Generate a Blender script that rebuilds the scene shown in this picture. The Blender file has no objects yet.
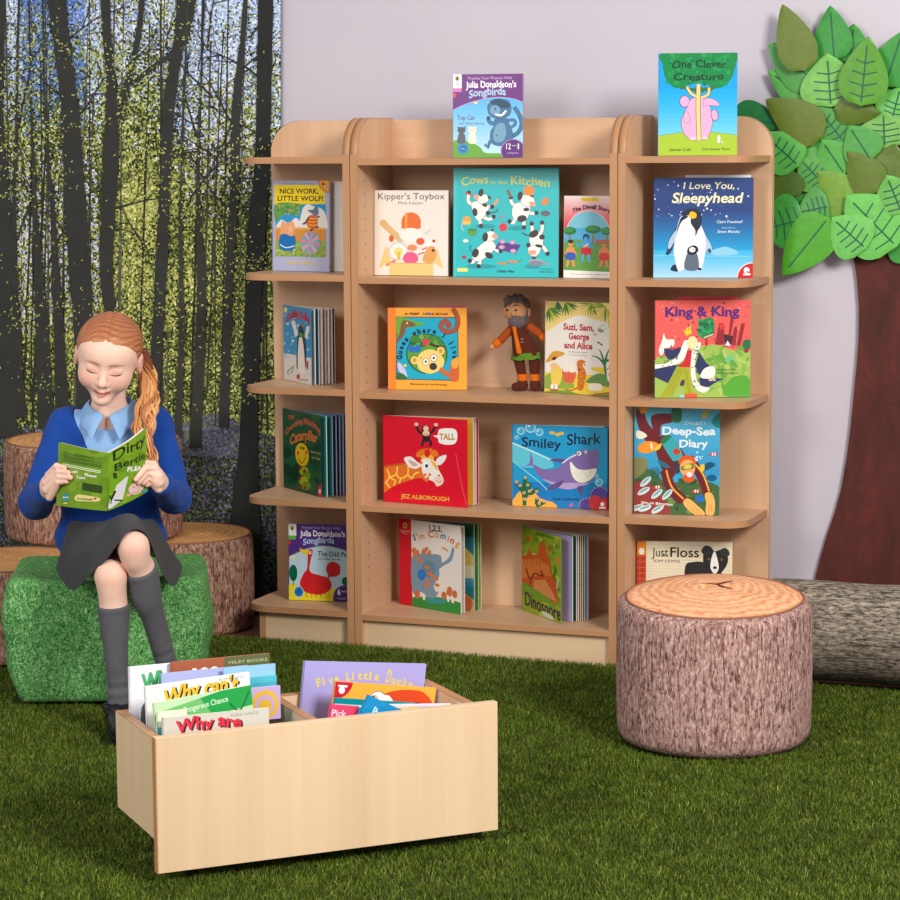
import bpy, bmesh, math, random
import numpy as np
from mathutils import Vector, Matrix
from mathutils.geometry import tessellate_polygon

PI = math.pi
rad = math.radians
SC = bpy.context.scene
COL = SC.collection


# ---------------------------------------------------------------- helpers
def lin(c):
    out = []
    for v in c[:3]:
        v = v / 255.0
        out.append(v / 12.92 if v <= 0.04045 else ((v + 0.055) / 1.055) ** 2.4)
    return tuple(out) + (1.0,)


def tag(o, label=None, cat=None, group=None, kind=None):
    if label:
        o['label'] = label
    if cat:
        o['category'] = cat
    if group:
        o['group'] = group
    if kind:
        o['kind'] = kind
    return o


def empty(name, loc=(0, 0, 0), rz=0.0, label=None, cat=None, group=None):
    o = bpy.data.objects.new(name, None)
    COL.objects.link(o)
    o.empty_display_size = 0.05
    o.location = loc
    o.rotation_euler = (0, 0, rz)
    return tag(o, label, cat, group)


def link(name, me, mats, parent=None, smooth=False):
    o = bpy.data.objects.new(name, me)
    COL.objects.link(o)
    if not isinstance(mats, (list, tuple)):
        mats = [mats]
    for m in mats:
        me.materials.append(m)
    if parent is not None:
        o.parent = parent
    if smooth:
        me.polygons.foreach_set('use_smooth', [True] * len(me.polygons))
    return o


class MB:
    """collects boxes, prisms and tubes into ONE mesh"""

    def __init__(self):
        self.bm = bmesh.new()

    def box(self, x0, x1, y0, y1, z0, z1, bev=0.0, mi=0, mat=None):
        r = bmesh.ops.create_cube(self.bm, size=1.0)
        vs = r['verts']
        for v in vs:
            v.co = Vector(((x0 + x1) / 2 + v.co.x * (x1 - x0), (y0 + y1) / 2 + v.co.y * (y1 - y0),
                           (z0 + z1) / 2 + v.co.z * (z1 - z0)))
        fs = list({f for v in vs for f in v.link_faces})
        for f in fs:
            f.material_index = mi
        if bev > 0:
            es = list({e for f in fs for e in f.edges})
            rb = bmesh.ops.bevel(self.bm, geom=es, offset=bev, segments=2, profile=0.6, affect='EDGES')
            vs = list({v for f in rb['faces'] for v in f.verts} | {v for v in vs if v.is_valid})
        if mat is not None:
            bmesh.ops.transform(self.bm, matrix=mat, verts=[v for v in vs if v.is_valid])
        return self

    def prism(self, pts, a0, a1, axis='z', mi=0, mi_side=None):
        """closed 2D outline pts extruded along an axis; pts are (x,y), (x,z) or (y,z)"""
        def P(p, a):
            if axis == 'z':
                return (p[0], p[1], a)
            if axis == 'y':
                return (p[0], a, p[1])
            return (a, p[0], p[1])
        lo = [self.bm.verts.new(P(p, a0)) for p in pts]
        hi = [self.bm.verts.new(P(p, a1)) for p in pts]
        n = len(pts)
        f1 = self.bm.faces.new(lo)
        f2 = self.bm.faces.new(hi)
        f1.material_index = f2.material_index = mi
        for i in range(n):
            f = self.bm.faces.new((lo[i], lo[(i + 1) % n], hi[(i + 1) % n], hi[i]))
            f.material_index = mi if mi_side is None else mi_side
        return self

    def tube(self, pts, radii, seg=8, mi=0, cap=True):
        pts = [Vector(p) for p in pts]
        if not isinstance(radii, (list, tuple)):
            radii = [radii] * len(pts)
        rings = []
        prev = None
        for i, p in enumerate(pts):
            t = (pts[min(i + 1, len(pts) - 1)] - pts[max(i - 1, 0)]).normalized()
            if prev is None:
                a = t.orthogonal().normalized()
            else:
                a = (prev - t * prev.dot(t)).normalized()
            prev = a
            b = t.cross(a)
            rings.append([self.bm.verts.new(p + (a * math.cos(2 * PI * k / seg) + b * math.sin(2 * PI * k / seg)) * radii[i])
                          for k in range(seg)])
        for i in range(len(rings) - 1):
            for k in range(seg):
                f = self.bm.faces.new((rings[i][k], rings[i][(k + 1) % seg], rings[i + 1][(k + 1) % seg], rings[i + 1][k]))
                f.material_index = mi
                f.smooth = True
        if cap:
            self.bm.faces.new(rings[0]).material_index = mi
            self.bm.faces.new(rings[-1]).material_index = mi
        return self

    def lathe(self, prof, seg=48, mi=0, mis=None, wob=None):
        """profile of (r,z) turned about z; mis = material index per profile segment; wob(angle, i) scales the radius"""
        rings = []
        for i, (r, z) in enumerate(prof):
            if r < 1e-6:
                rings.append([self.bm.verts.new((0, 0, z))])
            else:
                ring = []
                for k in range(seg):
                    a = 2 * PI * k / seg
                    s, dz = wob(a, i) if wob else (1.0, 0.0)
                    ring.append(self.bm.verts.new((r * s * math.cos(a), r * s * math.sin(a), z + dz)))
                rings.append(ring)
        for i in range(len(rings) - 1):
            A, B = rings[i], rings[i + 1]
            for k in range(seg):
                k2 = (k + 1) % seg
                if len(A) == 1 and len(B) == 1:
                    continue
                if len(A) == 1:
                    f = self.bm.faces.new((A[0], B[k2], B[k]))
                elif len(B) == 1:
                    f = self.bm.faces.new((A[k], A[k2], B[0]))
                else:
                    f = self.bm.faces.new((A[k], A[k2], B[k2], B[k]))
                f.material_index = mis[i] if mis else mi
                f.smooth = True
        return self

    def build(self, name, mats, parent=None, smooth=False):
        bmesh.ops.recalc_face_normals(self.bm, faces=self.bm.faces[:])
        me = bpy.data.meshes.new(name)
        self.bm.to_mesh(me)
        self.bm.free()
        return link(name, me, mats, parent, smooth)


# ---------------------------------------------------------------- materials
def new_mat(name, rough=0.6, spec=0.3):
    m = bpy.data.materials.new(name)
    m.use_nodes = True
    b = m.node_tree.nodes['Principled BSDF']
    b.inputs['Roughness'].default_value = rough
    b.inputs['Specular IOR Level'].default_value = spec
    return m, m.node_tree.nodes, m.node_tree.links, b


def plain(name, c, rough=0.6, spec=0.3):
    m, n, l, b = new_mat(name, rough, spec)
    b.inputs['Base Color'].default_value = lin(c)
    return m


def ramp(n, stops):
    r = n.new('ShaderNodeValToRGB')
    e = r.color_ramp.elements
    while len(e) > 1:
        e.remove(e[-1])
    e[0].position = stops[0][0]
    e[0].color = lin(stops[0][1])
    for p, c in stops[1:]:
        x = e.new(p)
        x.color = lin(c)
    return r


def coords(n, l, scale=(1, 1, 1), kind='Object', rot=(0, 0, 0)):
    t = n.new('ShaderNodeTexCoord')
    mp = n.new('ShaderNodeMapping')
    mp.inputs['Scale'].default_value = scale
    mp.inputs['Rotation'].default_value = rot
    l.new(t.outputs[kind], mp.inputs['Vector'])
    return mp.outputs['Vector']


def noise(n, l, vec, scale, detail=4, rough=0.55, dist=0.0):
    t = n.new('ShaderNodeTexNoise')
    t.inputs['Scale'].default_value = scale
    t.inputs['Detail'].default_value = detail
    t.inputs['Roughness'].default_value = rough
    t.inputs['Distortion'].default_value = dist
    l.new(vec, t.inputs['Vector'])
    return t.outputs['Fac']


def bump(n, l, b, fac, strength, dist=0.002):
    bp = n.new('ShaderNodeBump')
    bp.inputs['Strength'].default_value = strength
    bp.inputs['Distance'].default_value = dist
    l.new(fac, bp.inputs['Height'])
    l.new(bp.outputs['Normal'], b.inputs['Normal'])


def wood(name, axis, c0, c1, c2, rough=0.42):
    """melamine maple; the grain runs along the given axis"""
    m, n, l, b = new_mat(name, rough, 0.35)
    s = {'x': (1.2, 30, 30), 'y': (30, 1.2, 30), 'z': (30, 30, 1.2)}[axis]
    f = noise(n, l, coords(n, l, s), 1.0, 5, 0.6, 0.6)
    s2 = {'x': (1.0, 7, 7), 'y': (7, 1.0, 7), 'z': (7, 7, 1.0)}[axis]
    g = noise(n, l, coords(n, l, s2), 1.0, 2, 0.5, 0.2)
    mx = n.new('ShaderNodeMath')
    mx.operation = 'MULTIPLY_ADD'
    l.new(g, mx.inputs[0])
    mx.inputs[1].default_value = 0.55
    h = n.new('ShaderNodeMath')
    h.operation = 'MULTIPLY'
    l.new(f, h.inputs[0])
    h.inputs[1].default_value = 0.45
    l.new(h.outputs[0], mx.inputs[2])
    r = ramp(n, [(0.3, c0), (0.5, c1), (0.68, c2)])
    l.new(mx.outputs[0], r.inputs['Fac'])
    l.new(r.outputs['Color'], b.inputs['Base Color'])
    return m


def fabric(name, c0, c1, scale=900, rough=0.9, stripe=False, bstr=0.25):
    m, n, l, b = new_mat(name, rough, 0.12)
    v = coords(n, l)
    f = noise(n, l, v, scale, 2, 0.6)
    g = noise(n, l, v, 18, 3, 0.6)
    a = n.new('ShaderNodeMath')
    a.operation = 'MULTIPLY_ADD'
    l.new(f, a.inputs[0])
    a.inputs[1].default_value = 0.7
    h = n.new('ShaderNodeMath')
    h.operation = 'MULTIPLY'
    l.new(g, h.inputs[0])
    h.inputs[1].default_value = 0.3
    l.new(h.outputs[0], a.inputs[2])
    r = ramp(n, [(0.35, c0), (0.65, c1)])
    l.new(a.outputs[0], r.inputs['Fac'])
    l.new(r.outputs['Color'], b.inputs['Base Color'])
    b.inputs['Sheen Weight'].default_value = 0.08
    bump(n, l, b, a.outputs[0], bstr, 0.0015)
    return m


def attr_mat(name, rough=0.4, spec=0.3, bumpy=0.0, bscale=600, mottle=0.0):
    m, n, l, b = new_mat(name, rough, spec)
    a = n.new('ShaderNodeVertexColor')
    a.layer_name = 'Col'
    out = a.outputs['Color']
    if mottle:
        v = coords(n, l)
        f = noise(n, l, v, 60, 5, 0.65)
        mx = n.new('ShaderNodeMix')
        mx.data_type = 'RGBA'
        mx.blend_type = 'OVERLAY'
        mx.inputs['Factor'].default_value = mottle
        l.new(out, mx.inputs['A'])
        l.new(f, mx.inputs['B'])
        out = mx.outputs['Result']
    l.new(out, b.inputs['Base Color'])
    if bumpy:
        bump(n, l, b, noise(n, l, coords(n, l), bscale, 3, 0.6), bumpy, 0.002)
    return m


M = {}
MAPLE = ((199, 156, 119), (211, 170, 133), (220, 183, 147))
for ax in 'xyz':
    M['maple_' + ax] = wood('maple_' + ax, ax, *MAPLE)
    M['pale_' + ax] = wood('pale_maple_' + ax, ax, (216, 182, 142), (226, 194, 155), (234, 204, 167), 0.4)
    M['edge_' + ax] = wood('beech_edging_' + ax, ax, (178, 126, 86), (188, 136, 94), (198, 146, 104), 0.4)
M['print'] = attr_mat('printed_card', 0.32, 0.4)
M['matt_print'] = attr_mat('matt_print', 0.75, 0.15)
M['paper'] = plain('book_pages', (236, 230, 218), 0.8, 0.1)
M['dark_hole'] = plain('drilled_hole', (90, 58, 36), 0.8, 0.1)
M['black'] = plain('black_plastic', (24, 24, 26), 0.5, 0.3)
M['steel'] = plain('castor_steel', (150, 150, 152), 0.35, 0.5)


# ---------------------------------------------------------------- flat printed artwork
_txt = {}


def text_tris(s, bold=0.0):
    key = (s, bold)
    if key not in _txt:
        cu = bpy.data.curves.new('lettering', 'FONT')
        cu.body = s
        cu.size = 1.0
        cu.offset = bold
        cu.resolution_u = 3
        o = bpy.data.objects.new('lettering', cu)
        COL.objects.link(o)
        dg = bpy.context.evaluated_depsgraph_get()
        ev = o.evaluated_get(dg)
        me = ev.to_mesh()
        me.calc_loop_triangles()
        vs = [(v.co.x, v.co.y) for v in me.vertices]
        tr = [tuple(t.vertices) for t in me.loop_triangles]
        ev.to_mesh_clear()
        bpy.data.objects.remove(o)
        bpy.data.curves.remove(cu)
        _txt[key] = (vs, tr)
    return _txt[key]


def spline(pts, closed=True, n=6):
    out = []
    N = len(pts)
    rng = range(N) if closed else range(N - 1)
    for i in rng:
        if closed:
            p0, p1, p2, p3 = pts[i - 1], pts[i], pts[(i + 1) % N], pts[(i + 2) % N]
        else:
            p0, p1, p2, p3 = pts[max(i - 1, 0)], pts[i], pts[i + 1], pts[min(i + 2, N - 1)]
        for k in range(n):
            t = k / n
            out.append(tuple(0.5 * ((2 * b) + (-a + c) * t + (2 * a - 5 * b + 4 * c - d) * t * t + (-a + 3 * b - 3 * c + d) * t ** 3)
                             for a, b, c, d in zip(p0, p1, p2, p3)))
    if not closed:
        out.append(tuple(pts[-1]))
    return out


class Art:
    """printed artwork: stacked flat colour shapes on a page of w x h metres; coordinates in a drawing frame with y down"""

    def __init__(self, w, h, frame=(0, 0, 100, 100), bg=(255, 255, 255), step=6e-6, clip=True, off=0.0002, quad=None):
        self.w, self.h, self.fr, self.step, self.clip = w, h, frame, step, clip
        self.z = off
        self.V, self.F, self.C = [], [], []
        q = quad or ((frame[0], frame[1]), (frame[2], frame[1]), (frame[2], frame[3]), (frame[0], frame[3]))
        A, B = [], []
        for (x, y), (u, v) in zip(q, ((0, 0), (1, 0), (1, 1), (0, 1))):
            A.append([x, y, 1, 0, 0, 0, -u * x, -u * y])
            B.append(u)
            A.append([0, 0, 0, x, y, 1, -v * x, -v * y])
            B.append(v)
        self.hm = [float(k) for k in np.linalg.solve(np.array(A, float), np.array(B, float))]
        if bg is not None:
            self._tri(list(q), lin(bg))
            self.z += step

    def _tri(self, p, col):
        g = self.hm
        m = []
        for x, y in p:
            d = g[6] * x + g[7] * y + 1
            m.append(((g[0] * x + g[1] * y + g[2]) / d, (g[3] * x + g[4] * y + g[5]) / d))
        p = m
        if self.clip:
            for ax, lim, sg in ((0, 0.0, 1), (0, 1.0, -1), (1, 0.0, 1), (1, 1.0, -1)):
                if all(sg * (q[ax] - lim) >= -1e-7 for q in p):
                    continue
                o = []
                for i in range(len(p)):
                    a, b = p[i - 1], p[i]
                    da, db = sg * (a[ax] - lim), sg * (b[ax] - lim)
                    if (da >= 0) != (db >= 0):
                        t = da / (da - db)
                        o.append((a[0] + (b[0] - a[0]) * t, a[1] + (b[1] - a[1]) * t))
                    if db >= 0:
                        o.append(b)
                p = o
                if len(p) < 3:
                    return
        i0 = len(self.V)
        for q in p:
            self.V.append((q[0] * self.w, -self.z, (1 - q[1]) * self.h))
        # keep the face turned to -Y
        a = sum((p[i - 1][0] * p[i][1] - p[i][0] * p[i - 1][1]) for i in range(len(p)))
        idx = list(range(i0, i0 + len(p)))
        self.F.append(idx[::-1] if a > 0 else idx)
        self.C.append(col)

    def poly(self, pts, col):
        for t in tessellate_polygon([[Vector((p[0], p[1], 0)) for p in pts]]):
            self._tri([(pts[i][0], pts[i][1]) for i in t], lin(col))
        self.z += self.step
        return self

    def rect(self, x0, y0, x1, y1, col):
        self._tri([(x0, y0), (x1, y0), (x1, y1), (x0, y1)], lin(col))
        self.z += self.step
        return self

    def grad(self, x0, y0, x1, y1, ca, cb, n=12):
        for i in range(n):
            t = (i + 0.5) / n
            self._tri([(x0, y0 + (y1 - y0) * i / n), (x1, y0 + (y1 - y0) * i / n), (x1, y0 + (y1 - y0) * (i + 1) / n),
                       (x0, y0 + (y1 - y0) * (i + 1) / n)], lin([a + (b - a) * t for a, b in zip(ca, cb)]))
        self.z += self.step
        return self

    def blob(self, pts, col, ol=None, ow=0):
        s = spline(pts)
        if ol:
            self.line(s + [s[0]], ow, ol, False)
        return self.poly(s, col)

    def ell(self, cx, cy, rx, ry, col, rot=0, n=22, ol=None, ow=0):
        c, s = math.cos(rad(rot)), math.sin(rad(rot))
        def ring(ax, ay):
            return [(cx + ax * math.cos(2 * PI * k / n) * c - ay * math.sin(2 * PI * k / n) * s,
                     cy + ax * math.cos(2 * PI * k / n) * s + ay * math.sin(2 * PI * k / n) * c) for k in range(n)]
        if ol:
            self.poly(ring(rx + ow, ry + ow), ol)
        return self.poly(ring(rx, ry), col)

    def line(self, pts, wd, col, smooth=True, taper=False):
        p = spline(pts, False) if smooth and len(pts) > 2 else pts
        n = len(p)
        L, R_ = [], []
        for i in range(n):
            a, b = p[max(i - 1, 0)], p[min(i + 1, n - 1)]
            dx, dy = b[0] - a[0], b[1] - a[1]
            d = math.hypot(dx, dy) or 1
            k = wd / 2 * ((1 - i / n * 0.8) if taper else 1)
            L.append((p[i][0] - dy / d * k, p[i][1] + dx / d * k))
            R_.append((p[i][0] + dy / d * k, p[i][1] - dx / d * k))
        for i in range(n - 1):
            self._tri([L[i], L[i + 1], R_[i + 1], R_[i]], lin(col))
        self.z += self.step
        return self

    def text(self, s, x0, x1, ybase, ytop, col, bold=0.0, arc=0.0, rot=0.0, slope=0.0, shear=0.0, jit=0.0, seed=1):
        """fits the line of writing between x0 and x1, baseline to capital height; arc = rise of the middle"""
        vs, tr = text_tris(s, bold)
        if not vs:
            return self
        mn = min(v[0] for v in vs)
        mx = max(v[0] for v in vs)
        H = 0.73
        out = []
        for vx, vy in vs:
            t = (vx - mn) / (mx - mn)
            hh = vy / H * (ybase - ytop)
            x = x0 + t * (x1 - x0) + shear * hh
            y = ybase - hh - arc * (1 - (2 * t - 1) ** 2) + slope * t
            if jit:
                y += jit * math.sin(t * len(s) * 2.1 + seed)
            if rot:
                c, q = math.cos(rad(rot)), math.sin(rad(rot))
                cx, cy = (x0 + x1) / 2, ybase
                x, y = cx + (x - cx) * c - (y - cy) * q, cy + (x - cx) * q + (y - cy) * c
            out.append((x, y))
        for t in tr:
            self._tri([out[i] for i in t], lin(col))
        self.z += self.step
        return self

    def data(self, off=(0, 0, 0), fn=None):
        V = [(x + off[0], y + off[1], z + off[2]) for x, y, z in self.V]
        if fn:
            V = [fn(v) for v in V]
        return V, self.F, self.C


def col_mesh(name, V, F, C, mat, parent=None, smooth=False):
    """one mesh with a colour per face"""
    me = bpy.data.meshes.new(name)
    me.from_pydata(V, [], F)
    at = me.color_attributes.new('Col', 'FLOAT_COLOR', 'CORNER')
    buf = []
    for f, c in zip(F, C):
        buf.extend(list(c) * len(f))
    at.data.foreach_set('color', buf)
    return link(name, me, mat, parent, smooth)


def box_data(x0, x1, y0, y1, z0, z1, col):
    V = [(x, y, z) for z in (z0, z1) for y in (y0, y1) for x in (x0, x1)]
    F = [(0, 2, 3, 1), (4, 5, 7, 6), (0, 1, 5, 4), (2, 6, 7, 3), (0, 4, 6, 2), (1, 3, 7, 5)]
    return V, F, [lin(col)] * 6


def merge(*ds):
    V, F, C = [], [], []
    for v, f, c in ds:
        o = len(V)
        V += v
        F += [tuple(i + o for i in q) for q in f]
        C += c
    return V, F, C


def copy_tree(o, parent=None):
    c = o.copy()
    COL.objects.link(c)
    if parent is not None:
        c.parent = parent
    for ch in list(o.children):
        copy_tree(ch, c)
    return c
# ---------------------------------------------------------------- the room
WALL_Y = 0.36


def build_room():
    m, n, l, b = new_mat('lilac_wall_paint', 0.85, 0.15)
    r = ramp(n, [(0.3, (199, 191, 200)), (0.7, (204, 196, 204))])
    l.new(noise(n, l, coords(n, l), 2.5, 3), r.inputs['Fac'])
    l.new(r.outputs['Color'], b.inputs['Base Color'])
    bump(n, l, b, noise(n, l, coords(n, l), 260, 2), 0.05, 0.001)
    w = MB()
    w.box(-2.6, 1.9, WALL_Y, WALL_Y + 0.1, -0.02, 2.4)
    o = w.build('wall_back', m)
    o['kind'] = 'structure'

    m, n, l, b = new_mat('brown_floorboards', 0.5, 0.3)
    f = noise(n, l, coords(n, l, (2, 40, 1)), 1, 4, 0.6, 0.4)
    r = ramp(n, [(0.3, (118, 84, 62)), (0.7, (150, 112, 84))])
    l.new(f, r.inputs['Fac'])
    l.new(r.outputs['Color'], b.inputs['Base Color'])
    w = MB()
    w.box(-2.6, 1.9, -3.2, WALL_Y + 0.1, -0.07, -0.02)
    o = w.build('floor', m)
    o['kind'] = 'structure'


def build_turf():
    """artificial grass: a backing sheet with short blades, one object nobody could count"""
    rng = np.random.default_rng(5)
    N = 880000
    x = rng.uniform(-1.55, 1.6, N)
    y = rng.uniform(-2.75, -0.0085, N)
    # a trapezoid around the part of the mat the photograph could see
    dx, dy = x - 1.869, y + 5.142
    th = np.arctan2(-dx, dy)
    keep = (th < rad(40)) & (th > rad(2))
    keep &= np.hypot(dx, dy) > 2.4
    # no blades grow up into what stands on the mat
    def disc(cx, cy, r):
        return np.hypot(x - cx, y - cy) < r
    keep &= ~disc(0.6985, -0.590, 0.185) & ~disc(-1.05, -0.325, 0.176)
    c, s = math.cos(rad(25)), math.sin(rad(25))
    px, py = (x + 0.645) * c + (y + 0.59) * s, -(x + 0.645) * s + (y + 0.59) * c
    keep &= ~((np.abs(px) < 0.2) & (np.abs(py) < 0.155))
    keep &= ~((x > 0.64) & (x < 1.35) & (y > -0.05))
    for a_, b_ in ((0.06, 0.05), (0.06, 0.185), (0.5, 0.05), (0.5, 0.185)):
        c, s = math.cos(rad(44.505)), math.sin(rad(44.505))
        keep &= ~disc(0.1175 + a_ * c - b_ * s, -1.837 + a_ * s + b_ * c, 0.025)
    c, s = math.cos(rad(20.748)), math.sin(rad(20.748))
    qx, qy = (x + 0.6002) * c + (y + 0.6638) * s, -(x + 0.6002) * s + (y + 0.6638) * c
    keep &= ~((np.abs(qx - 0.066) < 0.04) & (np.abs(qy + 0.36) < 0.075))
    x, y = x[keep], y[keep]
    N = len(x)
    lump = 0.0035 * np.sin(7 * x + 1.3) * np.sin(6 * y) + 0.005 * np.exp(-((x + 0.35) / 0.35) ** 2) * np.exp(-(y / 0.12) ** 2)
    hgt = rng.uniform(0.005, 0.0115, N)
    ang = rng.uniform(0, 2 * PI, N)
    tuft = 0.5 + 0.5 * np.sin(31 * x + 4 * np.sin(13 * y)) * np.sin(29 * y + 3 * np.sin(17 * x))
    lean = rng.uniform(0.1, 0.95, N) * hgt
    la = rng.uniform(0, 2 * PI, N)
    wd = rng.uniform(0.0005, 0.0009, N)
    wx, wy = np.cos(ang) * wd, np.sin(ang) * wd
    lx, ly = np.cos(la) * lean, np.sin(la) * lean
    z0 = lump - 0.0055
    V = np.empty((N, 5, 3), np.float32)
    V[:, 0] = np.stack([x - wx, y - wy, z0], 1)
    V[:, 1] = np.stack([x + wx, y + wy, z0], 1)
    V[:, 2] = np.stack([x + wx * .8 + lx * .4, y + wy * .8 + ly * .4, z0 + hgt * .62], 1)
    V[:, 3] = np.stack([x - wx * .8 + lx * .4, y - wy * .8 + ly * .4, z0 + hgt * .62], 1)
    V[:, 4] = np.stack([x + lx, y + ly, z0 + hgt], 1)
    base = np.array([lin((76, 94, 18))[:3], lin((96, 113, 28))[:3], lin((56, 72, 16))[:3], lin((140, 146, 66))[:3], lin((114, 128, 40))[:3]])
    k = rng.choice(5, N, p=[.34, .26, .2, .06, .14])
    c = base[k] * rng.uniform(.75, 1.2, (N, 1)) * (0.75 + 0.45 * tuft)[:, None]
    # the backing sheet as a grid in the same mesh
    gx, gy = np.linspace(-1.55, 1.6, 64), np.linspace(-2.75, -0.0095, 56)
    X, Y = np.meshgrid(gx, gy)
    Z = 0.0035 * np.sin(7 * X + 1.3) * np.sin(6 * Y) + 0.005 * np.exp(-((X + 0.35) / 0.35) ** 2) * np.exp(-(Y / 0.12) ** 2) - 0.006
    G = np.stack([X, Y, Z], 2).reshape(-1, 3)
    G2 = G.copy()
    G2[:, 2] = -0.0195
    nb = N * 5
    verts = np.concatenate([V.reshape(-1, 3), G, G2]).astype(np.float32)
    ia = np.arange(N) * 5
    quads = np.stack([ia, ia + 1, ia + 2, ia + 3], 1)
    tris = np.stack([ia + 3, ia + 2, ia + 4], 1)
    nx, ny = 64, 56
    ii, jj = np.meshgrid(np.arange(nx - 1), np.arange(ny - 1))
    a = (jj * nx + ii).ravel() + nb
    gq = np.stack([a, a + 1, a + nx + 1, a + nx], 1)
    o2 = nx * ny
    bq = gq[:, ::-1] + o2
    rim = []
    for i in range(nx - 1):
        for j in (0, ny - 1):
            p = nb + j * nx + i
            rim.append((p, p + 1, p + 1 + o2, p + o2))
    for j in range(ny - 1):
        for i in (0, nx - 1):
            p = nb + j * nx + i
            rim.append((p, p + nx, p + nx + o2, p + o2))
    Q = np.concatenate([quads, gq, bq, np.array(rim)])
    loops = np.concatenate([Q.ravel(), tris.ravel()]).astype(np.int32)
    starts = np.concatenate([np.arange(len(Q)) * 4, len(Q) * 4 + np.arange(len(tris)) * 3]).astype(np.int32)
    me = bpy.data.meshes.new('turf')
    me.vertices.add(len(verts))
    me.vertices.foreach_set('co', verts.ravel())
    me.loops.add(len(loops))
    me.loops.foreach_set('vertex_index', loops)
    me.polygons.add(len(starts))
    me.polygons.foreach_set('loop_start', starts)
    me.update(calc_edges=True)
    cols = np.empty((len(verts), 4), np.float32)
    cols[:, 3] = 1
    cols[:nb, :3] = np.repeat(c, 5, 0)
    cols[nb:, :3] = lin((50, 64, 18))[:3]
    at = me.color_attributes.new('Col', 'FLOAT_COLOR', 'POINT')
    at.data.foreach_set('color', cols.ravel())
    m = attr_mat('artificial_grass', 0.6, 0.2)
    o = link('artificial_turf', me, m)
    tag(o, 'dark green artificial grass mat laid over the whole floor in front of the bookcases', 'grass mat', None, 'stuff')


# ---------------------------------------------------------------- bookcases
SHZ = [1.1342, 0.863, 0.5968, 0.3322, 0.0737]
FZ = -0.02
D = 0.226
PT = 0.0167
ST = 0.0141
HW = 0.3025


def side_outline(H, d0, d1, r=0.085, n=10):
    """outline in (y,z): rounded at the top front corner"""
    pts = [(d1, FZ), (d1, H)]
    for k in range(n + 1):
        a = PI / 2 * k / n
        pts.append((d0 + r - r * math.sin(a), H - r + r * math.cos(a)))
    pts.append((d0, FZ))
    return pts


def panel_with_holes(name, x0, x1, H, root, inner, holes):
    p = MB()
    p.prism(side_outline(H, 0.0015, D), x0, x1, 'x', 0)
    o = p.build(name, [M['maple_z']], root)
    # lipping along the front and the curved top
    e = MB()
    out = side_outline(H, 0.0, D)[1:]
    inn = [(y + (0.0016 if i > 0 else 0), z - (0.0016 if i < 11 else 0)) for i, (y, z) in enumerate(side_outline(H, 0.0, D)[1:])]
    vs = [[e.bm.verts.new((x, q[0], q[1])) for q in out] for x in (x0 - 0.0004, x1 + 0.0004)]
    for i in range(len(out) - 1):
        f = e.bm.faces.new((vs[0][i], vs[0][i + 1], vs[1][i + 1], vs[1][i]))
        f.smooth = i < len(out) - 2
    vi = [[e.bm.verts.new((x, q[0], q[1])) for q in inn] for x in (x0 - 0.0004, x1 + 0.0004)]
    for s in (0, 1):
        for i in range(len(out) - 1):
            e.bm.faces.new((vs[s][i], vs[s][i + 1], vi[s][i + 1], vi[s][i]))
    e.build('edge_strip', M['edge_z'], o)
    if holes:
        ha = None
        for yy in (0.045, 0.17):
            for k in range(34):
                zz = 0.12 + k * 0.0292
                if any(abs(zz - (s - ST / 2)) < 0.018 for s in SHZ):
                    continue
                if ha is None:
                    h = MB()
                    c = [h.bm.verts.new((0, 0.0022 * math.cos(2 * PI * q / 10), 0.0022 * math.sin(2 * PI * q / 10))) for q in range(10)]
                    h.bm.faces.new(c)
                    ha = k0 = h.build('peg_hole', M['dark_hole'], o)
                else:
                    k0 = ha.copy()
                    COL.objects.link(k0)
                k0.location = (inner[0], yy, zz)
    return o


def build_centre():
    root = empty('bookcase', (0, 0, 0), 0, 'tall middle maple bookcase with five straight shelves between the two rounded end units', 'bookcase')
    H = 1.2289
    panel_with_holes('side_panel', -HW - PT, -HW, H, root, (-HW + 0.0003,), True)
    panel_with_holes('side_panel', HW, HW + PT, H, root, (HW - 0.0003,), True)
    b = MB()
    b.box(-HW, HW, D - 0.008, D, FZ, H - 0.004)
    b.build('back_panel', M['maple_x'], root)
    for z in SHZ:
        s = MB()
        s.box(-HW + 0.0004, HW - 0.0004, 0.0016, D - 0.0085, z - ST, z)
        sh = s.build('shelf', M['maple_x'], root)
        e = MB()
        e.box(-HW + 0.0004, HW - 0.0004, 0.0, 0.0015, z - ST, z, 0.0005)
        e.build('edge_strip', M['edge_x'], sh)
    p = MB()
    p.box(-HW + 0.0004, HW - 0.0004, 0.014, 0.03, FZ, SHZ[4] - ST - 0.0004)
    p.build('plinth', M['pale_x'], root)


def corner_outline(sgn, xin, wid, depth, n=10, r=0.062):
    """shelf plan: straight front and end, rounded free corner"""
    xo = xin + sgn * wid
    pts = [(xin, depth), (xin, 0.0)]
    for k in range(n + 1):
        a = PI / 2 * k / n
        pts.append((xo - sgn * r + sgn * r * math.sin(a), r - r * math.cos(a)))
    pts.append((xo, depth))
    return pts


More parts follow.
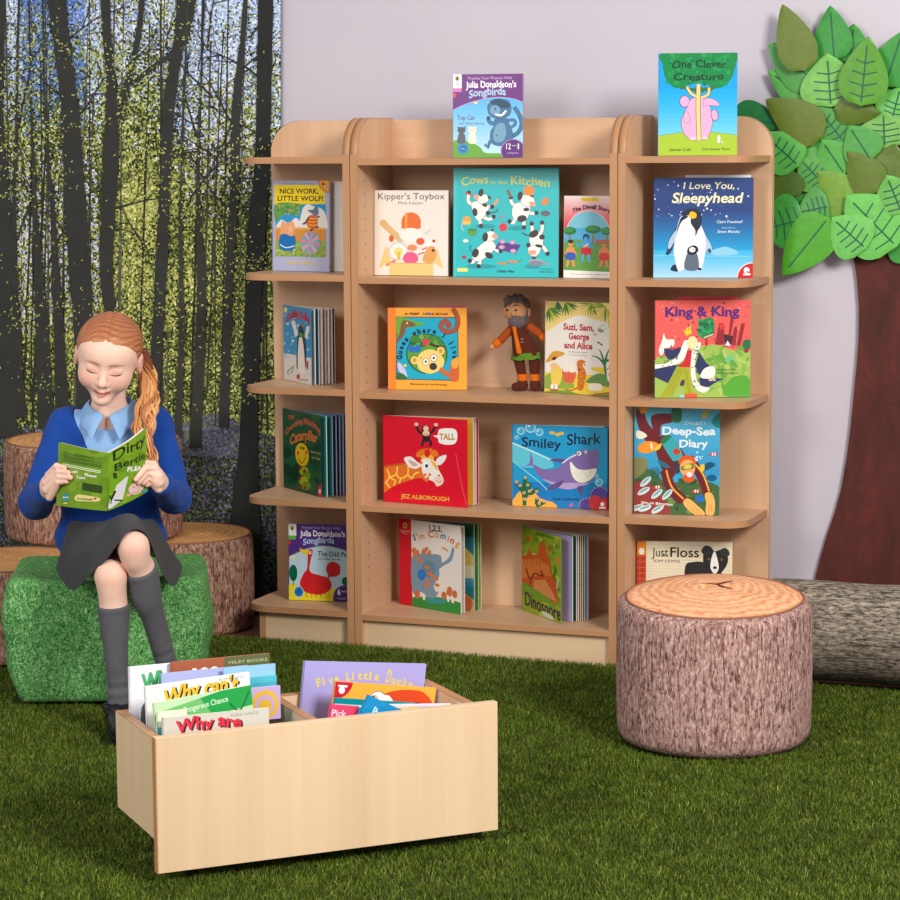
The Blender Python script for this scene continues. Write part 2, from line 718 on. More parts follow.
def build_end(sgn, dz, label, wid):
    root = empty('corner_shelf_unit', (0, 0, 0), 0, label, 'shelf unit')
    H = 1.2289
    xin = sgn * (HW + 2 * PT + 0.0024)
    xo = xin + sgn * wid
    a, c = sorted((sgn * (HW + PT + 0.0026), xin))
    panel_with_holes('side_panel', a, c, H, root, (xin + sgn * 0.0003,), False)
    # back panel with its rounded top outer corner
    R = 0.075
    xb = xo + sgn * 0.006
    pts = [(xin, FZ), (xin, H - 0.004)]
    for k in range(11):
        t = PI / 2 * k / 10
        pts.append((xb - sgn * R + sgn * R * math.sin(t), H - 0.004 - R + R * math.cos(t)))
    pts.append((xb, FZ))
    b = MB()
    b.prism(pts, D - 0.0145, D, 'y')
    bp = b.build('back_panel', M['maple_z'], root)
    e = MB()
    q = pts[1:]
    vs = [[e.bm.verts.new((x + sgn * 0.0005 * (i > 0), y, z + 0.0005 * (i < len(q) - 1))) for i, (x, z) in enumerate(q)] for y in (D - 0.0148, D + 0.0003)]
    for i in range(len(q) - 1):
        e.bm.faces.new((vs[0][i], vs[0][i + 1], vs[1][i + 1], vs[1][i])).smooth = i < len(q) - 2
    e.build('edge_strip', M['maple_z'], bp)
    for z in SHZ:
        z = z + dz
        out = corner_outline(sgn, xin + sgn * 0.0004, wid, D - 0.0152)
        s = MB()
        s.prism(out, z - ST, z, 'z')
        sh = s.build('shelf', M['maple_x'], root)
        e = MB()
        q = out[1:]
        nrm = []
        for i in range(len(q)):
            ang = 0 if i == 0 else PI / 2 if i == len(q) - 1 else PI / 2 * (i - 1) / (len(q) - 3)
            nrm.append((sgn * math.sin(ang), -math.cos(ang)))
        R4 = [[e.bm.verts.new((x + nx * o, y + ny * o, z + dzz)) for (x, y), (nx, ny) in zip(q, nrm)]
              for o, dzz in ((-0.0014, 0.0002), (0.0006, 0.0002), (0.0006, -ST - 0.0002), (-0.0014, -ST - 0.0002))]
        for A, B in zip(R4, R4[1:] + R4[:1]):
            for i in range(len(q) - 1):
                e.bm.faces.new((A[i], A[i + 1], B[i + 1], B[i]))
        for i in (0, -1):
            e.bm.faces.new([r_[i] for r_ in R4])
        e.build('edge_strip', M['edge_x'], sh)
    p = MB()
    a, c = sorted((xin + sgn * 0.0004, xo - sgn * 0.05))
    p.box(a, c, 0.02, 0.036, FZ, SHZ[4] + dz - ST - 0.0004)
    pl = p.build('plinth', M['pale_x'], root)
    e = MB()
    a, c = sorted((xo - sgn * 0.05, xo - sgn * 0.034))
    e.box(a, c, 0.02, D - 0.0152, FZ, SHZ[4] + dz - ST - 0.0004, 0.0008)
    e.build('plinth_return', M['edge_z'], root)


# ---------------------------------------------------------------- camera and light
def build_camera():
    cam = bpy.data.cameras.new('camera')
    cam.sensor_width = 36
    cam.lens = 2416.9 / 900 * 36
    cam.clip_end = 60
    o = bpy.data.objects.new('camera', cam)
    COL.objects.link(o)
    o.location = (1.86936, -5.14167, 1.15592)
    yaw, pitch, roll = 0.362122, 0.12393, -0.006125
    cy, sy, cp, sp = math.cos(yaw), math.sin(yaw), math.cos(pitch), math.sin(pitch)
    fwd = Vector((-sy * cp, cy * cp, -sp))
    rt = Vector((cy, sy, 0))
    up = rt.cross(fwd)
    r2 = math.cos(roll) * rt + math.sin(roll) * up
    u2 = -math.sin(roll) * rt + math.cos(roll) * up
    o.rotation_euler = Matrix((r2, u2, -fwd)).transposed().to_euler()
    SC.camera = o


def softbox(name, loc, target, w, h, power, color):
    li = bpy.data.lights.new(name, 'AREA')
    li.shape = 'RECTANGLE'
    li.size, li.size_y = w, h
    li.energy = power
    li.color = color
    o = bpy.data.objects.new(name, li)
    COL.objects.link(o)
    o.location = loc
    o.rotation_euler = (Vector(target) - Vector(loc)).to_track_quat('-Z', 'Y').to_euler()
    return o


def build_light():
    softbox('studio_softbox', (3.3, -3.3, 2.6), (0, 0, 0.5), 1.0, 1.0, 175, (1.0, 0.975, 0.94))
    softbox('studio_softbox_fill', (-0.9, -5.0, 2.3), (-0.1, 0, 0.5), 1.5, 1.5, 90, (1.0, 0.98, 0.96))
    w = bpy.data.worlds.new('studio')
    w.use_nodes = True
    bg = w.node_tree.nodes['Background']
    bg.inputs['Color'].default_value = (0.95, 0.97, 1.0, 1)
    bg.inputs['Strength'].default_value = 0.5
    SC.world = w
    SC.view_settings.view_transform = 'Standard'
    SC.view_settings.look = 'None'
    SC.view_settings.exposure = 0.0
    SC.view_settings.gamma = 1.0
# ---------------------------------------------------------------- cover artwork (drawing coordinates read with y down)
WHITE, BLACK = (246, 244, 240), (28, 26, 30)


def bubbles(a, spots, col=(190, 232, 244)):
    for x, y, r in spots:
        a.ell(x, y, r, r, col)
        a.ell(x, y, r * 0.78, r * 0.78, (60, 178, 216))
        a.ell(x - r * .3, y - r * .3, r * .2, r * .2, (240, 250, 252))


def dots(a, n, x0, y0, x1, y1, r0, r1, cols, seed=1, sq=1.0):
    g = random.Random(seed)
    for _ in range(n):
        r = g.uniform(r0, r1)
        a.ell(g.uniform(x0, x1), g.uniform(y0, y1), r, r * sq, g.choice(cols), g.uniform(0, 180), 8)


def art_wolf(w, h):
    a = Art(w, h, (35, 45, 545, 885), (176, 180, 208))
    a.text('A Viking Kite Story Reader', 125, 425, 82, 66, (70, 64, 96))
    a.rect(50, 85, 505, 262, (246, 214, 22))
    a.text('NICE WORK,', 100, 448, 165, 117, (36, 24, 30), 0.02)
    a.text('LITTLE WOLF!', 80, 490, 232, 184, (36, 24, 30), 0.02)
    a.rect(64, 262, 515, 750, (44, 152, 206))
    a.blob([(300, 480), (300, 330), (350, 262), (420, 290), (470, 300), (512, 360), (515, 500)], (238, 232, 220))
    a.blob([(70, 500), (110, 410), (180, 440), (250, 390), (300, 470), (220, 500)], (238, 230, 220))
    a.blob([(64, 262), (290, 262), (280, 320), (240, 360), (160, 350), (100, 390), (60, 430)], (96, 156, 74))
    dots(a, 60, 66, 265, 285, 370, 4, 11, [(120, 180, 80), (150, 96, 140), (70, 130, 60), (200, 170, 70)], 3)
    a.rect(64, 480, 515, 610, (224, 148, 58))
    a.rect(64, 478, 515, 494, (238, 180, 90))
    for x in range(80, 515, 30):
        a.rect(x, 495, x + 3, 605, (190, 116, 44))
    a.rect(64, 600, 515, 750, (146, 172, 62))
    dots(a, 90, 66, 610, 513, 748, 3, 9, [(96, 140, 50), (190, 196, 92), (230, 220, 200), (110, 90, 150), (210, 120, 60)], 4)
    a.blob([(115, 560), (112, 470), (130, 420), (150, 440), (190, 430), (215, 420), (235, 460), (230, 540), (180, 590)], (238, 166, 116))
    a.ell(200, 490, 22, 26, (244, 186, 140))
    a.blob([(105, 560), (150, 540), (200, 560), (240, 560), (244, 640), (220, 690), (140, 696), (96, 660)], (20, 110, 178))
    a.line([(104, 640), (160, 668), (236, 650)], 10, (220, 232, 238))
    a.ell(380, 620, 88, 108, (90, 176, 176))
    for k in range(8):
        t = k * PI / 4
        a.poly([(380, 620), (380 + 88 * math.cos(t), 620 + 108 * math.sin(t)), (380 + 88 * math.cos(t + .4), 620 + 108 * math.sin(t + .4))],
               (232, 120, 160) if k % 2 == 0 else (236, 150, 176))
    a.blob([(370, 370), (430, 368), (442, 440), (420, 490), (370, 480), (345, 440)], (226, 96, 40))
    for y in (390, 420, 450):
        a.line([(362, y), (400, y + 8), (438, y)], 8, (246, 190, 60))
    a.blob([(355, 318), (400, 312), (420, 290), (444, 296), (448, 350), (420, 370), (395, 350)], (110, 118, 140))
    for p in ([(370, 378), (330, 440), (310, 446)], [(440, 375), (458, 380)], [(400, 490), (376, 510)], [(430, 480), (450, 470)]):
        a.line(p, 16, (70, 66, 78), False)
    a.ell(545, 45, 98, 112, (196, 84, 40), 0, 40)
    a.ell(545, 45, 90, 104, (240, 160, 50), 0, 40)
    a.ell(503, 90, 13, 30, BLACK, -35)
    a.ell(507, 96, 6, 17, WHITE, -35)
    a.text('Robin Sellan', 165, 425, 822, 784, (240, 206, 110), 0.01)
    return a


def art_kip(w, h):
    a = Art(w, h, (35, 62, 742, 862), (240, 230, 218))
    a.text("Kipper's Toybox", 70, 706, 146, 84, (48, 44, 44))
    a.text('Mick Inkpen', 262, 498, 192, 166, (84, 78, 76))
    # a plain open toy box of soft toys, balls and blocks in the same colours
    a.poly([(180, 740), (80, 795), (140, 590), (230, 640)], (232, 202, 132))
    a.poly([(600, 740), (700, 800), (640, 610), (560, 640)], (232, 202, 132))
    a.line([(120, 372), (180, 430), (260, 500), (310, 540)], 62, (220, 184, 124))
    a.ell(122, 372, 34, 34, (224, 178, 112))
    a.ell(388, 360, 94, 92, (232, 112, 40))
    a.rect(296, 372, 480, 420, (232, 112, 40))
    a.ell(385, 480, 110, 66, (246, 240, 230))
    a.rect(330, 268, 350, 420, (244, 170, 70))
    a.line([(520, 470), (580, 432)], 14, (206, 202, 206))
    a.ell(268, 635, 98, 94, (214, 212, 214))
    a.ell(268, 635, 78, 74, (246, 242, 234))
    a.ell(268, 640, 44, 42, (244, 220, 130))
    a.rect(256, 640, 286, 716, (238, 184, 60))
    a.ell(200, 515, 24, 34, (226, 96, 44))
    a.ell(478, 540, 40, 34, (226, 96, 44))
    a.ell(400, 600, 48, 30, (236, 140, 96))
    a.ell(385, 700, 74, 60, (230, 92, 140))
    for k in range(3):
        a.line([(455 + 18 * k, 665 - 22 * k), (520 + 12 * k, 640 - 22 * k)], 12, (220, 70, 80) if k % 2 == 0 else WHITE, False)
    a.ell(568, 560, 46, 36, (246, 240, 232))
    a.ell(606, 536, 15, 15, (206, 40, 50))
    a.blob([(520, 650), (560, 590), (610, 590), (634, 650), (610, 720), (560, 745), (500, 720)], (226, 164, 90))
    a.ell(600, 624, 14, 14, (70, 40, 30))
    a.line([(150, 770), (240, 720)], 24, (224, 130, 90), False)
    a.rect(180, 742, 604, 862, (236, 204, 130))
    a.rect(180, 742, 604, 750, (206, 172, 104))
    return a


def art_topcat(w, h):
    a = Art(w, h, (38, 44, 703, 868), (112, 186, 226))
    a.grad(38, 270, 703, 868, (82, 176, 226), (196, 228, 238), 14)
    a.poly([(38, 44), (703, 44), (703, 325), (620, 292), (500, 274), (380, 280), (260, 306), (140, 345), (38, 395)], (108, 44, 124))
    a.line([(38, 395), (140, 345), (260, 306), (380, 280), (500, 274), (620, 292), (703, 325)], 6, (200, 150, 206))
    a.rect(38, 44, 120, 180, (246, 244, 236))
    a.ell(77, 84, 20, 22, (190, 170, 60))
    a.ell(77, 88, 10, 20, (60, 60, 30))
    a.rect(60, 122, 96, 128, (160, 160, 170))
    a.rect(60, 140, 96, 146, (160, 160, 170))
    a.rect(38, 180, 120, 218, (212, 120, 184))
    a.ell(48, 250, 20, 22, (226, 70, 66))
    a.text('Practise Your Phonics With', 180, 598, 96, 68, (196, 160, 206), 0.015)
    a.text("Julia Donaldson's", 160, 640, 178, 112, (250, 246, 250), 0.026, 4, jit=4)
    a.text('Songbirds', 190, 540, 276, 200, (176, 204, 230), 0.026, 12, slope=-24, jit=5)
    a.text('Top Cat', 78, 244, 492, 446, (104, 72, 150), 0.015)
    a.text('and Other Stories', 92, 336, 540, 514, (112, 84, 156), 0.01)
    dots(a, 11, 220, 300, 690, 440, 9, 15, [(246, 200, 90), (244, 160, 110), (240, 224, 130)], 12)
    # the blue cat
    B, BD, BL = (62, 112, 152), (34, 66, 96), (112, 158, 186)
    a.line([(600, 660), (660, 620), (692, 540), (670, 450), (620, 370)], 40, BD)
    a.line([(600, 660), (660, 620), (692, 540), (670, 450), (620, 370)], 30, B)
    a.blob([(440, 490), (540, 480), (580, 560), (610, 660), (560, 730), (470, 750), (400, 710), (400, 610), (430, 560)], B, BD, 8)
    a.blob([(450, 550), (520, 530), (545, 620), (520, 700), (450, 715), (420, 660)], BL)
    a.line([(440, 540), (390, 520), (372, 478)], 40, B)
    a.ell(376, 476, 18, 18, BD)
    a.line([(560, 500), (620, 500), (630, 540), (580, 580)], 30, B)
    a.line([(430, 700), (390, 710), (370, 770), (344, 735)], 34, B, False)
    a.blob([(370, 360), (400, 310), (470, 300), (560, 310), (590, 380), (570, 450), (500, 480), (420, 470), (380, 430)], B, BD, 8)
    a.blob([(400, 330), (440, 290), (520, 296), (580, 350), (560, 380), (480, 370)], BD)
    a.ell(440, 400, 50, 50, BL, 20)
    a.line([(440, 440), (500, 450), (545, 405)], 20, WHITE)
    a.ell(440, 388, 7, 16, BD)
    a.ell(494, 372, 7, 14, BD)
    a.ell(455, 650, 7, 8, BD)
    # hill and two kittens
    a.blob([(30, 720), (120, 690), (250, 735), (300, 770), (350, 820), (510, 830), (560, 880), (30, 880)], (100, 164, 52))
    for cx, cc, ce in ((118, (92, 92, 100), (40, 40, 46)), (222, (246, 228, 206), (150, 120, 100))):
        a.blob([(cx - 38, 715), (cx - 30, 640), (cx, 620), (cx + 32, 640), (cx + 36, 715), (cx, 730)], cc)
        a.ell(cx, 596, 38, 34, cc)
        a.poly([(cx - 38, 585), (cx - 36, 556), (cx - 12, 570)], cc)
        a.poly([(cx + 38, 585), (cx + 40, 556), (cx + 12, 570)], cc)
        a.ell(cx - 12, 595, 5, 6, ce)
        a.ell(cx + 14, 595, 5, 6, ce)
    a.ell(132, 778, 54, 54, (40, 136, 196))
    a.ell(132, 778, 34, 34, (30, 104, 164))
    a.text('free', 112, 150, 786, 766, (180, 220, 240))
    a.ell(610, 800, 118, 116, (160, 110, 176))
    a.ell(612, 804, 110, 110, (92, 36, 120))
    a.text('12', 545, 590, 785, 725, WHITE, 0.01)
    a.text('stories in', 600, 646, 756, 738, WHITE)
    a.text('1', 656, 667, 785, 725, WHITE, 0.0)
    a.text('reading book', 556, 664, 830, 812, (214, 190, 226))
    return a


def art_odd(w, h):
    a = Art(w, h, (72, 155, 690, 852), (196, 220, 232))
    a.poly([(72, 155), (690, 155), (690, 420), (640, 380), (500, 350), (380, 352), (240, 385), (130, 430), (72, 455)], (88, 48, 132))
    a.line([(72, 455), (130, 430), (240, 385), (380, 352), (500, 350), (640, 380), (690, 400)], 8, (120, 150, 110))
    a.rect(72, 155, 152, 266, (244, 244, 238))
    a.ell(110, 192, 20, 20, (200, 190, 70))
    a.ell(110, 200, 9, 16, (50, 50, 30))
    a.rect(72, 262, 144, 298, (110, 184, 60))
    a.ell(82, 328, 18, 18, (210, 50, 44))
    a.text('Practise Your Phonics With', 210, 600, 196, 172, (190, 170, 210), 0.015)
    a.text("Julia Donaldson's", 190, 650, 264, 210, (250, 246, 250), 0.026, 3, jit=3)
    a.text('Songbirds', 220, 540, 344, 286, (186, 206, 232), 0.026, 10, slope=-20, jit=4)
    a.text('The Odd Pet', 372, 690, 442, 395, (52, 56, 84), 0.02)
    a.text('and Other Stories', 372, 600, 476, 456, (64, 68, 96), 0.01)
    a.blob([(72, 850), (72, 720), (150, 712), (260, 770), (480, 750), (560, 730), (690, 780), (690, 860)], (240, 222, 40))
    a.ell(118, 604, 42, 76, (0, 104, 68))
    a.rect(113, 660, 121, 720, (60, 60, 40))
    a.ell(116, 462, 30, 18, (236, 230, 190))
    R = (216, 36, 40)
    a.ell(530, 560, 70, 66, R, 0, 22, (150, 30, 30), 4)
    for x in (520, 550, 580):
        a.poly([(x, 590), (x + 22, 590), (x + 8, 616)], R)
    a.line([(480, 640), (505, 590)], 26, R, False)
    a.blob([(188, 690), (225, 610), (262, 560), (270, 430), (280, 390), (310, 384), (318, 410), (292, 500), (292, 590), (400, 622), (470, 640), (508, 690), (490, 750), (400, 792), (280, 785), (210, 750)], R, (150, 26, 30), 4)
    a.poly([(182, 372), (205, 384), (280, 392), (274, 430), (226, 430), (196, 410)], (244, 206, 40))
    a.ell(294, 414, 12, 15, WHITE)
    a.ell(294, 414, 5, 6, BLACK)
    for x in (250, 300, 345, 395, 450, 485):
        a.line([(x, 775), (x + 2, 805), (x + 12, 822)], 6, (206, 40, 40))
    a.ell(174, 776, 52, 52, (210, 230, 240))
    a.ell(174, 776, 46, 46, (40, 126, 190))
    a.ell(174, 776, 24, 24, (26, 100, 166))
    a.ell(650, 820, 126, 120, (110, 70, 150))
    a.ell(654, 824, 118, 116, (76, 38, 116))
    a.text('6', 570, 604, 790, 738, WHITE, 0.03)
    a.text('stories', 610, 690, 764, 746, WHITE)
    a.text('book', 570, 660, 830, 812, (200, 186, 220))
    a.ell(660, 665, 44, 40, (0, 104, 68))
    return a


def cow(a, body, spots, limbs, head, nose, ears):
    OL = (50, 40, 44)
    for p in limbs:
        a.line(p, 30, OL)
        a.line(p, 25, (244, 240, 232))
        a.ell(p[-1][0], p[-1][1], 17, 17, OL)
    a.blob(body, (244, 240, 232), OL, 5)
    for s in spots:
        a.ell(*s[:4], OL, s[4])
    a.blob(head, (244, 240, 232), OL, 5)
    for e in ears:
        a.ell(*e[:4], OL, e[4])
    a.ell(*nose[:4], (244, 160, 130), nose[4])


def art_cows(w, h):
    a = Art(w, h, (20, 38, 838, 872), (30, 186, 190))
    a.rect(20, 38, 44, 872, (44, 196, 198))
    a.text('Cows', 80, 292, 170, 104, (222, 210, 60), 0.012, 0, slope=-20, jit=4)
    a.text('in the', 312, 440, 158, 132, (206, 206, 80), 0.01)
    a.text('Kitchen', 468, 768, 160, 92, (222, 210, 60), 0.012, 0, slope=20, jit=5)
    for x, y, rx in ((270, 484, 80), (520, 498, 70), (240, 792, 120), (640, 790, 60)):
        a.ell(x, y, rx, 18, (16, 150, 160))
    cow(a, [(160, 310), (220, 290), (290, 320), (290, 370), (250, 420), (210, 440), (180, 390)],
        [(188, 375, 20, 32, -10), (264, 320, 22, 14, 20), (290, 382, 18, 18, 0)],
        [[(170, 320), (135, 290), (140, 226)], [(280, 330), (322, 334)], [(250, 410), (300, 430), (335, 410)], [(225, 425), (235, 480)]],
        [(200, 262), (230, 240), (280, 244), (290, 290), (240, 310), (210, 290)], (200, 262, 22, 16, 40),
        [(235, 226, 20, 30, 10), (300, 262, 16, 10, 40)])
    a.line([(110, 226), (176, 246)], 12, (210, 60, 60), False)
    a.line([(340, 320), (366, 276)], 22, (236, 150, 90), False)
    a.line([(300, 385), (350, 372), (366, 352)], 8, (50, 40, 44))
    cow(a, [(490, 320), (540, 300), (600, 300), (620, 350), (590, 430), (520, 440), (480, 400)],
        [(590, 354, 24, 14, 0), (555, 424, 38, 26, -10)],
        [[(500, 330), (474, 300), (468, 262)], [(600, 380), (640, 384), (668, 380)], [(500, 420), (490, 455), (460, 445)], [(570, 430), (572, 490)]],
        [(550, 250), (620, 244), (650, 280), (650, 320), (590, 330), (550, 300)], (636, 312, 28, 18, 20),
        [(540, 250, 20, 34, 10), (632, 252, 16, 8, 10)])
    a.blob([(570, 190), (610, 178), (648, 196), (636, 244), (580, 240)], (240, 134, 30))
    a.line([(470, 260), (440, 204)], 26, (120, 104, 104), False)
    a.ell(738, 384, 38, 22, (96, 96, 106))
    a.ell(734, 294, 34, 24, (236, 130, 50), -40)
    a.ell(124, 440, 34, 34, (240, 160, 50))
    a.rect(96, 444, 152, 470, (244, 190, 80))
    a.line([(92, 440), (84, 490), (100, 520)], 5, (220, 210, 180))
    a.ell(168, 530, 38, 30, (84, 160, 60))
    a.ell(168, 512, 40, 10, (60, 130, 50))
    a.ell(410, 490, 32, 32, (222, 40, 56))
    a.ell(394, 410, 12, 15, (200, 110, 130))
    a.ell(104, 722, 18, 14, (180, 40, 50))
    a.ell(116, 596, 22, 13, (240, 234, 220))
    cow(a, [(170, 690), (220, 640), (290, 590), (340, 610), (350, 650), (300, 700), (230, 750), (180, 740)],
        [(194, 690, 26, 36, 20), (300, 706, 34, 22, 30)],
        [[(330, 640), (360, 668), (392, 672)], [(200, 730), (170, 760), (150, 750)], [(235, 735), (220, 790)]],
        [(270, 540), (320, 520), (356, 550), (340, 590), (290, 590)], (346, 560, 24, 20, 30), [(270, 566, 22, 36, 10), (326, 512, 14, 8, -40)])
    a.line([(160, 680), (150, 650), (160, 630)], 6, (50, 40, 44))
    a.poly([(376, 600), (548, 624), (510, 694), (348, 656)], (92, 44, 130))
    for x, y in ((405, 600), (400, 642), (484, 606), (490, 672)):
        a.ell(x, y, 26, 17, (172, 140, 196))
        a.ell(x, y, 13, 9, (232, 180, 150))
    cow(a, [(620, 550), (670, 510), (720, 560), (710, 640), (650, 650), (620, 610)],
        [(650, 540, 40, 26, -30), (712, 564, 22, 20, 0)],
        [[(640, 540), (636, 500), (632, 462)], [(700, 540), (714, 500), (712, 454)], [(715, 630), (740, 660), (756, 690)], [(655, 660), (652, 730)]],
        [(615, 640), (700, 630), (690, 690), (650, 710), (612, 690)], (638, 682, 34, 18, 0), [(606, 626, 14, 18, 0), (690, 632, 30, 12, 10)])
    a.line([(620, 555), (580, 545), (560, 530)], 8, (50, 40, 44))
    a.ell(666, 752, 58, 20, (170, 176, 184))
    a.ell(666, 764, 58, 22, (124, 134, 146))
    a.line([(720, 764), (780, 770)], 14, (150, 156, 160), False)
    for x, y in ((410, 766), (494, 752)):
        a.line([(x - 40, y), (x + 36, y + 4)], 14, (236, 120, 50), False)
        a.line([(x + 36, y), (x + 56, y - 10)], 8, (80, 140, 60), False)
    a.rect(52, 806, 134, 834, (240, 224, 110))
    a.text("Child's Play", 362, 496, 836, 818, (20, 40, 60), 0.02, shear=0.2)
    a.text('illustrated by', 706, 800, 812, 802, (20, 90, 100))
    a.text('Airlie Anderson', 690, 806, 834, 822, (20, 70, 84))
    return a


def art_diwali(w, h):
    a = Art(w, h, (36, 68, 484, 845), (244, 232, 228))
    a.grad(36, 68, 484, 380, (246, 226, 224), (222, 60, 66), 14)
    a.ell(262, 440, 214, 234, (236, 190, 190), 0, 40)
    a.ell(262, 440, 206, 226, (122, 196, 216), 0, 40)
    a.rect(36, 380, 484, 780, (70, 162, 210))
    a.rect(36, 370, 484, 480, (84, 172, 214))
    for x, y, r in ((90, 400, 62), (310, 384, 74), (440, 400, 56)):
        a.line([(x, y), (x, 520)], 18, (150, 120, 70), False)
        a.ell(x, y, r, 38, (36, 120, 60))
        a.ell(x - 10, y - 8, r * .7, 22, (64, 148, 72))
    a.blob([(36, 530), (150, 480), (300, 520), (484, 500), (484, 790), (36, 790)], (96, 156, 64))
    dots(a, 80, 40, 520, 480, 780, 4, 10, [(66, 128, 50), (124, 176, 72), (90, 140, 90)], 6)
    for x, c1, c2 in ((100, (226, 150, 80), (60, 90, 180)), (415, (226, 130, 80), (210, 60, 50))):
        for s in (-1, 1):
            a.line([(x + s * 14, 650), (x + s * 34, 740)], 26, c1, False)
            a.line([(x + s * 20, 560), (x + s * 50, 620)], 18, c1, False)
        a.blob([(x - 34, 560), (x + 34, 560), (x + 28, 640), (x - 28, 640)], c1)
        a.blob([(x - 38, 610), (x + 38, 610), (x + 40, 670), (x - 40, 670)], c2)
        a.ell(x, 520, 24, 30, c1)
        a.ell(x, 500, 26, 18, (50, 34, 30))
    for k in range(5):
        a.ell(350 + 26 * k, 500, 16, 22, (176, 104, 70))
    a.ell(245, 460, 30, 34, (40, 50, 90))
    a.ell(245, 478, 20, 26, (70, 160, 214))
    a.blob([(212, 500), (280, 500), (276, 570), (216, 570)], (70, 160, 214))
    a.line([(220, 515), (170, 540), (150, 500)], 18, (70, 160, 214))
    a.line([(275, 515), (310, 560)], 18, (70, 160, 214))
    a.line([(222, 560), (264, 520)], 16, (240, 206, 60), False)
    a.blob([(206, 560), (286, 560), (294, 620), (250, 630), (204, 620)], (206, 40, 44))
    for s in (-1, 1):
        a.line([(245 + s * 26, 620), (245 + s * 34, 690)], 24, (80, 172, 220), False)
    a.poly([(36, 772), (484, 784), (484, 845), (36, 845)], (244, 238, 230))
    a.text('Pictures and words, retold by Bell', 112, 450, 816, 800, (110, 100, 100))
    a.rect(196, 82, 362, 120, (240, 208, 50))
    a.text('Festival Time', 206, 354, 112, 92, (190, 130, 40), 0.02)
    a.text('The Diwali Story', 112, 470, 232, 190, (70, 30, 40), 0.035, 42)
    return a


def art_clever(w, h):
    a = Art(w, h, (62, 38, 704, 866), (14, 160, 226))
    a.grad(62, 330, 704, 720, (14, 164, 228), (120, 206, 240), 10)
    a.blob([(40, 725), (180, 690), (380, 668), (560, 685), (730, 725), (730, 890), (40, 890)], (166, 196, 52), (70, 80, 40), 5)
    g = random.Random(8)
    for k in range(64):
        t = PI * (k / 63) * 1.25 - 0.125 * PI
        x, y = 392 + 278 * math.cos(t), 140 + 196 * math.sin(t)
        a.ell(x, y, 24, 12, (60, 110, 50), g.uniform(0, 180), 8)
    a.blob([(110, 30), (104, 150), (120, 240), (200, 318), (320, 290), (420, 280), (560, 320), (650, 250), (676, 150), (670, 30)], (10, 132, 66))
    dots(a, 70, 130, 50, 650, 290, 8, 20, [(20, 146, 72), (8, 120, 60), (36, 154, 84)], 9)
    P, PO = (226, 172, 206), (110, 70, 100)
    a.ell(276, 428, 38, 44, P, 0, 22, PO, 5)
    a.blob([(300, 470), (330, 410), (420, 392), (490, 420), (480, 470), (500, 540), (495, 640), (450, 730), (330, 735), (270, 680), (252, 580)], P, PO, 6)
    a.blob([(440, 410), (500, 410), (558, 450), (540, 466), (480, 460), (430, 466)], P, PO, 5)
    a.ell(520, 540, 26, 44, P, -10, 22, PO, 5)
    a.blob([(272, 530), (300, 515), (322, 580), (296, 604), (272, 585)], P, PO, 5)
    a.ell(350, 728, 34, 14, (236, 196, 216))
    a.ell(440, 724, 26, 12, (236, 196, 216))
    a.line([(388, 290), (386, 500), (396, 745)], 40, (120, 100, 50))
    a.line([(388, 290), (386, 500), (396, 745)], 30, (232, 208, 130))
    for p in ([(292, 310), (330, 366), (378, 390)], [(474, 318), (466, 372), (410, 400)]):
        a.line(p, 28, (120, 100, 50))
        a.line(p, 20, (232, 208, 130))
    a.text('One Clever', 172, 612, 160, 98, (16, 58, 40), 0.014, 6, jit=4)
    a.text('Creature', 186, 592, 254, 194, (16, 58, 40), 0.016, -4, jit=4)
    a.ell(556, 735, 14, 34, (226, 228, 210))
    a.ell(585, 760, 12, 9, (206, 210, 180))
    a.text('Jeanne Cole', 152, 330, 828, 804, (70, 90, 40))
    a.text('Christine Pym', 420, 646, 824, 804, (70, 90, 40))
    return a


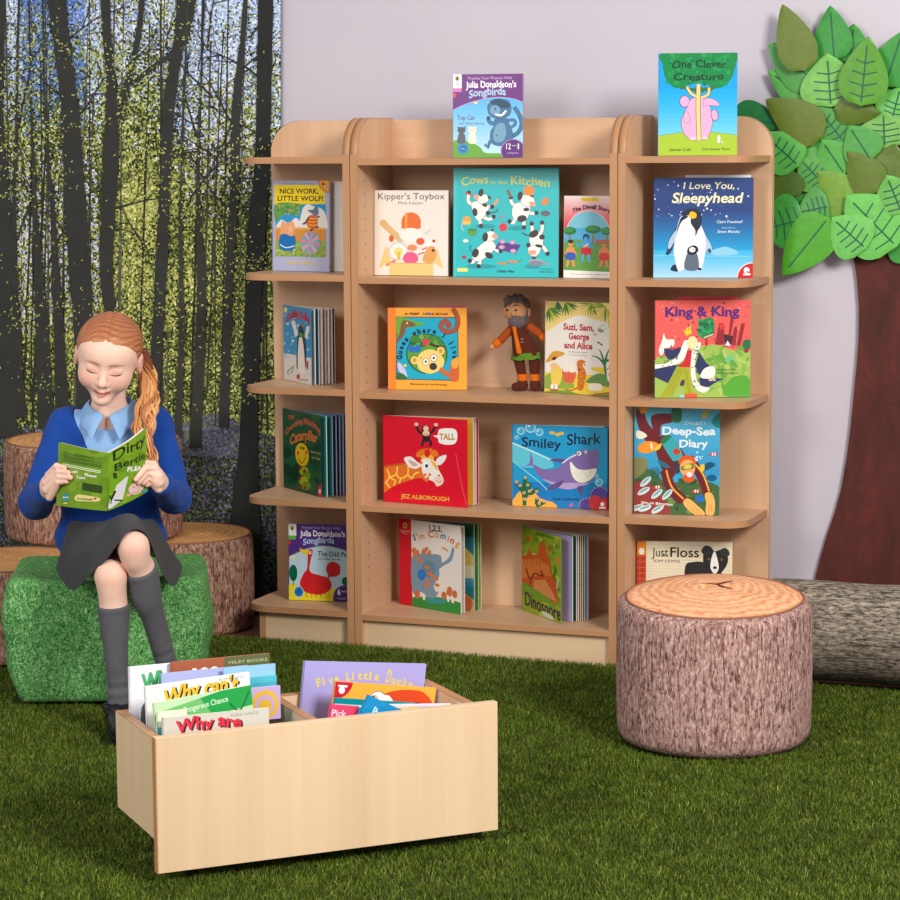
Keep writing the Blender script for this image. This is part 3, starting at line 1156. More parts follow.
def art_sleepy(w, h):
    a = Art(w, h, (36, 30, 870, 872), (46, 70, 128))
    a.grad(30, 320, 880, 640, (46, 74, 134), (34, 160, 214), 16)
    a.grad(30, 640, 880, 880, (60, 176, 222), (176, 214, 236), 10)
    a.blob([(500, 660), (560, 630), (650, 612), (750, 660), (700, 680), (560, 684)], (140, 200, 228))
    a.line([(36, 690), (200, 680), (420, 690), (860, 694)], 14, (110, 196, 226))
    dots(a, 44, 40, 40, 860, 400, 2, 9, [(210, 224, 244), (150, 180, 224), (240, 240, 250)], 21)
    a.text('I Love You,', 282, 710, 124, 64, (240, 232, 190), 0.012, shear=0.18)
    a.text('Sleepyhead', 186, 772, 240, 152, (240, 232, 190), 0.022, shear=0.18)
    a.blob([(180, 806), (206, 762), (236, 776), (240, 820)], (26, 40, 66))
    a.blob([(150, 640), (160, 560), (200, 490), (236, 440), (230, 520), (190, 640), (160, 680), (138, 670)], (40, 60, 92))
    a.blob([(156, 620), (170, 550), (226, 470), (220, 540), (180, 620)], (170, 196, 222))
    a.blob([(420, 450), (480, 530), (522, 610), (516, 664), (480, 640)], (176, 200, 222))
    a.ell(506, 646, 14, 22, (60, 74, 96), -20)
    a.blob([(236, 440), (262, 360), (330, 300), (400, 330), (430, 420), (470, 520), (474, 640), (440, 800), (400, 812), (320, 790), (250, 818), (222, 740), (206, 640), (220, 520)], (226, 232, 240))
    a.blob([(220, 530), (262, 370), (320, 350), (316, 366), (270, 400), (240, 470)], (30, 46, 74))
    a.blob([(270, 350), (300, 306), (360, 288), (420, 310), (440, 370), (430, 440), (410, 470), (388, 520), (384, 470), (348, 410), (344, 350)], (40, 46, 58))
    a.blob([(330, 352), (350, 314), (392, 330), (390, 366), (350, 372)], (244, 190, 40))
    a.blob([(296, 790), (310, 690), (340, 660), (400, 670), (418, 790), (360, 815)], (92, 106, 122))
    a.blob([(322, 668), (326, 622), (370, 600), (404, 612), (410, 650), (370, 680)], (36, 40, 48))
    a.ell(362, 636, 26, 22, WHITE)
    a.ell(372, 634, 5, 6, BLACK)
    a.ell(424, 800, 18, 12, (40, 44, 56))
    a.text('Claire Freedman', 564, 776, 412, 388, (226, 232, 240), 0.01, shear=0.15)
    a.text('illustrated by', 606, 720, 456, 444, (206, 220, 236))
    a.text('Simon Mendez', 570, 758, 494, 470, (226, 232, 240), 0.01, shear=0.15)
    a.ell(870, 872, 132, 128, (244, 230, 224), 0, 40)
    a.ell(870, 872, 126, 122, (206, 32, 44), 0, 40)
    a.ell(818, 810, 24, 26, WHITE)
    a.rect(790, 836, 850, 852, WHITE)
    a.ell(826, 824, 8, 8, (60, 60, 60))
    return a


def art_peng(w, h):
    a = Art(w, h, bg=(62, 150, 200), quad=((40, 32), (320, 108), (328, 858), (62, 752)))
    a.poly([(40, 500), (330, 600), (330, 870), (40, 770)], (232, 224, 214))
    dots(a, 40, 60, 120, 300, 560, 6, 16, [(120, 186, 216), (180, 210, 224), (210, 224, 226)], 5)
    a.text('Cuddly', 72, 200, 220, 140, (196, 30, 60), 0.05, 30, slope=-30)
    a.text('Dudley', 206, 312, 200, 120, (196, 30, 60), 0.05, 26, slope=70)
    a.ell(66, 86, 16, 26, (240, 230, 120))
    for p in ([(186, 360), (160, 280), (140, 206)], [(262, 390), (284, 340), (296, 280)]):
        a.line(p, 34, (244, 236, 226))
    a.blob([(180, 640), (184, 420), (200, 300), (224, 250), (250, 320), (266, 420), (276, 560), (262, 700), (200, 690)], (50, 56, 70))
    a.blob([(192, 650), (196, 440), (220, 340), (244, 440), (258, 580), (260, 720), (205, 710)], (244, 234, 224))
    a.line([(196, 330), (226, 372), (262, 350)], 22, (60, 140, 60))
    a.ell(232, 262, 10, 16, (220, 90, 60))
    for p in ([(92, 690), (130, 660), (158, 640)], [(100, 720), (96, 680)], [(130, 710), (150, 660)]):
        a.line(p, 6, (40, 40, 50))
    a.ell(196, 752, 16, 26, (206, 60, 40))
    a.ell(286, 660, 10, 44, (206, 50, 40))
    a.text('Jez Alborough', 200, 290, 790, 768, (120, 110, 100), slope=20)
    return a


def art_peep(w, h):
    a = Art(w, h, bg=(244, 166, 52), quad=((44, 44), (862, 38), (856, 845), (52, 862)))
    a.poly([(40, 40), (128, 40), (132, 870), (50, 870)], (236, 132, 44))
    a.rect(136, 136, 770, 756, (22, 168, 196))
    for k in range(46):
        t = k / 46
        for x, y in ((136 + 634 * t, 136), (136 + 634 * t, 756), (136, 136 + 620 * t), (770, 136 + 620 * t)):
            a.ell(x, y, 6, 6, (50, 40, 60), 0, 6)
    a.text('A PEEP', 218, 376, 112, 90, (110, 50, 20), 0.03)
    a.text('HOLE BOOK', 416, 676, 112, 90, (110, 50, 20), 0.03)
    a.ell(466, 98, 14, 14, (40, 130, 190))
    a.blob([(140, 140), (210, 140), (340, 180), (430, 190), (380, 220), (230, 250), (170, 310), (140, 320)], (104, 170, 50))
    a.blob([(140, 380), (170, 290), (180, 230), (200, 170), (250, 170), (330, 200), (320, 226), (240, 240), (220, 300), (170, 370)], (130, 88, 54))
    a.ell(246, 196, 10, 10, (230, 220, 190))
    a.line([(720, 46), (770, 140), (750, 250), (650, 280), (594, 220), (640, 170), (686, 210), (650, 234)], 46, (110, 50, 40))
    a.line([(720, 46), (770, 140), (750, 250), (650, 280), (594, 220), (640, 170), (686, 210), (650, 234)], 36, (170, 80, 56))
    a.ell(450, 498, 212, 198, (30, 70, 50), 0, 40)
    a.ell(450, 498, 202, 188, (88, 158, 52), 0, 40)
    dots(a, 26, 300, 330, 600, 420, 14, 34, [(60, 130, 50), (30, 100, 50), (110, 176, 60)], 4)
    a.line([(480, 400), (540, 420), (630, 430)], 26, (70, 60, 40))
    st = []
    for k in range(10):
        r = 56 if k % 2 == 0 else 24
        st.append((440 + r * math.sin(k * PI / 5), 384 - r * math.cos(k * PI / 5)))
    a.poly(st, (220, 60, 80))
    for s in (-1, 1):
        a.ell(324 + s * 34, 450, 34, 42, (40, 110, 190), s * 30)
    Y = (244, 208, 120)
    for x, y in ((324, 566), (594, 470)):
        a.ell(x, y, 40, 42, Y, 0, 22, (90, 60, 30), 6)
        a.ell(x, y, 20, 24, (206, 150, 70))
    a.blob([(350, 560), (390, 490), (480, 455), (560, 480), (630, 560), (600, 640), (500, 695), (410, 680), (362, 640)], Y)
    for x, y in ((440, 578), (522, 540)):
        a.ell(x, y, 30, 32, (250, 244, 230), 0, 20, (90, 60, 30), 5)
        a.ell(x, y, 12, 13, (60, 60, 60))
    a.ell(516, 624, 40, 36, (52, 54, 44))
    a.line([(385, 550), (400, 535)], 8, (90, 60, 30), False)
    word = 'Guess where I live'
    for k, ch in enumerate(word):
        if ch == ' ':
            continue
        t = rad(188 - (k + 0.4) * 196 / len(word))
        cx, cy = 455 + 262 * math.cos(t), 500 - 232 * math.sin(t)
        wd = {'I': 12, 'i': 12, 'l': 12, 'w': 48, 'G': 44}.get(ch, 32)
        a.text(ch, cx - wd / 2, cx + wd / 2, cy + 22, cy - 32, (24, 44, 78), 0.045, rot=90 - math.degrees(t))
    a.blob([(150, 590), (200, 620), (240, 690), (246, 750), (200, 720), (150, 650)], (200, 200, 232))
    a.blob([(140, 700), (200, 700), (250, 752), (140, 756)], (40, 110, 60))
    a.ell(226, 620, 14, 14, (240, 220, 70))
    a.line([(580, 650), (650, 690), (700, 720)], 50, (190, 110, 60))
    a.blob([(700, 590), (770, 540), (770, 750), (690, 740)], (206, 96, 50))
    a.blob([(700, 570), (770, 530), (770, 620), (720, 640)], (226, 166, 60))
    a.text('Illustrated by Paul Bromley', 280, 660, 808, 790, (130, 70, 20), 0.01)
    return a


def art_suzi(w, h):
    a = Art(w, h, (36, 22, 612, 838), (240, 234, 222))
    a.blob([(20, 0), (630, 0), (640, 180), (480, 170), (330, 140), (170, 210), (20, 290)], (240, 214, 132))
    g = random.Random(3)
    for bx, by, ang, n, ln in ((140, 20, 110, 7, 110), (60, 90, 60, 9, 130), (210, 30, 60, 8, 120), (440, 30, 130, 9, 110), (560, 50, 140, 11, 150), (600, 180, 100, 9, 130)):
        for k in range(n):
            t = rad(ang + (k - n / 2) * 14)
            ex, ey = bx + ln * math.cos(t), by + ln * math.sin(t)
            a.blob([(bx, by), ((bx + ex) / 2 - 7, (by + ey) / 2 + 7), (ex, ey), ((bx + ex) / 2 + 8, (by + ey) / 2 - 6)],
                   g.choice([(112, 156, 40), (76, 130, 60), (150, 176, 50), (196, 196, 60), (56, 116, 70)]))
    a.blob([(560, 180), (590, 220), (600, 330), (580, 350), (565, 260)], (226, 232, 220))
    a.rect(36, 660, 612, 838, (236, 210, 70))
    a.blob([(36, 700), (150, 650), (250, 700), (300, 780), (200, 800), (36, 800)], (150, 176, 70))
    a.blob([(400, 720), (520, 640), (640, 700), (640, 760), (480, 740)], (110, 150, 80))
    a.blob([(30, 850), (200, 810), (400, 840), (620, 800), (620, 860)], (120, 164, 60))
    a.blob([(440, 600), (540, 590), (600, 640), (500, 630)], (240, 206, 50))
    for ex, ey in ((450, 490), (510, 430), (600, 420), (600, 520)):
        a.line([(560, 560), ((560 + ex) / 2, (560 + ey) / 2 - 20), (ex, ey)], 22, (60, 124, 76), True, True)
    a.line([(560, 560), (575, 660)], 20, (70, 120, 70), False)
    a.blob([(580, 560), (612, 540), (640, 700), (590, 700)], (240, 236, 226))
    dots(a, 9, 560, 500, 610, 680, 5, 9, [(40, 40, 40)], 2)
    a.text('Suzi, Sam,', 196, 464, 270, 212, (196, 40, 56), 0.03)
    a.text('George', 244, 422, 352, 294, (196, 40, 56), 0.03)
    a.text('and Alice', 206, 452, 434, 376, (196, 40, 56), 0.03)
    a.text('by Beatrix Sands', 248, 408, 470, 456, (130, 130, 130))
    a.text('pictures Ann Eves', 248, 408, 496, 484, (130, 130, 130))
    a.ell(520, 264, 26, 17, (150, 150, 150), 20)
    a.ell(475, 300, 16, 11, (190, 186, 180))
    for x, y in ((506, 372), (530, 386)):
        a.ell(x, y, 14, 7, (90, 84, 70), 30)
    a.blob([(96, 620), (150, 590), (190, 640), (180, 740), (140, 780), (96, 740)], (238, 210, 90))
    a.ell(120, 600, 34, 30, (238, 196, 130))
    a.blob([(48, 555), (110, 470), (190, 470), (208, 490), (140, 530), (60, 570)], (222, 160, 60))
    a.ell(120, 532, 22, 14, (90, 50, 30), -30)
    for x in (105, 140):
        a.ell(x, 785, 14, 28, WHITE)
        a.ell(x, 815, 20, 8, (200, 40, 40))
    a.blob([(190, 600), (210, 650), (310, 640), (300, 720), (250, 750), (200, 700)], (236, 120, 80))
    for k in range(5):
        a.line([(200 + 22 * k, 640), (220 + 18 * k, 740)], 7, (206, 60, 50), False)
    a.ell(280, 620, 36, 30, (246, 236, 220))
    a.blob([(330, 640), (320, 560), (350, 530), (395, 545), (370, 580), (400, 640), (390, 740), (370, 800), (330, 790)], (216, 120, 40))
    dots(a, 24, 330, 560, 390, 780, 4, 9, [(150, 70, 30), (240, 170, 70)], 7)
    a.line([(330, 780), (270, 810), (220, 800)], 12, (200, 100, 40))
    a.blob([(430, 740), (530, 735), (540, 790), (440, 795)], (246, 240, 214))
    a.line([(470, 830), (560, 815), (612, 806)], 10, (216, 90, 40))
    return a


def art_king(w, h):
    a = Art(w, h, (52, 42, 868, 870), (232, 92, 84))
    dots(a, 70, 60, 60, 860, 440, 3, 9, [(150, 40, 60), (240, 150, 140), (90, 40, 70), (250, 180, 160)], 14)
    a.blob([(50, 560), (150, 510), (420, 440), (560, 420), (720, 470), (880, 500), (880, 890), (40, 890)], (156, 186, 82))
    dots(a, 70, 440, 450, 860, 860, 20, 60, [(140, 180, 70), (172, 196, 100), (118, 168, 60), (96, 160, 60)], 15, .35)
    a.blob([(640, 790), (720, 700), (830, 690), (880, 760), (880, 870), (660, 860)], (84, 164, 50))
    a.blob([(420, 300), (440, 230), (520, 185), (556, 230), (550, 330), (480, 370), (430, 340)], (24, 132, 74))
    dots(a, 20, 430, 210, 545, 340, 8, 22, [(50, 160, 90), (10, 104, 60), (30, 146, 84)], 5)
    a.line([(470, 362), (550, 330)], 10, (240, 200, 170), False)
    a.line([(490, 370), (494, 430)], 22, (190, 40, 50), False)
    for p in ([(565, 420), (600, 240), (640, 240), (640, 420)], [(680, 340), (700, 180), (726, 180), (700, 340)], [(700, 420), (730, 270), (756, 270), (740, 430)], [(750, 430), (790, 240), (820, 240), (780, 430)]):
        a.poly(p, (150, 34, 44))
    a.poly([(640, 330), (720, 350), (700, 420), (650, 440)], (70, 24, 40))
    a.poly([(600, 260), (634, 230), (650, 280), (610, 300)], (214, 50, 50))
    a.poly([(648, 430), (672, 386), (700, 430)], (220, 220, 230))
    a.ell(840, 420, 40, 44, (30, 110, 60))
    a.rect(815, 455, 850, 490, (150, 40, 44))
    a.ell(690, 540, 46, 20, (110, 190, 130), -30)
    a.text('King & King', 140, 772, 176, 92, (84, 30, 116), 0.03, 0, jit=4)
    W_, N_ = (240, 232, 224), (44, 50, 92)
    a.blob([(85, 470), (110, 390), (128, 320), (150, 370), (215, 375), (210, 430), (150, 450), (110, 510)], W_)
    a.blob([(130, 450), (200, 460), (270, 440), (270, 500), (190, 545), (150, 520)], N_)
    a.blob([(45, 590), (150, 575), (250, 510), (300, 390), (340, 400), (320, 510), (250, 580), (120, 610), (45, 625)], W_)
    a.poly([(45, 625), (245, 590), (200, 680), (165, 745), (45, 690)], N_)
    a.poly([(330, 460), (370, 470), (350, 620), (240, 605), (300, 560)], (206, 30, 44))
    a.poly([(240, 610), (350, 612), (330, 680), (170, 870), (90, 870), (200, 700)], (168, 172, 40))
    a.poly([(300, 640), (356, 640), (380, 870), (310, 870)], (168, 172, 40))
    for k in range(6):
        a.line([(250 + 14 * k, 625), (120 + 26 * k if k < 4 else 300 + 12 * k, 860)], 4, (120, 130, 30), False)
    a.blob([(370, 470), (420, 400), (446, 420), (400, 520), (400, 680), (440, 770), (520, 790), (470, 830), (400, 790), (360, 680)], W_)
    a.poly([(430, 480), (480, 560), (520, 600), (430, 680), (396, 600)], N_)
    a.poly([(430, 700), (640, 710), (560, 750), (500, 785), (440, 765)], N_)
    a.blob([(440, 690), (480, 620), (560, 610), (560, 690), (490, 710)], W_)
    for k in range(4):
        a.line([(510 + 14 * k, 690), (520 + 16 * k, 730)], 9, (240, 220, 180), False)
    dots(a, 34, 100, 400, 260, 600, 4, 7, [N_], 31)
    dots(a, 24, 366, 420, 420, 800, 4, 7, [N_], 32)
    a.ell(372, 402, 44, 54, (244, 224, 160))
    a.poly([(282, 282), (312, 306), (322, 262), (342, 300), (352, 236), (368, 320), (320, 345)], (248, 200, 30))
    a.text('Linda de Haan', 580, 736, 640, 624, (70, 80, 50))
    a.text('& Stern Nijland', 590, 760, 672, 654, (70, 80, 50))
    a.ell(288, 745, 18, 30, (60, 60, 90), 20)
    a.rect(310, 835, 412, 870, (226, 90, 50))
    a.rect(262, 846, 304, 870, (150, 206, 220))
    return a


def art_cat(w, h):
    a = Art(w, h, bg=(18, 78, 50), quad=((20, 32), (372, 130), (372, 885), (40, 770)))
    dots(a, 60, 30, 60, 370, 800, 20, 60, [(22, 90, 56), (14, 66, 44), (30, 100, 60)], 4)
    O_ = (228, 106, 70)
    a.text('The', 72, 130, 160, 110, O_, 0.03, slope=-26)
    a.text('Crunching', 48, 204, 300, 244, O_, 0.03, 20, slope=-110)
    a.text('Munching', 216, 366, 196, 136, O_, 0.03, 26, slope=110)
    a.text('Caterpillar', 92, 340, 396, 300, (226, 130, 60), 0.035, 44, slope=-6)
    for k in range(4):
        a.ell(216 + 20 * (k % 2), 640 + 44 * k, 40, 40, (120, 160, 30) if k % 2 else (180, 190, 40))
    for x, y in ((180, 610), (176, 700), (222, 640), (226, 790), (184, 770)):
        a.ell(x, y, 14, 18, (130, 50, 50))
    a.ell(200, 486, 60, 110, (244, 204, 30), -8)
    for x in (164, 240):
        a.ell(x, 470, 12, 22, (236, 110, 60))
    a.ell(192, 424, 7, 16, BLACK)
    a.ell(214, 430, 7, 16, BLACK)
    a.line([(166, 520), (196, 566), (238, 510)], 7, (110, 60, 20))
    a.text('Sheridan Cain', 274, 366, 470, 446, (214, 210, 140), slope=30)
    a.text('Jack Tickle', 286, 360, 526, 502, (214, 210, 140), slope=24)
    a.poly([(340, 790), (372, 760), (372, 890), (338, 876)], (206, 50, 50))
    a.ell(356, 830, 9, 20, WHITE)
    return a


def art_tall(w, h):
    a = Art(w, h, bg=(214, 10, 40), quad=((36, 52), (776, 96), (782, 832), (44, 770)))
    a.poly([(44, 480), (120, 470), (250, 440), (400, 470), (450, 580), (330, 580), (200, 615), (110, 655), (44, 700)], (226, 112, 34))
    for p in ([(70, 500), (90, 570), (52, 620)], [(160, 480), (150, 545), (90, 570)], [(150, 545), (190, 580), (250, 550), (255, 480)], [(250, 550), (290, 585)], [(90, 570), (140, 600), (128, 640)], [(190, 580), (180, 620)], [(290, 580), (320, 540), (390, 520)], [(60, 610), (96, 660)]):
        a.line(p, 12, (248, 208, 90))
    a.line([(44, 480), (180, 462), (300, 440)], 14, (190, 90, 30))
    Wt = (240, 232, 222)
    for k in range(14):
        t = PI * k / 13
        a.line([(424, 410), (424 + 100 * math.cos(t), 390 - 60 * math.sin(t))], 16, (232, 130, 30) if k % 2 else (222, 108, 24), False)
    a.blob([(372, 400), (420, 380), (476, 400), (470, 440), (390, 440)], (240, 180, 70))
    a.ell(424, 372, 26, 34, (214, 30, 30))
    a.blob([(222, 410), (280, 400), (330, 440), (370, 470), (330, 500), (270, 490), (236, 450)], Wt, (170, 150, 140), 4)
    a.blob([(256, 430), (300, 440), (340, 470), (300, 480)], (206, 170, 160))
    a.blob([(496, 460), (520, 410), (590, 388), (580, 430), (540, 470)], Wt, (170, 150, 140), 4)
    a.blob([(370, 430), (440, 420), (500, 450), (530, 520), (568, 590), (556, 630), (510, 650), (480, 610), (410, 580), (380, 520)], Wt)
    a.blob([(450, 430), (500, 460), (520, 520), (480, 480)], (240, 180, 60))
    a.blob([(480, 590), (530, 550), (566, 590), (550, 630), (510, 648)], (240, 206, 190))
    for x, y in ((405, 552), (430, 580), (446, 552), (400, 590), (420, 600), (370, 450), (362, 520)):
        a.ell(x, y, 13, 13, (226, 112, 34))
    a.ell(414, 474, 24, 28, (250, 250, 246))
    a.ell(418, 478, 14, 17, (110, 90, 70))
    a.ell(420, 478, 8, 10, BLACK)
    a.line([(510, 600), (530, 615), (556, 600)], 6, (190, 110, 100))
    a.ell(528, 560, 8, 8, (150, 100, 90))
    K = (40, 30, 34)
    for p in ([(400, 210), (350, 190), (328, 136)], [(430, 210), (470, 190), (500, 140)], [(400, 250), (380, 290), (384, 315)], [(430, 250), (455, 280), (450, 315)]):
        a.line(p, 22, K)
    a.ell(414, 230, 34, 50, K)
    a.ell(408, 168, 34, 32, K)
    a.ell(412, 166, 24, 24, (240, 200, 160))
    a.ell(414, 206, 32, 22, (240, 200, 160))
    a.line([(398, 212), (416, 220), (434, 210)], 5, (150, 60, 50))
    a.ell(328, 130, 18, 15, (240, 190, 160))
    a.ell(500, 134, 18, 15, (240, 190, 160))
    a.blob([(514, 220), (530, 175), (600, 164), (670, 175), (690, 230), (670, 290), (600, 302), (530, 286), (518, 250), (478, 226)], (244, 240, 232))
    a.text('TALL', 530, 668, 260, 206, (196, 130, 40), 0.03)
    a.text('JEZ ALBOROUGH', 192, 618, 744, 708, (226, 176, 70), 0.025, slope=32)
    a.line([(676, 380), (720, 600), (772, 810)], 3, (240, 130, 140))
    return a


def art_smiley(w, h):
    a = Art(w, h, bg=(26, 154, 204), quad=((32, 42), (868, 56), (866, 800), (36, 772)))
    a.poly([(30, 560), (870, 560), (870, 810), (30, 780)], (20, 124, 190))
    a.poly([(32, 205), (230, 290), (380, 360), (400, 420), (330, 440), (240, 430), (130, 430), (32, 370)], (96, 198, 216))
    a.line([(32, 210), (200, 280), (380, 360)], 14, (190, 234, 236))
    a.line([(32, 370), (120, 440), (260, 550), (340, 630)], 8, (150, 216, 230))
    bubbles(a, [(105, 100, 34), (190, 70, 46), (268, 108, 34), (70, 160, 18), (792, 552, 34), (774, 496, 16)])
    S, SD, SL = (128, 106, 166), (96, 76, 134), (178, 158, 204)
    a.blob([(180, 390), (190, 290), (212, 360), (215, 400), (240, 420), (190, 410), (120, 424)], S)
    a.blob([(360, 360), (420, 342), (500, 352), (470, 380)], SD)
    a.blob([(215, 400), (300, 440), (400, 440), (470, 390), (560, 310), (640, 262), (720, 268), (770, 250), (794, 310), (780, 420), (740, 530), (640, 590), (520, 622), (400, 590), (300, 530), (240, 470)], S)
    a.blob([(300, 530), (420, 560), (560, 560), (700, 560), (640, 590), (520, 620), (400, 590)], SL)
    a.blob([(540, 370), (600, 430), (680, 440), (770, 430), (740, 510), (660, 556), (590, 540), (548, 470)], (240, 238, 220), (70, 50, 90), 3)
    a.line([(560, 480), (600, 440), (590, 520), (650, 440), (690, 510), (730, 440)], 3, (150, 150, 140), False)
    a.line([(470, 385), (520, 345), (590, 305)], 12, (226, 226, 240))
    a.blob([(340, 632), (380, 580), (480, 540), (440, 600)], SD)
    a.blob([(600, 600), (650, 590), (640, 668), (620, 650)], SD)
    for x, y, r in ((617, 294, 20), (674, 280, 13)):
        a.ell(x, y, r, r, WHITE)
        a.ell(x - 4, y, r * .45, r * .45, BLACK)
    a.text('Smiley', 114, 458, 235, 145, (22, 26, 52), 0.014, 0, slope=22, jit=5)
    a.text('Shark', 510, 812, 215, 112, (22, 26, 52), 0.014, 0, slope=-10, jit=6)
    for x, y in ((380, 112), (430, 126), (460, 116)):
        a.ell(x, y, 26, 14, (240, 190, 50))
    a.blob([(40, 780), (60, 690), (110, 640), (150, 700), (200, 620), (260, 690), (320, 720), (390, 740), (400, 790)], (246, 176, 66))
    for p in ([(140, 770), (130, 660), (70, 560)], [(135, 680), (140, 590), (144, 510)], [(140, 690), (175, 640), (176, 560)], [(150, 690), (210, 650), (262, 620)], [(240, 770), (290, 750), (320, 730)], [(245, 760), (250, 700)]):
        a.line(p, 34, (30, 100, 50))
    for x, y in ((72, 560), (100, 590), (145, 520), (168, 585), (182, 640), (135, 655), (246, 640), (182, 690), (140, 712), (250, 700), (268, 748), (310, 730)):
        a.ell(x, y, 13, 13, (240, 210, 170))
        a.ell(x, y, 8, 8, (214, 60, 60))
    for cx, cy, r in ((800, 680, 80), (690, 770, 66)):
        for k in range(18):
            t = k * 2 * PI / 18
            a.line([(cx, cy), (cx + (r + 14) * math.cos(t), cy + (r + 14) * math.sin(t))], 8, (220, 130, 130), False)
        a.ell(cx, cy, r, r, (84, 66, 150))
    a.blob([(700, 740), (740, 670), (800, 690), (800, 760), (740, 800)], (214, 50, 56))
    a.text('Ruth Galloway', 390, 620, 718, 692, (20, 50, 100), 0.01)
    a.ell(868, 800, 122, 110, (206, 30, 40), 0, 40)
    a.ell(822, 748, 18, 20, WHITE)
    a.rect(794, 772, 850, 788, WHITE)
    a.ell(548, 760, 12, 22, (226, 90, 130), 40)
    return a


def art_deep(w, h):
    a = Art(w, h, (44, 10, 724, 868), (60, 166, 206))
    a.grad(40, 10, 724, 560, (96, 186, 216), (48, 150, 200), 10)
    a.blob([(40, 560), (180, 520), (300, 620), (480, 600), (720, 640), (730, 890), (30, 890)], (70, 104, 60))
    dots(a, 60, 50, 600, 700, 860, 10, 36, [(60, 92, 50), (96, 124, 66), (120, 140, 80), (50, 80, 56)], 3, .6)
    a.blob([(44, 640), (140, 620), (250, 700), (320, 800), (310, 870), (44, 870)], (150, 60, 54))
    a.blob([(44, 440), (130, 430), (150, 500), (90, 570), (44, 580)], (130, 130, 80))
    for x in range(180, 240, 14):
        a.line([(x, 590), (x + 6, 540), (x - 4, 500)], 12, (40, 100, 70), True, True)
    R = (112, 34, 40)
    a.blob([(60, 40), (110, 40), (150, 150), (240, 260), (230, 320), (140, 300), (70, 170)], R)
    a.blob([(180, 100), (340, 80), (350, 140), (260, 170), (250, 250), (210, 240)], R)
    a.blob([(344, 36), (414, 36), (414, 134), (350, 138)], (36, 112, 70))
    a.blob([(70, 20), (130, 30), (150, 60), (100, 80)], (224, 150, 40))
    a.blob([(210, 300), (260, 250), (340, 260), (460, 420), (400, 500), (350, 580), (290, 560), (230, 420)], R)
    a.line([(290, 520), (340, 660), (440, 760)], 84, R)
    a.line([(300, 520), (344, 650), (440, 744)], 14, (240, 170, 60))
    a.line([(480, 420), (560, 530), (630, 690)], 70, R)
    a.line([(510, 450), (590, 540), (645, 680)], 14, (240, 180, 70))
    a.blob([(440, 760), (480, 740), (560, 800), (610, 850), (590, 880), (520, 860), (450, 800)], (240, 180, 100))
    a.blob([(610, 700), (660, 690), (690, 760), (680, 860), (620, 860), (620, 770)], (240, 180, 100))
    for p in ([(520, 800), (590, 868)], [(500, 820), (560, 870)], [(640, 780), (640, 860)], [(660, 780), (668, 856)]):
        a.line(p, 5, (206, 130, 70), False)
    a.blob([(264, 300), (330, 250), (430, 390), (380, 450), (340, 430)], (60, 168, 176))
    a.blob([(256, 290), (290, 250), (340, 250), (330, 270), (274, 316)], (40, 120, 70))
    a.blob([(350, 370), (385, 350), (415, 380), (380, 400)], (210, 60, 40))
    a.blob([(360, 460), (390, 450), (410, 530), (370, 540)], (60, 60, 70))
    a.ell(468, 450, 70, 50, (226, 90, 36))
    a.ell(470, 500, 62, 66, (246, 170, 100))
    a.blob([(420, 490), (510, 460), (520, 500), (430, 520)], (120, 140, 60))
    a.ell(470, 490, 32, 18, (240, 200, 90), -12)
    a.ell(480, 580, 48, 34, (226, 90, 36))
    a.ell(486, 552, 24, 20, (226, 226, 224))
    a.blob([(74, 340), (130, 300), (200, 300), (250, 330), (210, 370), (140, 392), (80, 380)], (244, 150, 40))
    a.line([(178, 310), (186, 360)], 16, (246, 236, 220), False)
    a.blob([(205, 350), (260, 310), (250, 350), (215, 370)], (240, 200, 60))
    a.blob([(60, 220), (100, 220), (146, 255), (100, 280), (62, 270)], (240, 236, 210))
    for x, y, q in ((136, 615, -42), (120, 690, -30), (226, 710, -40), (310, 712, -46), (70, 822, -20), (130, 825, -20), (232, 832, -30)):
        a.ell(x, y, 56, 22, (206, 224, 226), q)
        a.ell(x, y - 6, 44, 8, (130, 160, 160), q)
    a.blob([(570, 500), (640, 450), (690, 470), (650, 500), (590, 525)], (24, 84, 110))
    a.blob([(570, 480), (604, 470), (600, 520), (566, 520)], (236, 200, 50))
    a.ell(664, 574, 40, 26, (24, 90, 140))
    for x, y in ((676, 388), (540, 680), (230, 656)):
        a.ell(x, y, 38, 13, (206, 60, 60), -8)
        a.ell(x - 8, y, 6, 13, WHITE)
        a.ell(x + 12, y, 6, 13, WHITE)
    a.ell(570, 738, 32, 30, (40, 110, 200))
    a.blob([(590, 60), (640, 40), (620, 100), (580, 110)], (190, 180, 80))
    a.blob([(660, 130), (724, 70), (730, 170), (690, 175)], (30, 130, 120))
    a.blob([(236, 440), (300, 470), (330, 500), (280, 500), (244, 470)], (40, 110, 130))
    dots(a, 12, 535, 370, 590, 440, 4, 8, [(220, 240, 246)], 5)
    a.text("Dougal's", 446, 610, 160, 130, (206, 232, 236), 0.0, jit=3)
    a.text('Deep-Sea', 268, 690, 240, 176, (232, 242, 244), 0.03, 0, jit=4)
    a.text('Diary', 404, 632, 336, 276, (232, 242, 244), 0.03, 0, jit=4)
    a.text('Simon Bartram', 100, 352, 790, 768, (236, 238, 230), 0.02, slope=10, jit=3)
    return a


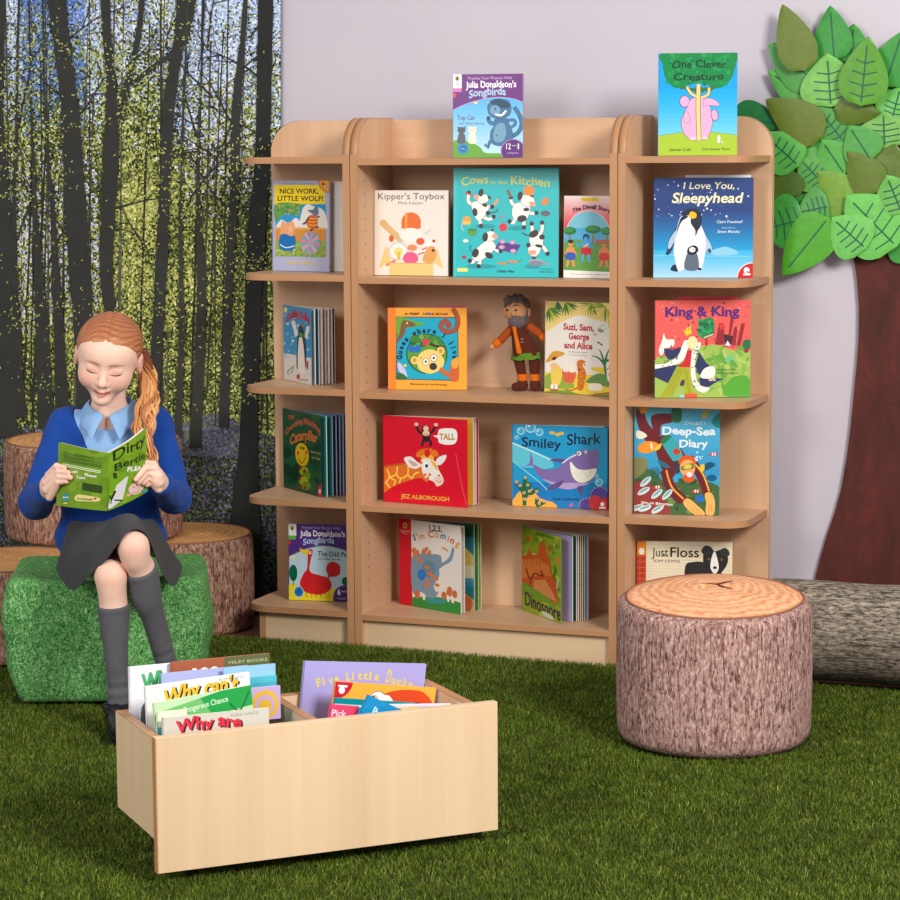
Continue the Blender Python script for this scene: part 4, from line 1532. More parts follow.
def art_coming(w, h):
    a = Art(w, h, bg=(232, 224, 214), quad=((34, 46), (588, 122), (528, 868), (34, 782)))
    a.poly([(30, 40), (142, 55), (138, 800), (30, 786)], (204, 12, 40))
    a.ell(88, 118, 18, 28, (226, 186, 60))
    a.ell(88, 120, 8, 16, (90, 60, 30))
    a.text('Classics', 42, 130, 172, 154, (240, 200, 190), slope=4)
    a.text('Picture', 58, 118, 192, 176, (240, 200, 190), slope=4)
    a.text('1,2,3,', 304, 420, 160, 106, (50, 56, 70), 0.03, slope=14)
    cols = [(60, 130, 180), (60, 130, 180), (216, 150, 50), None, (206, 70, 50), (226, 160, 50), (70, 130, 180), (214, 150, 50), (206, 80, 60), (226, 160, 50), (60, 110, 170)]
    ws = {'I': 16, "'": 8, 'm': 50, ' ': 14, 'C': 46, 'o': 40, 'i': 14, 'n': 36, 'g': 36, '!': 12}
    x = 168
    for k, ch in enumerate("I'm Coming!"):
        wd = ws[ch]
        if ch != ' ':
            t = (x - 168) / 370
            y = 240 - 62 * math.sin(PI * min(1, t * .95 + .02)) + 62 * t
            a.text(ch, x, x + wd, y + 18, y - 42 + (0 if ch not in "'" else 0), cols[k], 0.03, rot=-16 + 44 * t)
        x += wd + 9
    G, GD = (122, 152, 170), (80, 110, 132)
    a.poly([(136, 732), (300, 726), (420, 742), (540, 780), (528, 880), (136, 806)], (50, 140, 60))
    a.poly([(250, 740), (420, 750), (400, 786), (260, 776)], (50, 150, 150))
    a.blob([(142, 410), (240, 370), (320, 380), (360, 450), (370, 560), (320, 640), (340, 720), (280, 740), (210, 690), (142, 690)], G)
    a.blob([(260, 430), (310, 380), (390, 390), (400, 450), (470, 400), (500, 320), (512, 340), (480, 430), (400, 480), (350, 510), (290, 480)], G, GD, 4)
    a.blob([(230, 470), (280, 430), (340, 470), (320, 560), (250, 560)], (104, 136, 156))
    a.ell(220, 550, 34, 48, (40, 120, 200))
    for x, y in ((270, 490), (290, 540), (270, 606), (340, 586), (260, 640), (348, 636), (310, 560)):
        a.ell(x, y, 22, 14, (224, 120, 50), 20)
    for x, y, r in ((180, 370, 26), (212, 430, 20), (250, 350, 22), (272, 330, 16), (160, 340, 18), (295, 362, 16)):
        a.ell(x, y, r, r * 1.4, (206, 122, 84), 30)
    for x, y in ((180, 710), (400, 720), (444, 700), (490, 710), (450, 680)):
        a.ell(x, y, 22, 32, (206, 110, 66))
    for x, y in ((234, 730), (434, 745), (470, 755)):
        a.ell(x, y, 12, 28, (240, 230, 216))
    a.line([(410, 316), (440, 330), (456, 350)], 14, (214, 150, 60))
    a.ell(344, 700, 12, 14, (206, 140, 150))
    return a


def art_dino(w, h):
    a = Art(w, h, bg=(150, 176, 40), quad=((40, 36), (368, 140), (368, 868), (40, 770)))
    dots(a, 90, 40, 50, 366, 860, 10, 30, [(170, 190, 50), (126, 164, 40), (190, 200, 70), (104, 150, 44)], 8)
    a.poly([(36, 300), (80, 290), (110, 230), (130, 290), (170, 290), (195, 200), (235, 158), (250, 270), (280, 330), (290, 430), (330, 540), (346, 700), (300, 690), (200, 610), (110, 550), (36, 530)], (212, 92, 34))
    a.poly([(36, 330), (180, 320), (270, 380), (290, 470), (200, 460), (100, 480), (36, 500)], (228, 128, 56))
    a.poly([(150, 510), (240, 500), (300, 600), (336, 690), (240, 640), (130, 580)], (230, 150, 90))
    for k in range(8):
        a.line([(60 + 26 * k, 320), (66 + 26 * k, 360 + 10 * (k % 3))], 5, (190, 70, 30), False)
    a.line([(76, 400), (96, 470), (120, 500), (150, 450), (220, 470), (200, 420)], 12, (124, 34, 34))
    a.line([(120, 500), (106, 570), (140, 560)], 10, (150, 40, 44))
    a.poly([(255, 270), (275, 195), (288, 230), (270, 280)], (206, 90, 40))
    a.line([(310, 380), (330, 420), (312, 460), (330, 510)], 10, (44, 90, 40))
    a.line([(160, 100), (230, 120), (310, 150)], 14, (80, 130, 40))
    a.ell(96, 150, 20, 22, (206, 100, 44), 30)
    a.ell(345, 340, 16, 40, (220, 150, 60))
    a.blob([(40, 530), (120, 570), (260, 650), (280, 700), (40, 640)], (120, 164, 44))
    a.text('Dinosnores', 68, 392, 724, 604, (60, 24, 60), 0.022, 0, slope=130)
    a.blob([(215, 770), (290, 800), (310, 840), (230, 810)], (206, 224, 196))
    a.ell(344, 530, 8, 50, (200, 206, 170), 10)
    return a


def art_floss(w, h):
    a = Art(w, h, (58, 96, 866, 760), (232, 216, 184))
    for k in range(60):
        a.line([(140, 110 + k * 12), (866, 116 + k * 12)], 4, (224, 206, 172) if k % 2 else (238, 224, 196), False)
    a.rect(58, 96, 136, 760, (190, 62, 40))
    for k in range(12):
        a.rect(58, 210 + 46 * k, 136, 218 + 46 * k, (214, 100, 66))
    a.rect(80, 210, 88, 760, (214, 100, 66))
    a.rect(62, 100, 132, 206, (240, 150, 30))
    a.ell(98, 176, 22, 28, WHITE)
    a.text('Just', 186, 324, 216, 142, (48, 40, 38), 0.0)
    a.text('like', 272, 326, 216, 192, (90, 80, 74))
    a.text('Floss', 342, 584, 218, 136, (48, 40, 38), 0.01)
    a.text('KIM LEWIS', 204, 424, 262, 240, (80, 70, 64))
    a.blob([(470, 290), (540, 256), (640, 262), (760, 330), (820, 420), (800, 620), (600, 640), (480, 460)], (48, 46, 48))
    a.blob([(640, 150), (690, 150), (720, 168), (770, 156), (812, 170), (830, 240), (800, 310), (740, 360), (680, 340), (628, 280), (620, 210)], (44, 44, 46))
    a.blob([(606, 158), (640, 124), (690, 140), (700, 180), (650, 200), (612, 186)], (56, 56, 58))
    a.blob([(764, 160), (800, 140), (836, 164), (840, 200), (800, 206), (770, 190)], (56, 56, 58))
    a.blob([(694, 210), (716, 168), (734, 210), (752, 300), (720, 350), (682, 300)], (240, 234, 226))
    a.ell(668, 232, 12, 12, (120, 84, 50))
    a.ell(776, 234, 12, 12, (120, 84, 50))
    a.ell(720, 300, 16, 12, (40, 38, 40))
    return a


# ---------------------------------------------------------------- books
def cover_mesh(name, art, w, h, th, y, edge_col, root, xoff=0.0, zoff=0.0, back=None):
    """a board of thickness th whose front (towards -Y) carries the artwork; front face at y"""
    parts = [box_data(xoff, xoff + w, y, y + th, zoff, zoff + h, edge_col)]
    if art is not None:
        parts.append(art.data((xoff, y, zoff)))
    return col_mesh(name, *merge(*parts), M['print'], root)


def solid(name, x0, x1, y0, y1, z0, z1, col, root, mat='print'):
    return col_mesh(name, *box_data(x0, x1, y0, y1, z0, z1, col), M[mat], root)


def book(label, loc, ang, w, h, art, cover_col, spine_col=None, th=0.007, lean=2.0, group='picture books on the bookcase shelves', hard=False,
         fan=None, name='picture_book', ct=0.0009):
    """local frame: x along the cover from the spine, cover turned to -Y, base edge at z=0. fan = leaves opened about the spine"""
    root = empty(name, loc, rad(ang), label, 'book', group)
    root.rotation_euler = (rad(-lean), 0, rad(ang))
    root.location.z += 0.0009
    ct = 0.0022 if hard else ct
    spine_col = spine_col or cover_col
    cover_mesh('front_cover', art, w, h, ct, -th, cover_col, root)
    if fan is None:
        solid('back_cover', 0, w, -ct, 0, 0, h, cover_col, root)
        solid('spine', -0.0006, 0.0012, -th - 0.0002, 0.0002, 0, h, spine_col, root)
        m = 0.003 if hard else 0.0006
        solid('page_block', 0.0014, w - m, -th + ct + 1e-4, -ct - 1e-4, m if hard else 0.0003, h - m, (238, 232, 222), root)
    else:
        solid('spine', -0.0012, 0.0012, -th - 0.0002, 0.0002, 0, h, spine_col, root)
        n = len(fan)
        for k, (da, col, nm, tk, sc) in enumerate(fan):
            y = -th + (k + 1) / (n + 0.5) * th
            o = col_mesh(nm, *merge(box_data(0, w * sc, 0, tk, 0.0004 * (nm == 'page'), h - 0.0008, (240, 236, 228)),
                                    box_data(0, w * sc - 0.0004, -0.0003, -0.0001, 0.0008, h - 0.001, col)), M['print'], root)
            o.location = (0.0013, y, 0)
            o.rotation_euler = (0, 0, rad(da))
    return root


def pages(lo, hi, cols, tk=0.0011, last=None, sc=0.985):
    n = len(cols)
    f = [(lo + (hi - lo) * k / max(1, n - 1), c, 'page', tk, sc) for k, c in enumerate(cols)]
    if last:
        f.append((hi + 1.2, last, 'back_cover', 0.0012, 1.0))
    return f


def build_books():
    z1, z2, z3, z4, z5 = SHZ
    L, R_ = 0.0044, 0.003
    book('lilac paperback with yellow title band and striped ball, in the left end unit', (-0.588, 0.158, z2 + L), -11.6, 0.166, 0.215, art_wolf(0.166, 0.215), (176, 180, 208), th=0.006, lean=1.5)
    # thin books tucked behind it
    book('thin pale book tucked directly behind the lilac yellow-banded paperback', (-0.575, 0.176, z2 + L), -9, 0.18, 0.213, None, (230, 220, 210), (190, 176, 170), th=0.008, lean=1)
    book('thin grey-white book, rearmost behind the lilac yellow-banded paperback', (-0.566, 0.189, z2 + L), -9, 0.182, 0.212, None, (238, 228, 218), (200, 190, 184), th=0.006, lean=1)
    book('cream square book with an open box of toys, left of the turquoise book', (-0.3005, 0.102, z2), 0.3, 0.184, 0.197, art_kip(0.184, 0.197), (240, 230, 218), th=0.009, lean=2)
    book('purple topped book with a grinning blue cat, standing on top of the bookcase', (-0.106, 0.112, z1), 10, 0.162, 0.19, art_topcat(0.162, 0.19), (108, 44, 124), th=0.013, lean=1.5)
    book('large square turquoise book with four dancing cows', (-0.097, 0.083, z2), 3.4, 0.249, 0.248, art_cows(0.249, 0.248), (30, 176, 182), th=0.006, lean=2)
    book('red and white book with an arched village scene beside the turquoise cow book', (0.165, 0.1, z2), -5, 0.116, 0.185, art_diwali(0.116, 0.185), (236, 200, 196), th=0.005, lean=1.5)
    book('bright blue book with a pink creature under a tree, on the right end unit top', (0.393, 0.07, z1 + R_), 14, 0.173, 0.224, art_clever(0.173, 0.224), (14, 160, 226), th=0.006, lean=1.5)
    book('navy blue square book with two penguins, in the right end unit', (0.376, 0.095, z2 + R_), 14.2, 0.221, 0.222, art_sleepy(0.221, 0.222), (46, 70, 128), th=0.006, lean=1.5)
    book('plain white book just showing above the navy penguin book', (0.44, 0.128, z2 + R_), 14.2, 0.145, 0.2275, None, (236, 234, 232), th=0.005, lean=1.5)
    book('coral red hardback with a fur-cloaked dancing figure and gold crown', (0.389, 0.06, z3 + R_), 22, 0.214, 0.217, art_king(0.214, 0.217), (232, 92, 84), (60, 40, 84), th=0.011, lean=1.5, hard=True)
    book('red book barely showing above the coral red hardback', (0.436, 0.09, z3 + R_), 24, 0.13, 0.2245, None, (206, 60, 70), th=0.008, lean=1.5)
    book('blue book with a red-suited diver and fish', (0.3432, 0.062, z4 + R_), 8, 0.192, 0.2475, art_deep(0.192, 0.2475), (60, 150, 190), th=0.004, lean=0.4)
    book('cream book with a black and white collie, half hidden behind the tree-stump pouffe', (0.3412, 0.09, z5 + R_), 14, 0.216, 0.19, art_floss(0.216, 0.19), (226, 210, 180), (190, 62, 40), th=0.007, lean=1.5)
    book('orange board book with a teal square and a round peep hole bear', (-0.262, 0.083, z3), 16, 0.184, 0.191, art_peep(0.184, 0.191), (238, 140, 50), (236, 126, 44), th=0.011, lean=1.5)
    book('pink edged book just showing behind the orange board book', (-0.16, 0.13, z3), 16, 0.07, 0.194, None, (206, 70, 110), th=0.006, lean=1)
    book('cream book with palm leaves and red title beside the bearded doll', (0.108, 0.135, z3), -16, 0.18, 0.21, art_suzi(0.18, 0.21), (240, 232, 214), th=0.005, lean=1.5)
    book('bright red book with a giraffe head, opened to a yellow endpaper', (-0.272, 0.083, z4), -9, 0.226, 0.204, art_tall(0.226, 0.204), (206, 10, 38), th=0.009, lean=0,
         fan=pages(9, 12.5, [(232, 164, 40), (240, 236, 226), (60, 110, 60), (226, 226, 230)], 0.0012, (206, 20, 44)))
    book('blue landscape book with a smiling purple shark', (0.037, 0.11, z4), 0.5, 0.229, 0.19, art_smiley(0.229, 0.19), (26, 140, 196), th=0.006, lean=0,
         fan=pages(5, 7, [(236, 236, 232), (200, 220, 226)], 0.0012, (20, 110, 160), 0.93))
    book('sky blue red-lettered penguin book with fanned pages, left end unit', (-0.578, 0.203, z3 + L), -44, 0.178, 0.181, art_peng(0.178, 0.181), (62, 150, 200), th=0.008, lean=0,
         fan=pages(3, 17, [(236, 226, 214), (30, 110, 140), (226, 216, 206), (200, 160, 150), (236, 230, 222), (214, 196, 196)], 0.0013, (34, 36, 44)))
    book('dark green board book with a smiling yellow caterpillar and stepped page edges', (-0.58, 0.2, z4 + L), -40, 0.21, 0.194, art_cat(0.21, 0.194), (18, 78, 50), th=0.01, lean=0,
         fan=[(3, (60, 170, 170), 'page', 0.0022, 1.0), (7, (40, 150, 160), 'page', 0.0022, 1.0), (10, (40, 80, 150), 'page', 0.0022, 0.99), (13, (34, 90, 160), 'page', 0.0022, 0.98),
              (15.5, (50, 120, 180), 'page', 0.0022, 0.98), (18, (34, 100, 160), 'back_cover', 0.0024, 0.99)])
    book('purple and yellow book with a red long-necked bird, on the left end unit lowest shelf', (-0.531, 0.1, z5 + L), 8, 0.15, 0.185, art_odd(0.15, 0.185), (88, 48, 132), th=0.012, lean=1.5)
    r = book('white book with a red spine band and an elephant, opened on the bottom shelf', (-0.264, 0.157, z5), -23, 0.202, 0.208, art_coming(0.202, 0.208), (232, 224, 214), (204, 12, 40), th=0.007, lean=0, ct=0.003,
             fan=[(4, (226, 220, 206), 'page', 0.0012, 0.985), (14, (60, 130, 140), 'page', 0.0016, 1.0), (17, (70, 120, 60), 'page', 0.0012, 1.02), (19, (140, 160, 50), 'back_cover', 0.0016, 1.03)])
    # the painted endpaper of the same book
    pg = [o for o in r.children if o.name.startswith('page')][1]
    e = Art(0.2, 0.2065, (0, 0, 100, 100), (40, 110, 120), off=0.0005)
    e.grad(0, 45, 100, 75, (190, 190, 150), (20, 110, 150), 8)
    e.blob([(40, 40), (70, 18), (104, 40), (104, 48)], (196, 170, 90))
    e.poly([(50, 50), (102, 48), (102, 62), (50, 64)], (206, 196, 160))
    e.blob([(50, 100), (80, 80), (104, 92), (104, 110), (50, 110)], (196, 170, 80))
    e.rect(0, 0, 100, 15, (30, 80, 50))
    e.ell(90, 92, 9, 9, (196, 100, 60))
    col_mesh('page_picture', *e.data((0, 0, 0)), M['print'], pg)
    book('lime green book with an orange dinosaur and fanned lilac pages', (0.04, 0.183, z5), -44, 0.196, 0.2, art_dino(0.196, 0.2), (150, 176, 40), th=0.008, lean=0,
         fan=[(9, (186, 172, 216), 'page', 0.0014, 0.99), (12, (40, 90, 70), 'page', 0.0013, 0.99), (13.5, (190, 190, 180), 'page', 0.0013, 0.99), (15, (176, 70, 40), 'page', 0.0013, 0.99),
              (16.5, (150, 140, 60), 'page', 0.0013, 0.99), (18.5, (110, 150, 70), 'page', 0.0013, 0.985), (20.5, (140, 130, 180), 'back_cover', 0.0013, 1.0)])
# ---------------------------------------------------------------- forest print hanging on the wall
def build_backdrop():
    W_, H_ = 1.1365, 1.72
    X0 = -1.78
    Yb = 0.346
    q = ((-116.3, -65.5), (280.5, -82.7), (290.5, 610.1), (-93.9, 584.2))
    g = random.Random(11)
    # mosaic of small flecks: a jittered grid, one flat layer
    nx, nz = 270, 410
    def field(x, y, s, p):
        return 0.5 + 0.25 * math.sin(x * s + p) + 0.25 * math.sin(y * s * 1.3 + p * 2 + 1.7 * math.sin(x * s * .6))
    blobs = [(g.uniform(-110, 285), g.uniform(-40, 420), g.uniform(8, 34), g.uniform(-.26, .30)) for _ in range(150)]
    BU, BV = np.meshgrid(-110 + (np.arange(nx) + .5) / nx * 395, 600 - (np.arange(nz) + .5) / nz * 680)
    BL = sum(k * np.exp(-((BU - x) ** 2 + (BV - y) ** 2) / (r * r)) for x, y, r, k in blobs)
    pts = []
    for j in range(nz + 1):
        for i in range(nx + 1):
            jx = g.uniform(-.42, .42) if 0 < i < nx else 0
            jz = g.uniform(-.42, .42) if 0 < j < nz else 0
            pts.append(((i + jx) / nx * W_, -0.0003, (j + jz) / nz * H_))
    F, C = [], []
    def mixc(a, b, t):
        return [p + (r - p) * t for p, r in zip(a, b)]
    for j in range(nz):
        for i in range(nx):
            u = -110 + (i + .5) / nx * 395
            v = 600 - (j + .5) / nz * 680
            a = j * (nx + 1) + i
            F.append((a, a + 1, a + nx + 2, a + nx + 1))
            # how much open sky, foliage, ground shows here
            sky = max(0.0, min(1.0, (150 - v) / 150)) * 0.62
            if u > 175:
                sky = min(1, sky + .28 * max(0, min(1, (210 - v) / 90)) * min(1, (u - 175) / 15))
            if 20 < u < 105 and v < 110:
                sky = min(1, sky + .1)
            if u < 105 and 110 < v < 330:
                sky = max(sky, 0.36 * (1 - abs(v - 230) / 140))
            if 110 < u < 175 and v > 70:
                sky *= 0.45
            sky *= 0.7 + 0.6 * field(u, v, .06, 1.0) - .9 * BL[j, i]
            r = g.random()
            if v > 408 + 10 * math.sin(u * .05):
                t = min(1, (v - 408) / 190)
                f = field(u, v, .09, 3)
                if r < 0.40:
                    c = mixc((52, 58, 46), (34, 38, 34), t)
                elif r < 0.62:
                    c = mixc((88, 86, 104), (60, 58, 80), t)
                elif r < 0.62 + 0.26 * f:
                    c = mixc((112, 128, 60), (78, 100, 44), t)
                elif r < 0.9:
                    c = mixc((70, 74, 66), (44, 50, 44), t)
                else:
                    c = mixc((130, 124, 150), (100, 92, 128), t)
                if 150 < u < 260 and 395 < v < 440 and r < .5:
                    c = (96, 96, 116)
            elif r < sky:
                b = g.random()
                if u < 95 and v < 120 and 30 < u:
                    c = (92, 122, 184) if b < .5 else (136, 162, 212) if b < .8 else (70, 84, 120)
                elif v > 120:
                    c = (206, 202, 222) if b < .5 else (176, 180, 210)
                else:
                    c = (172, 188, 222) if b < .4 else (200, 208, 232) if b < .75 else (138, 162, 210) if b < .88 else (90, 96, 110)
            else:
                f = field(u, v, .05, 2.2)
                b = g.random()
                cl = 0.6 * field(u, v, .31, 4.0) + 0.4 * field(v, u, .52, .7)
                lush = 0.20 + 0.18 * f + 0.36 * (cl - .3) + BL[j, i]
                if u < 100:
                    lush *= 0.8
                if b < lush * .42:
                    c = (168, 170, 92)
                elif b < lush * .8:
                    c = (128, 134, 66)
                elif b < lush:
                    c = (200, 198, 128)
                elif b < lush + (1 - lush) * .5:
                    c = (84, 92, 48) if g.random() < .5 else (62, 70, 38)
                else:
                    c = (40, 46, 32) if g.random() < .7 else (100, 106, 58)
            k = g.uniform(.96, 1.24)
            C.append(lin([min(255, x * k) for x in c]))
    a = Art(W_, H_, quad=q, bg=None, step=1.2e-5, off=0.0006)
    TR = (58, 58, 55)
    def trunk(ps, col=TR, wob=1.2):
        """ps: (x_left, x_right, y) from top to bottom"""
        Lp = spline([(p[0], p[2]) for p in ps], False, 5)
        Rp = spline([(p[1], p[2]) for p in ps], False, 5)
        Lp = [(x + g.uniform(-wob, wob) * .5, y) for x, y in Lp]
        Rp = [(x + g.uniform(-wob, wob) * .5, y) for x, y in Rp]
        for i in range(len(Lp) - 1):
            k = g.uniform(.97, 1.03)
            a._tri([Lp[i], Rp[i], Rp[i + 1], Lp[i + 1]], lin([x * k for x in col]))
        a.z += a.step
    def branch(x, y, ang, ln, wd, dep, col):
        pts_ = [(x, y)]
        for _ in range(4):
            ang += g.uniform(-.22, .22)
            x += ln / 4 * math.cos(ang)
            y += ln / 4 * math.sin(ang)
            pts_.append((x, y))
        a.line(pts_, wd, col, False, True)
        if dep:
            for q_ in pts_[1:]:
                if g.random() < .85:
                    branch(q_[0], q_[1], ang + g.choice((-1, 1)) * g.uniform(.4, 1.0), ln * g.uniform(.4, .7), wd * .55, dep - 1, col)
    # thin distant stems
    for k in range(44):
        x = g.uniform(-105, 280)
        w0 = g.uniform(1.0, 3.2)
        y0 = g.uniform(-80, 160)
        y1 = g.uniform(380, 430)
        s = g.uniform(-14, 14)
        trunk([(x, x + w0 * .6, y0), (x + s * .5, x + s * .5 + w0 * .8, (y0 + y1) / 2), (x + s, x + s + w0, y1)], g.choice([(66, 64, 56), (82, 78, 66), (54, 54, 48), (96, 92, 84)]))
    for x, y, an, ln, wd in ((238, 120, -2.2, 70, 2.4), (236, 160, -2.5, 70, 2.2), (245, 60, -.5, 50, 2), (262, 70, -2.4, 60, 2.4), (230, 200, -2.3, 60, 2), (270, 130, -2.6, 50, 2),
                             (200, 130, -1.9, 60, 2), (215, 90, -2.2, 70, 2), (190, 200, -1.2, 60, 2), (60, 40, -.6, 60, 2), (78, 110, -.7, 60, 2), (66, 90, -2.4, 60, 2), (20, 120, -1.2, 90, 2),
                             (40, 200, -1.9, 60, 2), (20, 230, -1.3, 80, 2), (50, 260, -1.2, 80, 2), (170, 150, -.5, 60, 2), (130, 60, -1.0, 50, 1.6), (150, 240, -2.2, 60, 2), (120, 200, -.4, 60, 2),
                             (-60, 120, -1.3, 90, 2), (-40, 200, -1.6, 90, 2), (252, 30, -1.0, 60, 2), (210, 40, -1.7, 60, 2), (225, 140, -1.3, 70, 1.8)):
        branch(x, y, an, ln, wd, 2, (56, 54, 50))
    # the big trunks
    trunk([(177, 189, -70), (177, 188, 20), (166, 178, 92), (163, 174, 180), (158, 170, 300), (150, 163, 420)])
    trunk([(196, 206, -70), (180, 190, 30), (150, 158, 60), (128, 134, 78)], TR)
    trunk([(144, 150, -70), (138, 144, 20), (128, 134, 70), (120, 128, 110)], TR)
    trunk([(100, 110, -70), (103, 112, 10), (109, 119, 85), (105, 121, 150), (103, 116, 260), (112, 124, 330), (118, 130, 420)])
    trunk([(46, 64, -70), (50, 68, 0), (62, 79, 85), (65, 85, 150), (72, 95, 270), (78, 98, 330), (82, 104, 430)])
    trunk([(248, 252, -70), (244, 249, 10), (235, 244, 100), (234, 244, 170), (230, 238, 290), (226, 236, 420)])
    trunk([(260, 275, -70), (260, 275, 60), (259, 274, 150), (252, 271, 230), (250, 267, 330), (247, 266, 430), (238, 270, 520), (226, 276, 600)], (48, 49, 47))
    trunk([(-4, 8, -70), (-2, 5, 100), (-4, 13, 200), (-3, 16, 320), (-8, 20, 430)])
    trunk([(20, 22, -70), (17, 20, 100), (14, 19, 200), (13, 22, 300), (18, 30, 410)])
    trunk([(28, 29.5, -70), (32, 34, 100), (36, 43, 240), (38, 52, 320), (42, 58, 420)], (58, 58, 54))
    trunk([(42, 43.5, -70), (46, 48, 100), (52, 57, 200), (56, 66, 300), (60, 74, 420)])
    trunk([(207, 208.5, -70), (203, 205, 60), (200, 203, 170), (202, 212, 300), (196, 208, 440)], (60, 60, 54))
    trunk([(190, 191.5, -70), (186, 188, 80), (183, 186, 200), (184, 190, 320), (180, 188, 430)], (64, 64, 56))
    trunk([(-60, -44, -70), (-56, -38, 150), (-54, -34, 430)])
    trunk([(-96, -88, -70), (-92, -82, 200), (-94, -80, 430)])
    # leaves in front of the trunks
    a.step = 5e-7
    for bx_, by_, n_ in [(g.uniform(-100, 275), g.uniform(-30, 400), 30) for _ in range(46)] + [(20, 80, 60), (40, 50, 50), (8, 140, 50), (60, 120, 40), (112, 60, 50), (130, 110, 50), (200, 90, 30), (150, 140, 50), (185, 150, 50), (240, 150, 40)]:
        for _ in range(n_):
            u, v = bx_ + g.gauss(0, 12), by_ + g.gauss(0, 10)
            if not (-112 < u < 281 and v < 404):
                continue
            r = g.uniform(.8, 2.2)
            t = g.uniform(0, PI)
            c = g.choice([(186, 192, 100), (154, 164, 74), (128, 138, 60), (206, 208, 128)])
            a._tri([(u - r * math.cos(t), v - r * math.sin(t)), (u + .7 * math.sin(t), v - .7 * math.cos(t)), (u + r * math.cos(t), v + r * math.sin(t)), (u - .7 * math.sin(t), v + .7 * math.cos(t))], lin(c))
            a.z += 5e-7
    for _ in range(900):
        u, v = g.uniform(-110, 282), g.uniform(-60, 405)
        if v < 120 and g.random() < .45:
            continue
        if g.random() < .35 and not (100 < u < 240 and v > 140):
            continue
        r = g.uniform(1.0, 2.6)
        t = g.uniform(0, PI)
        c = g.choice([(176, 184, 90), (140, 152, 66), (120, 130, 56), (204, 206, 120), (96, 108, 48)])
        a._tri([(u - r * math.cos(t), v - r * math.sin(t)), (u + .6 * math.sin(t), v - .6 * math.cos(t)), (u + r * math.cos(t), v + r * math.sin(t)), (u - .6 * math.sin(t), v + .6 * math.cos(t))], lin(c))
        a.z += a.step
    V, F2, C2 = merge((pts, F, C), a.data(), box_data(0, W_, 0, 0.003, 0, H_, (70, 76, 60)))
    V = [(X0 + x - 0.030 * (1 - z / H_) * x / W_, Yb + y, z - 0.0195) for x, y, z in V]
    m = attr_mat('printed_banner_cloth', 0.8, 0.1, mottle=0.25)
    o = col_mesh('forest_backdrop', V, F2, C2, m)
    tag(o, 'large printed woodland photo cloth with dark tree trunks hanging on the left of the wall', 'backdrop', None, 'thing')


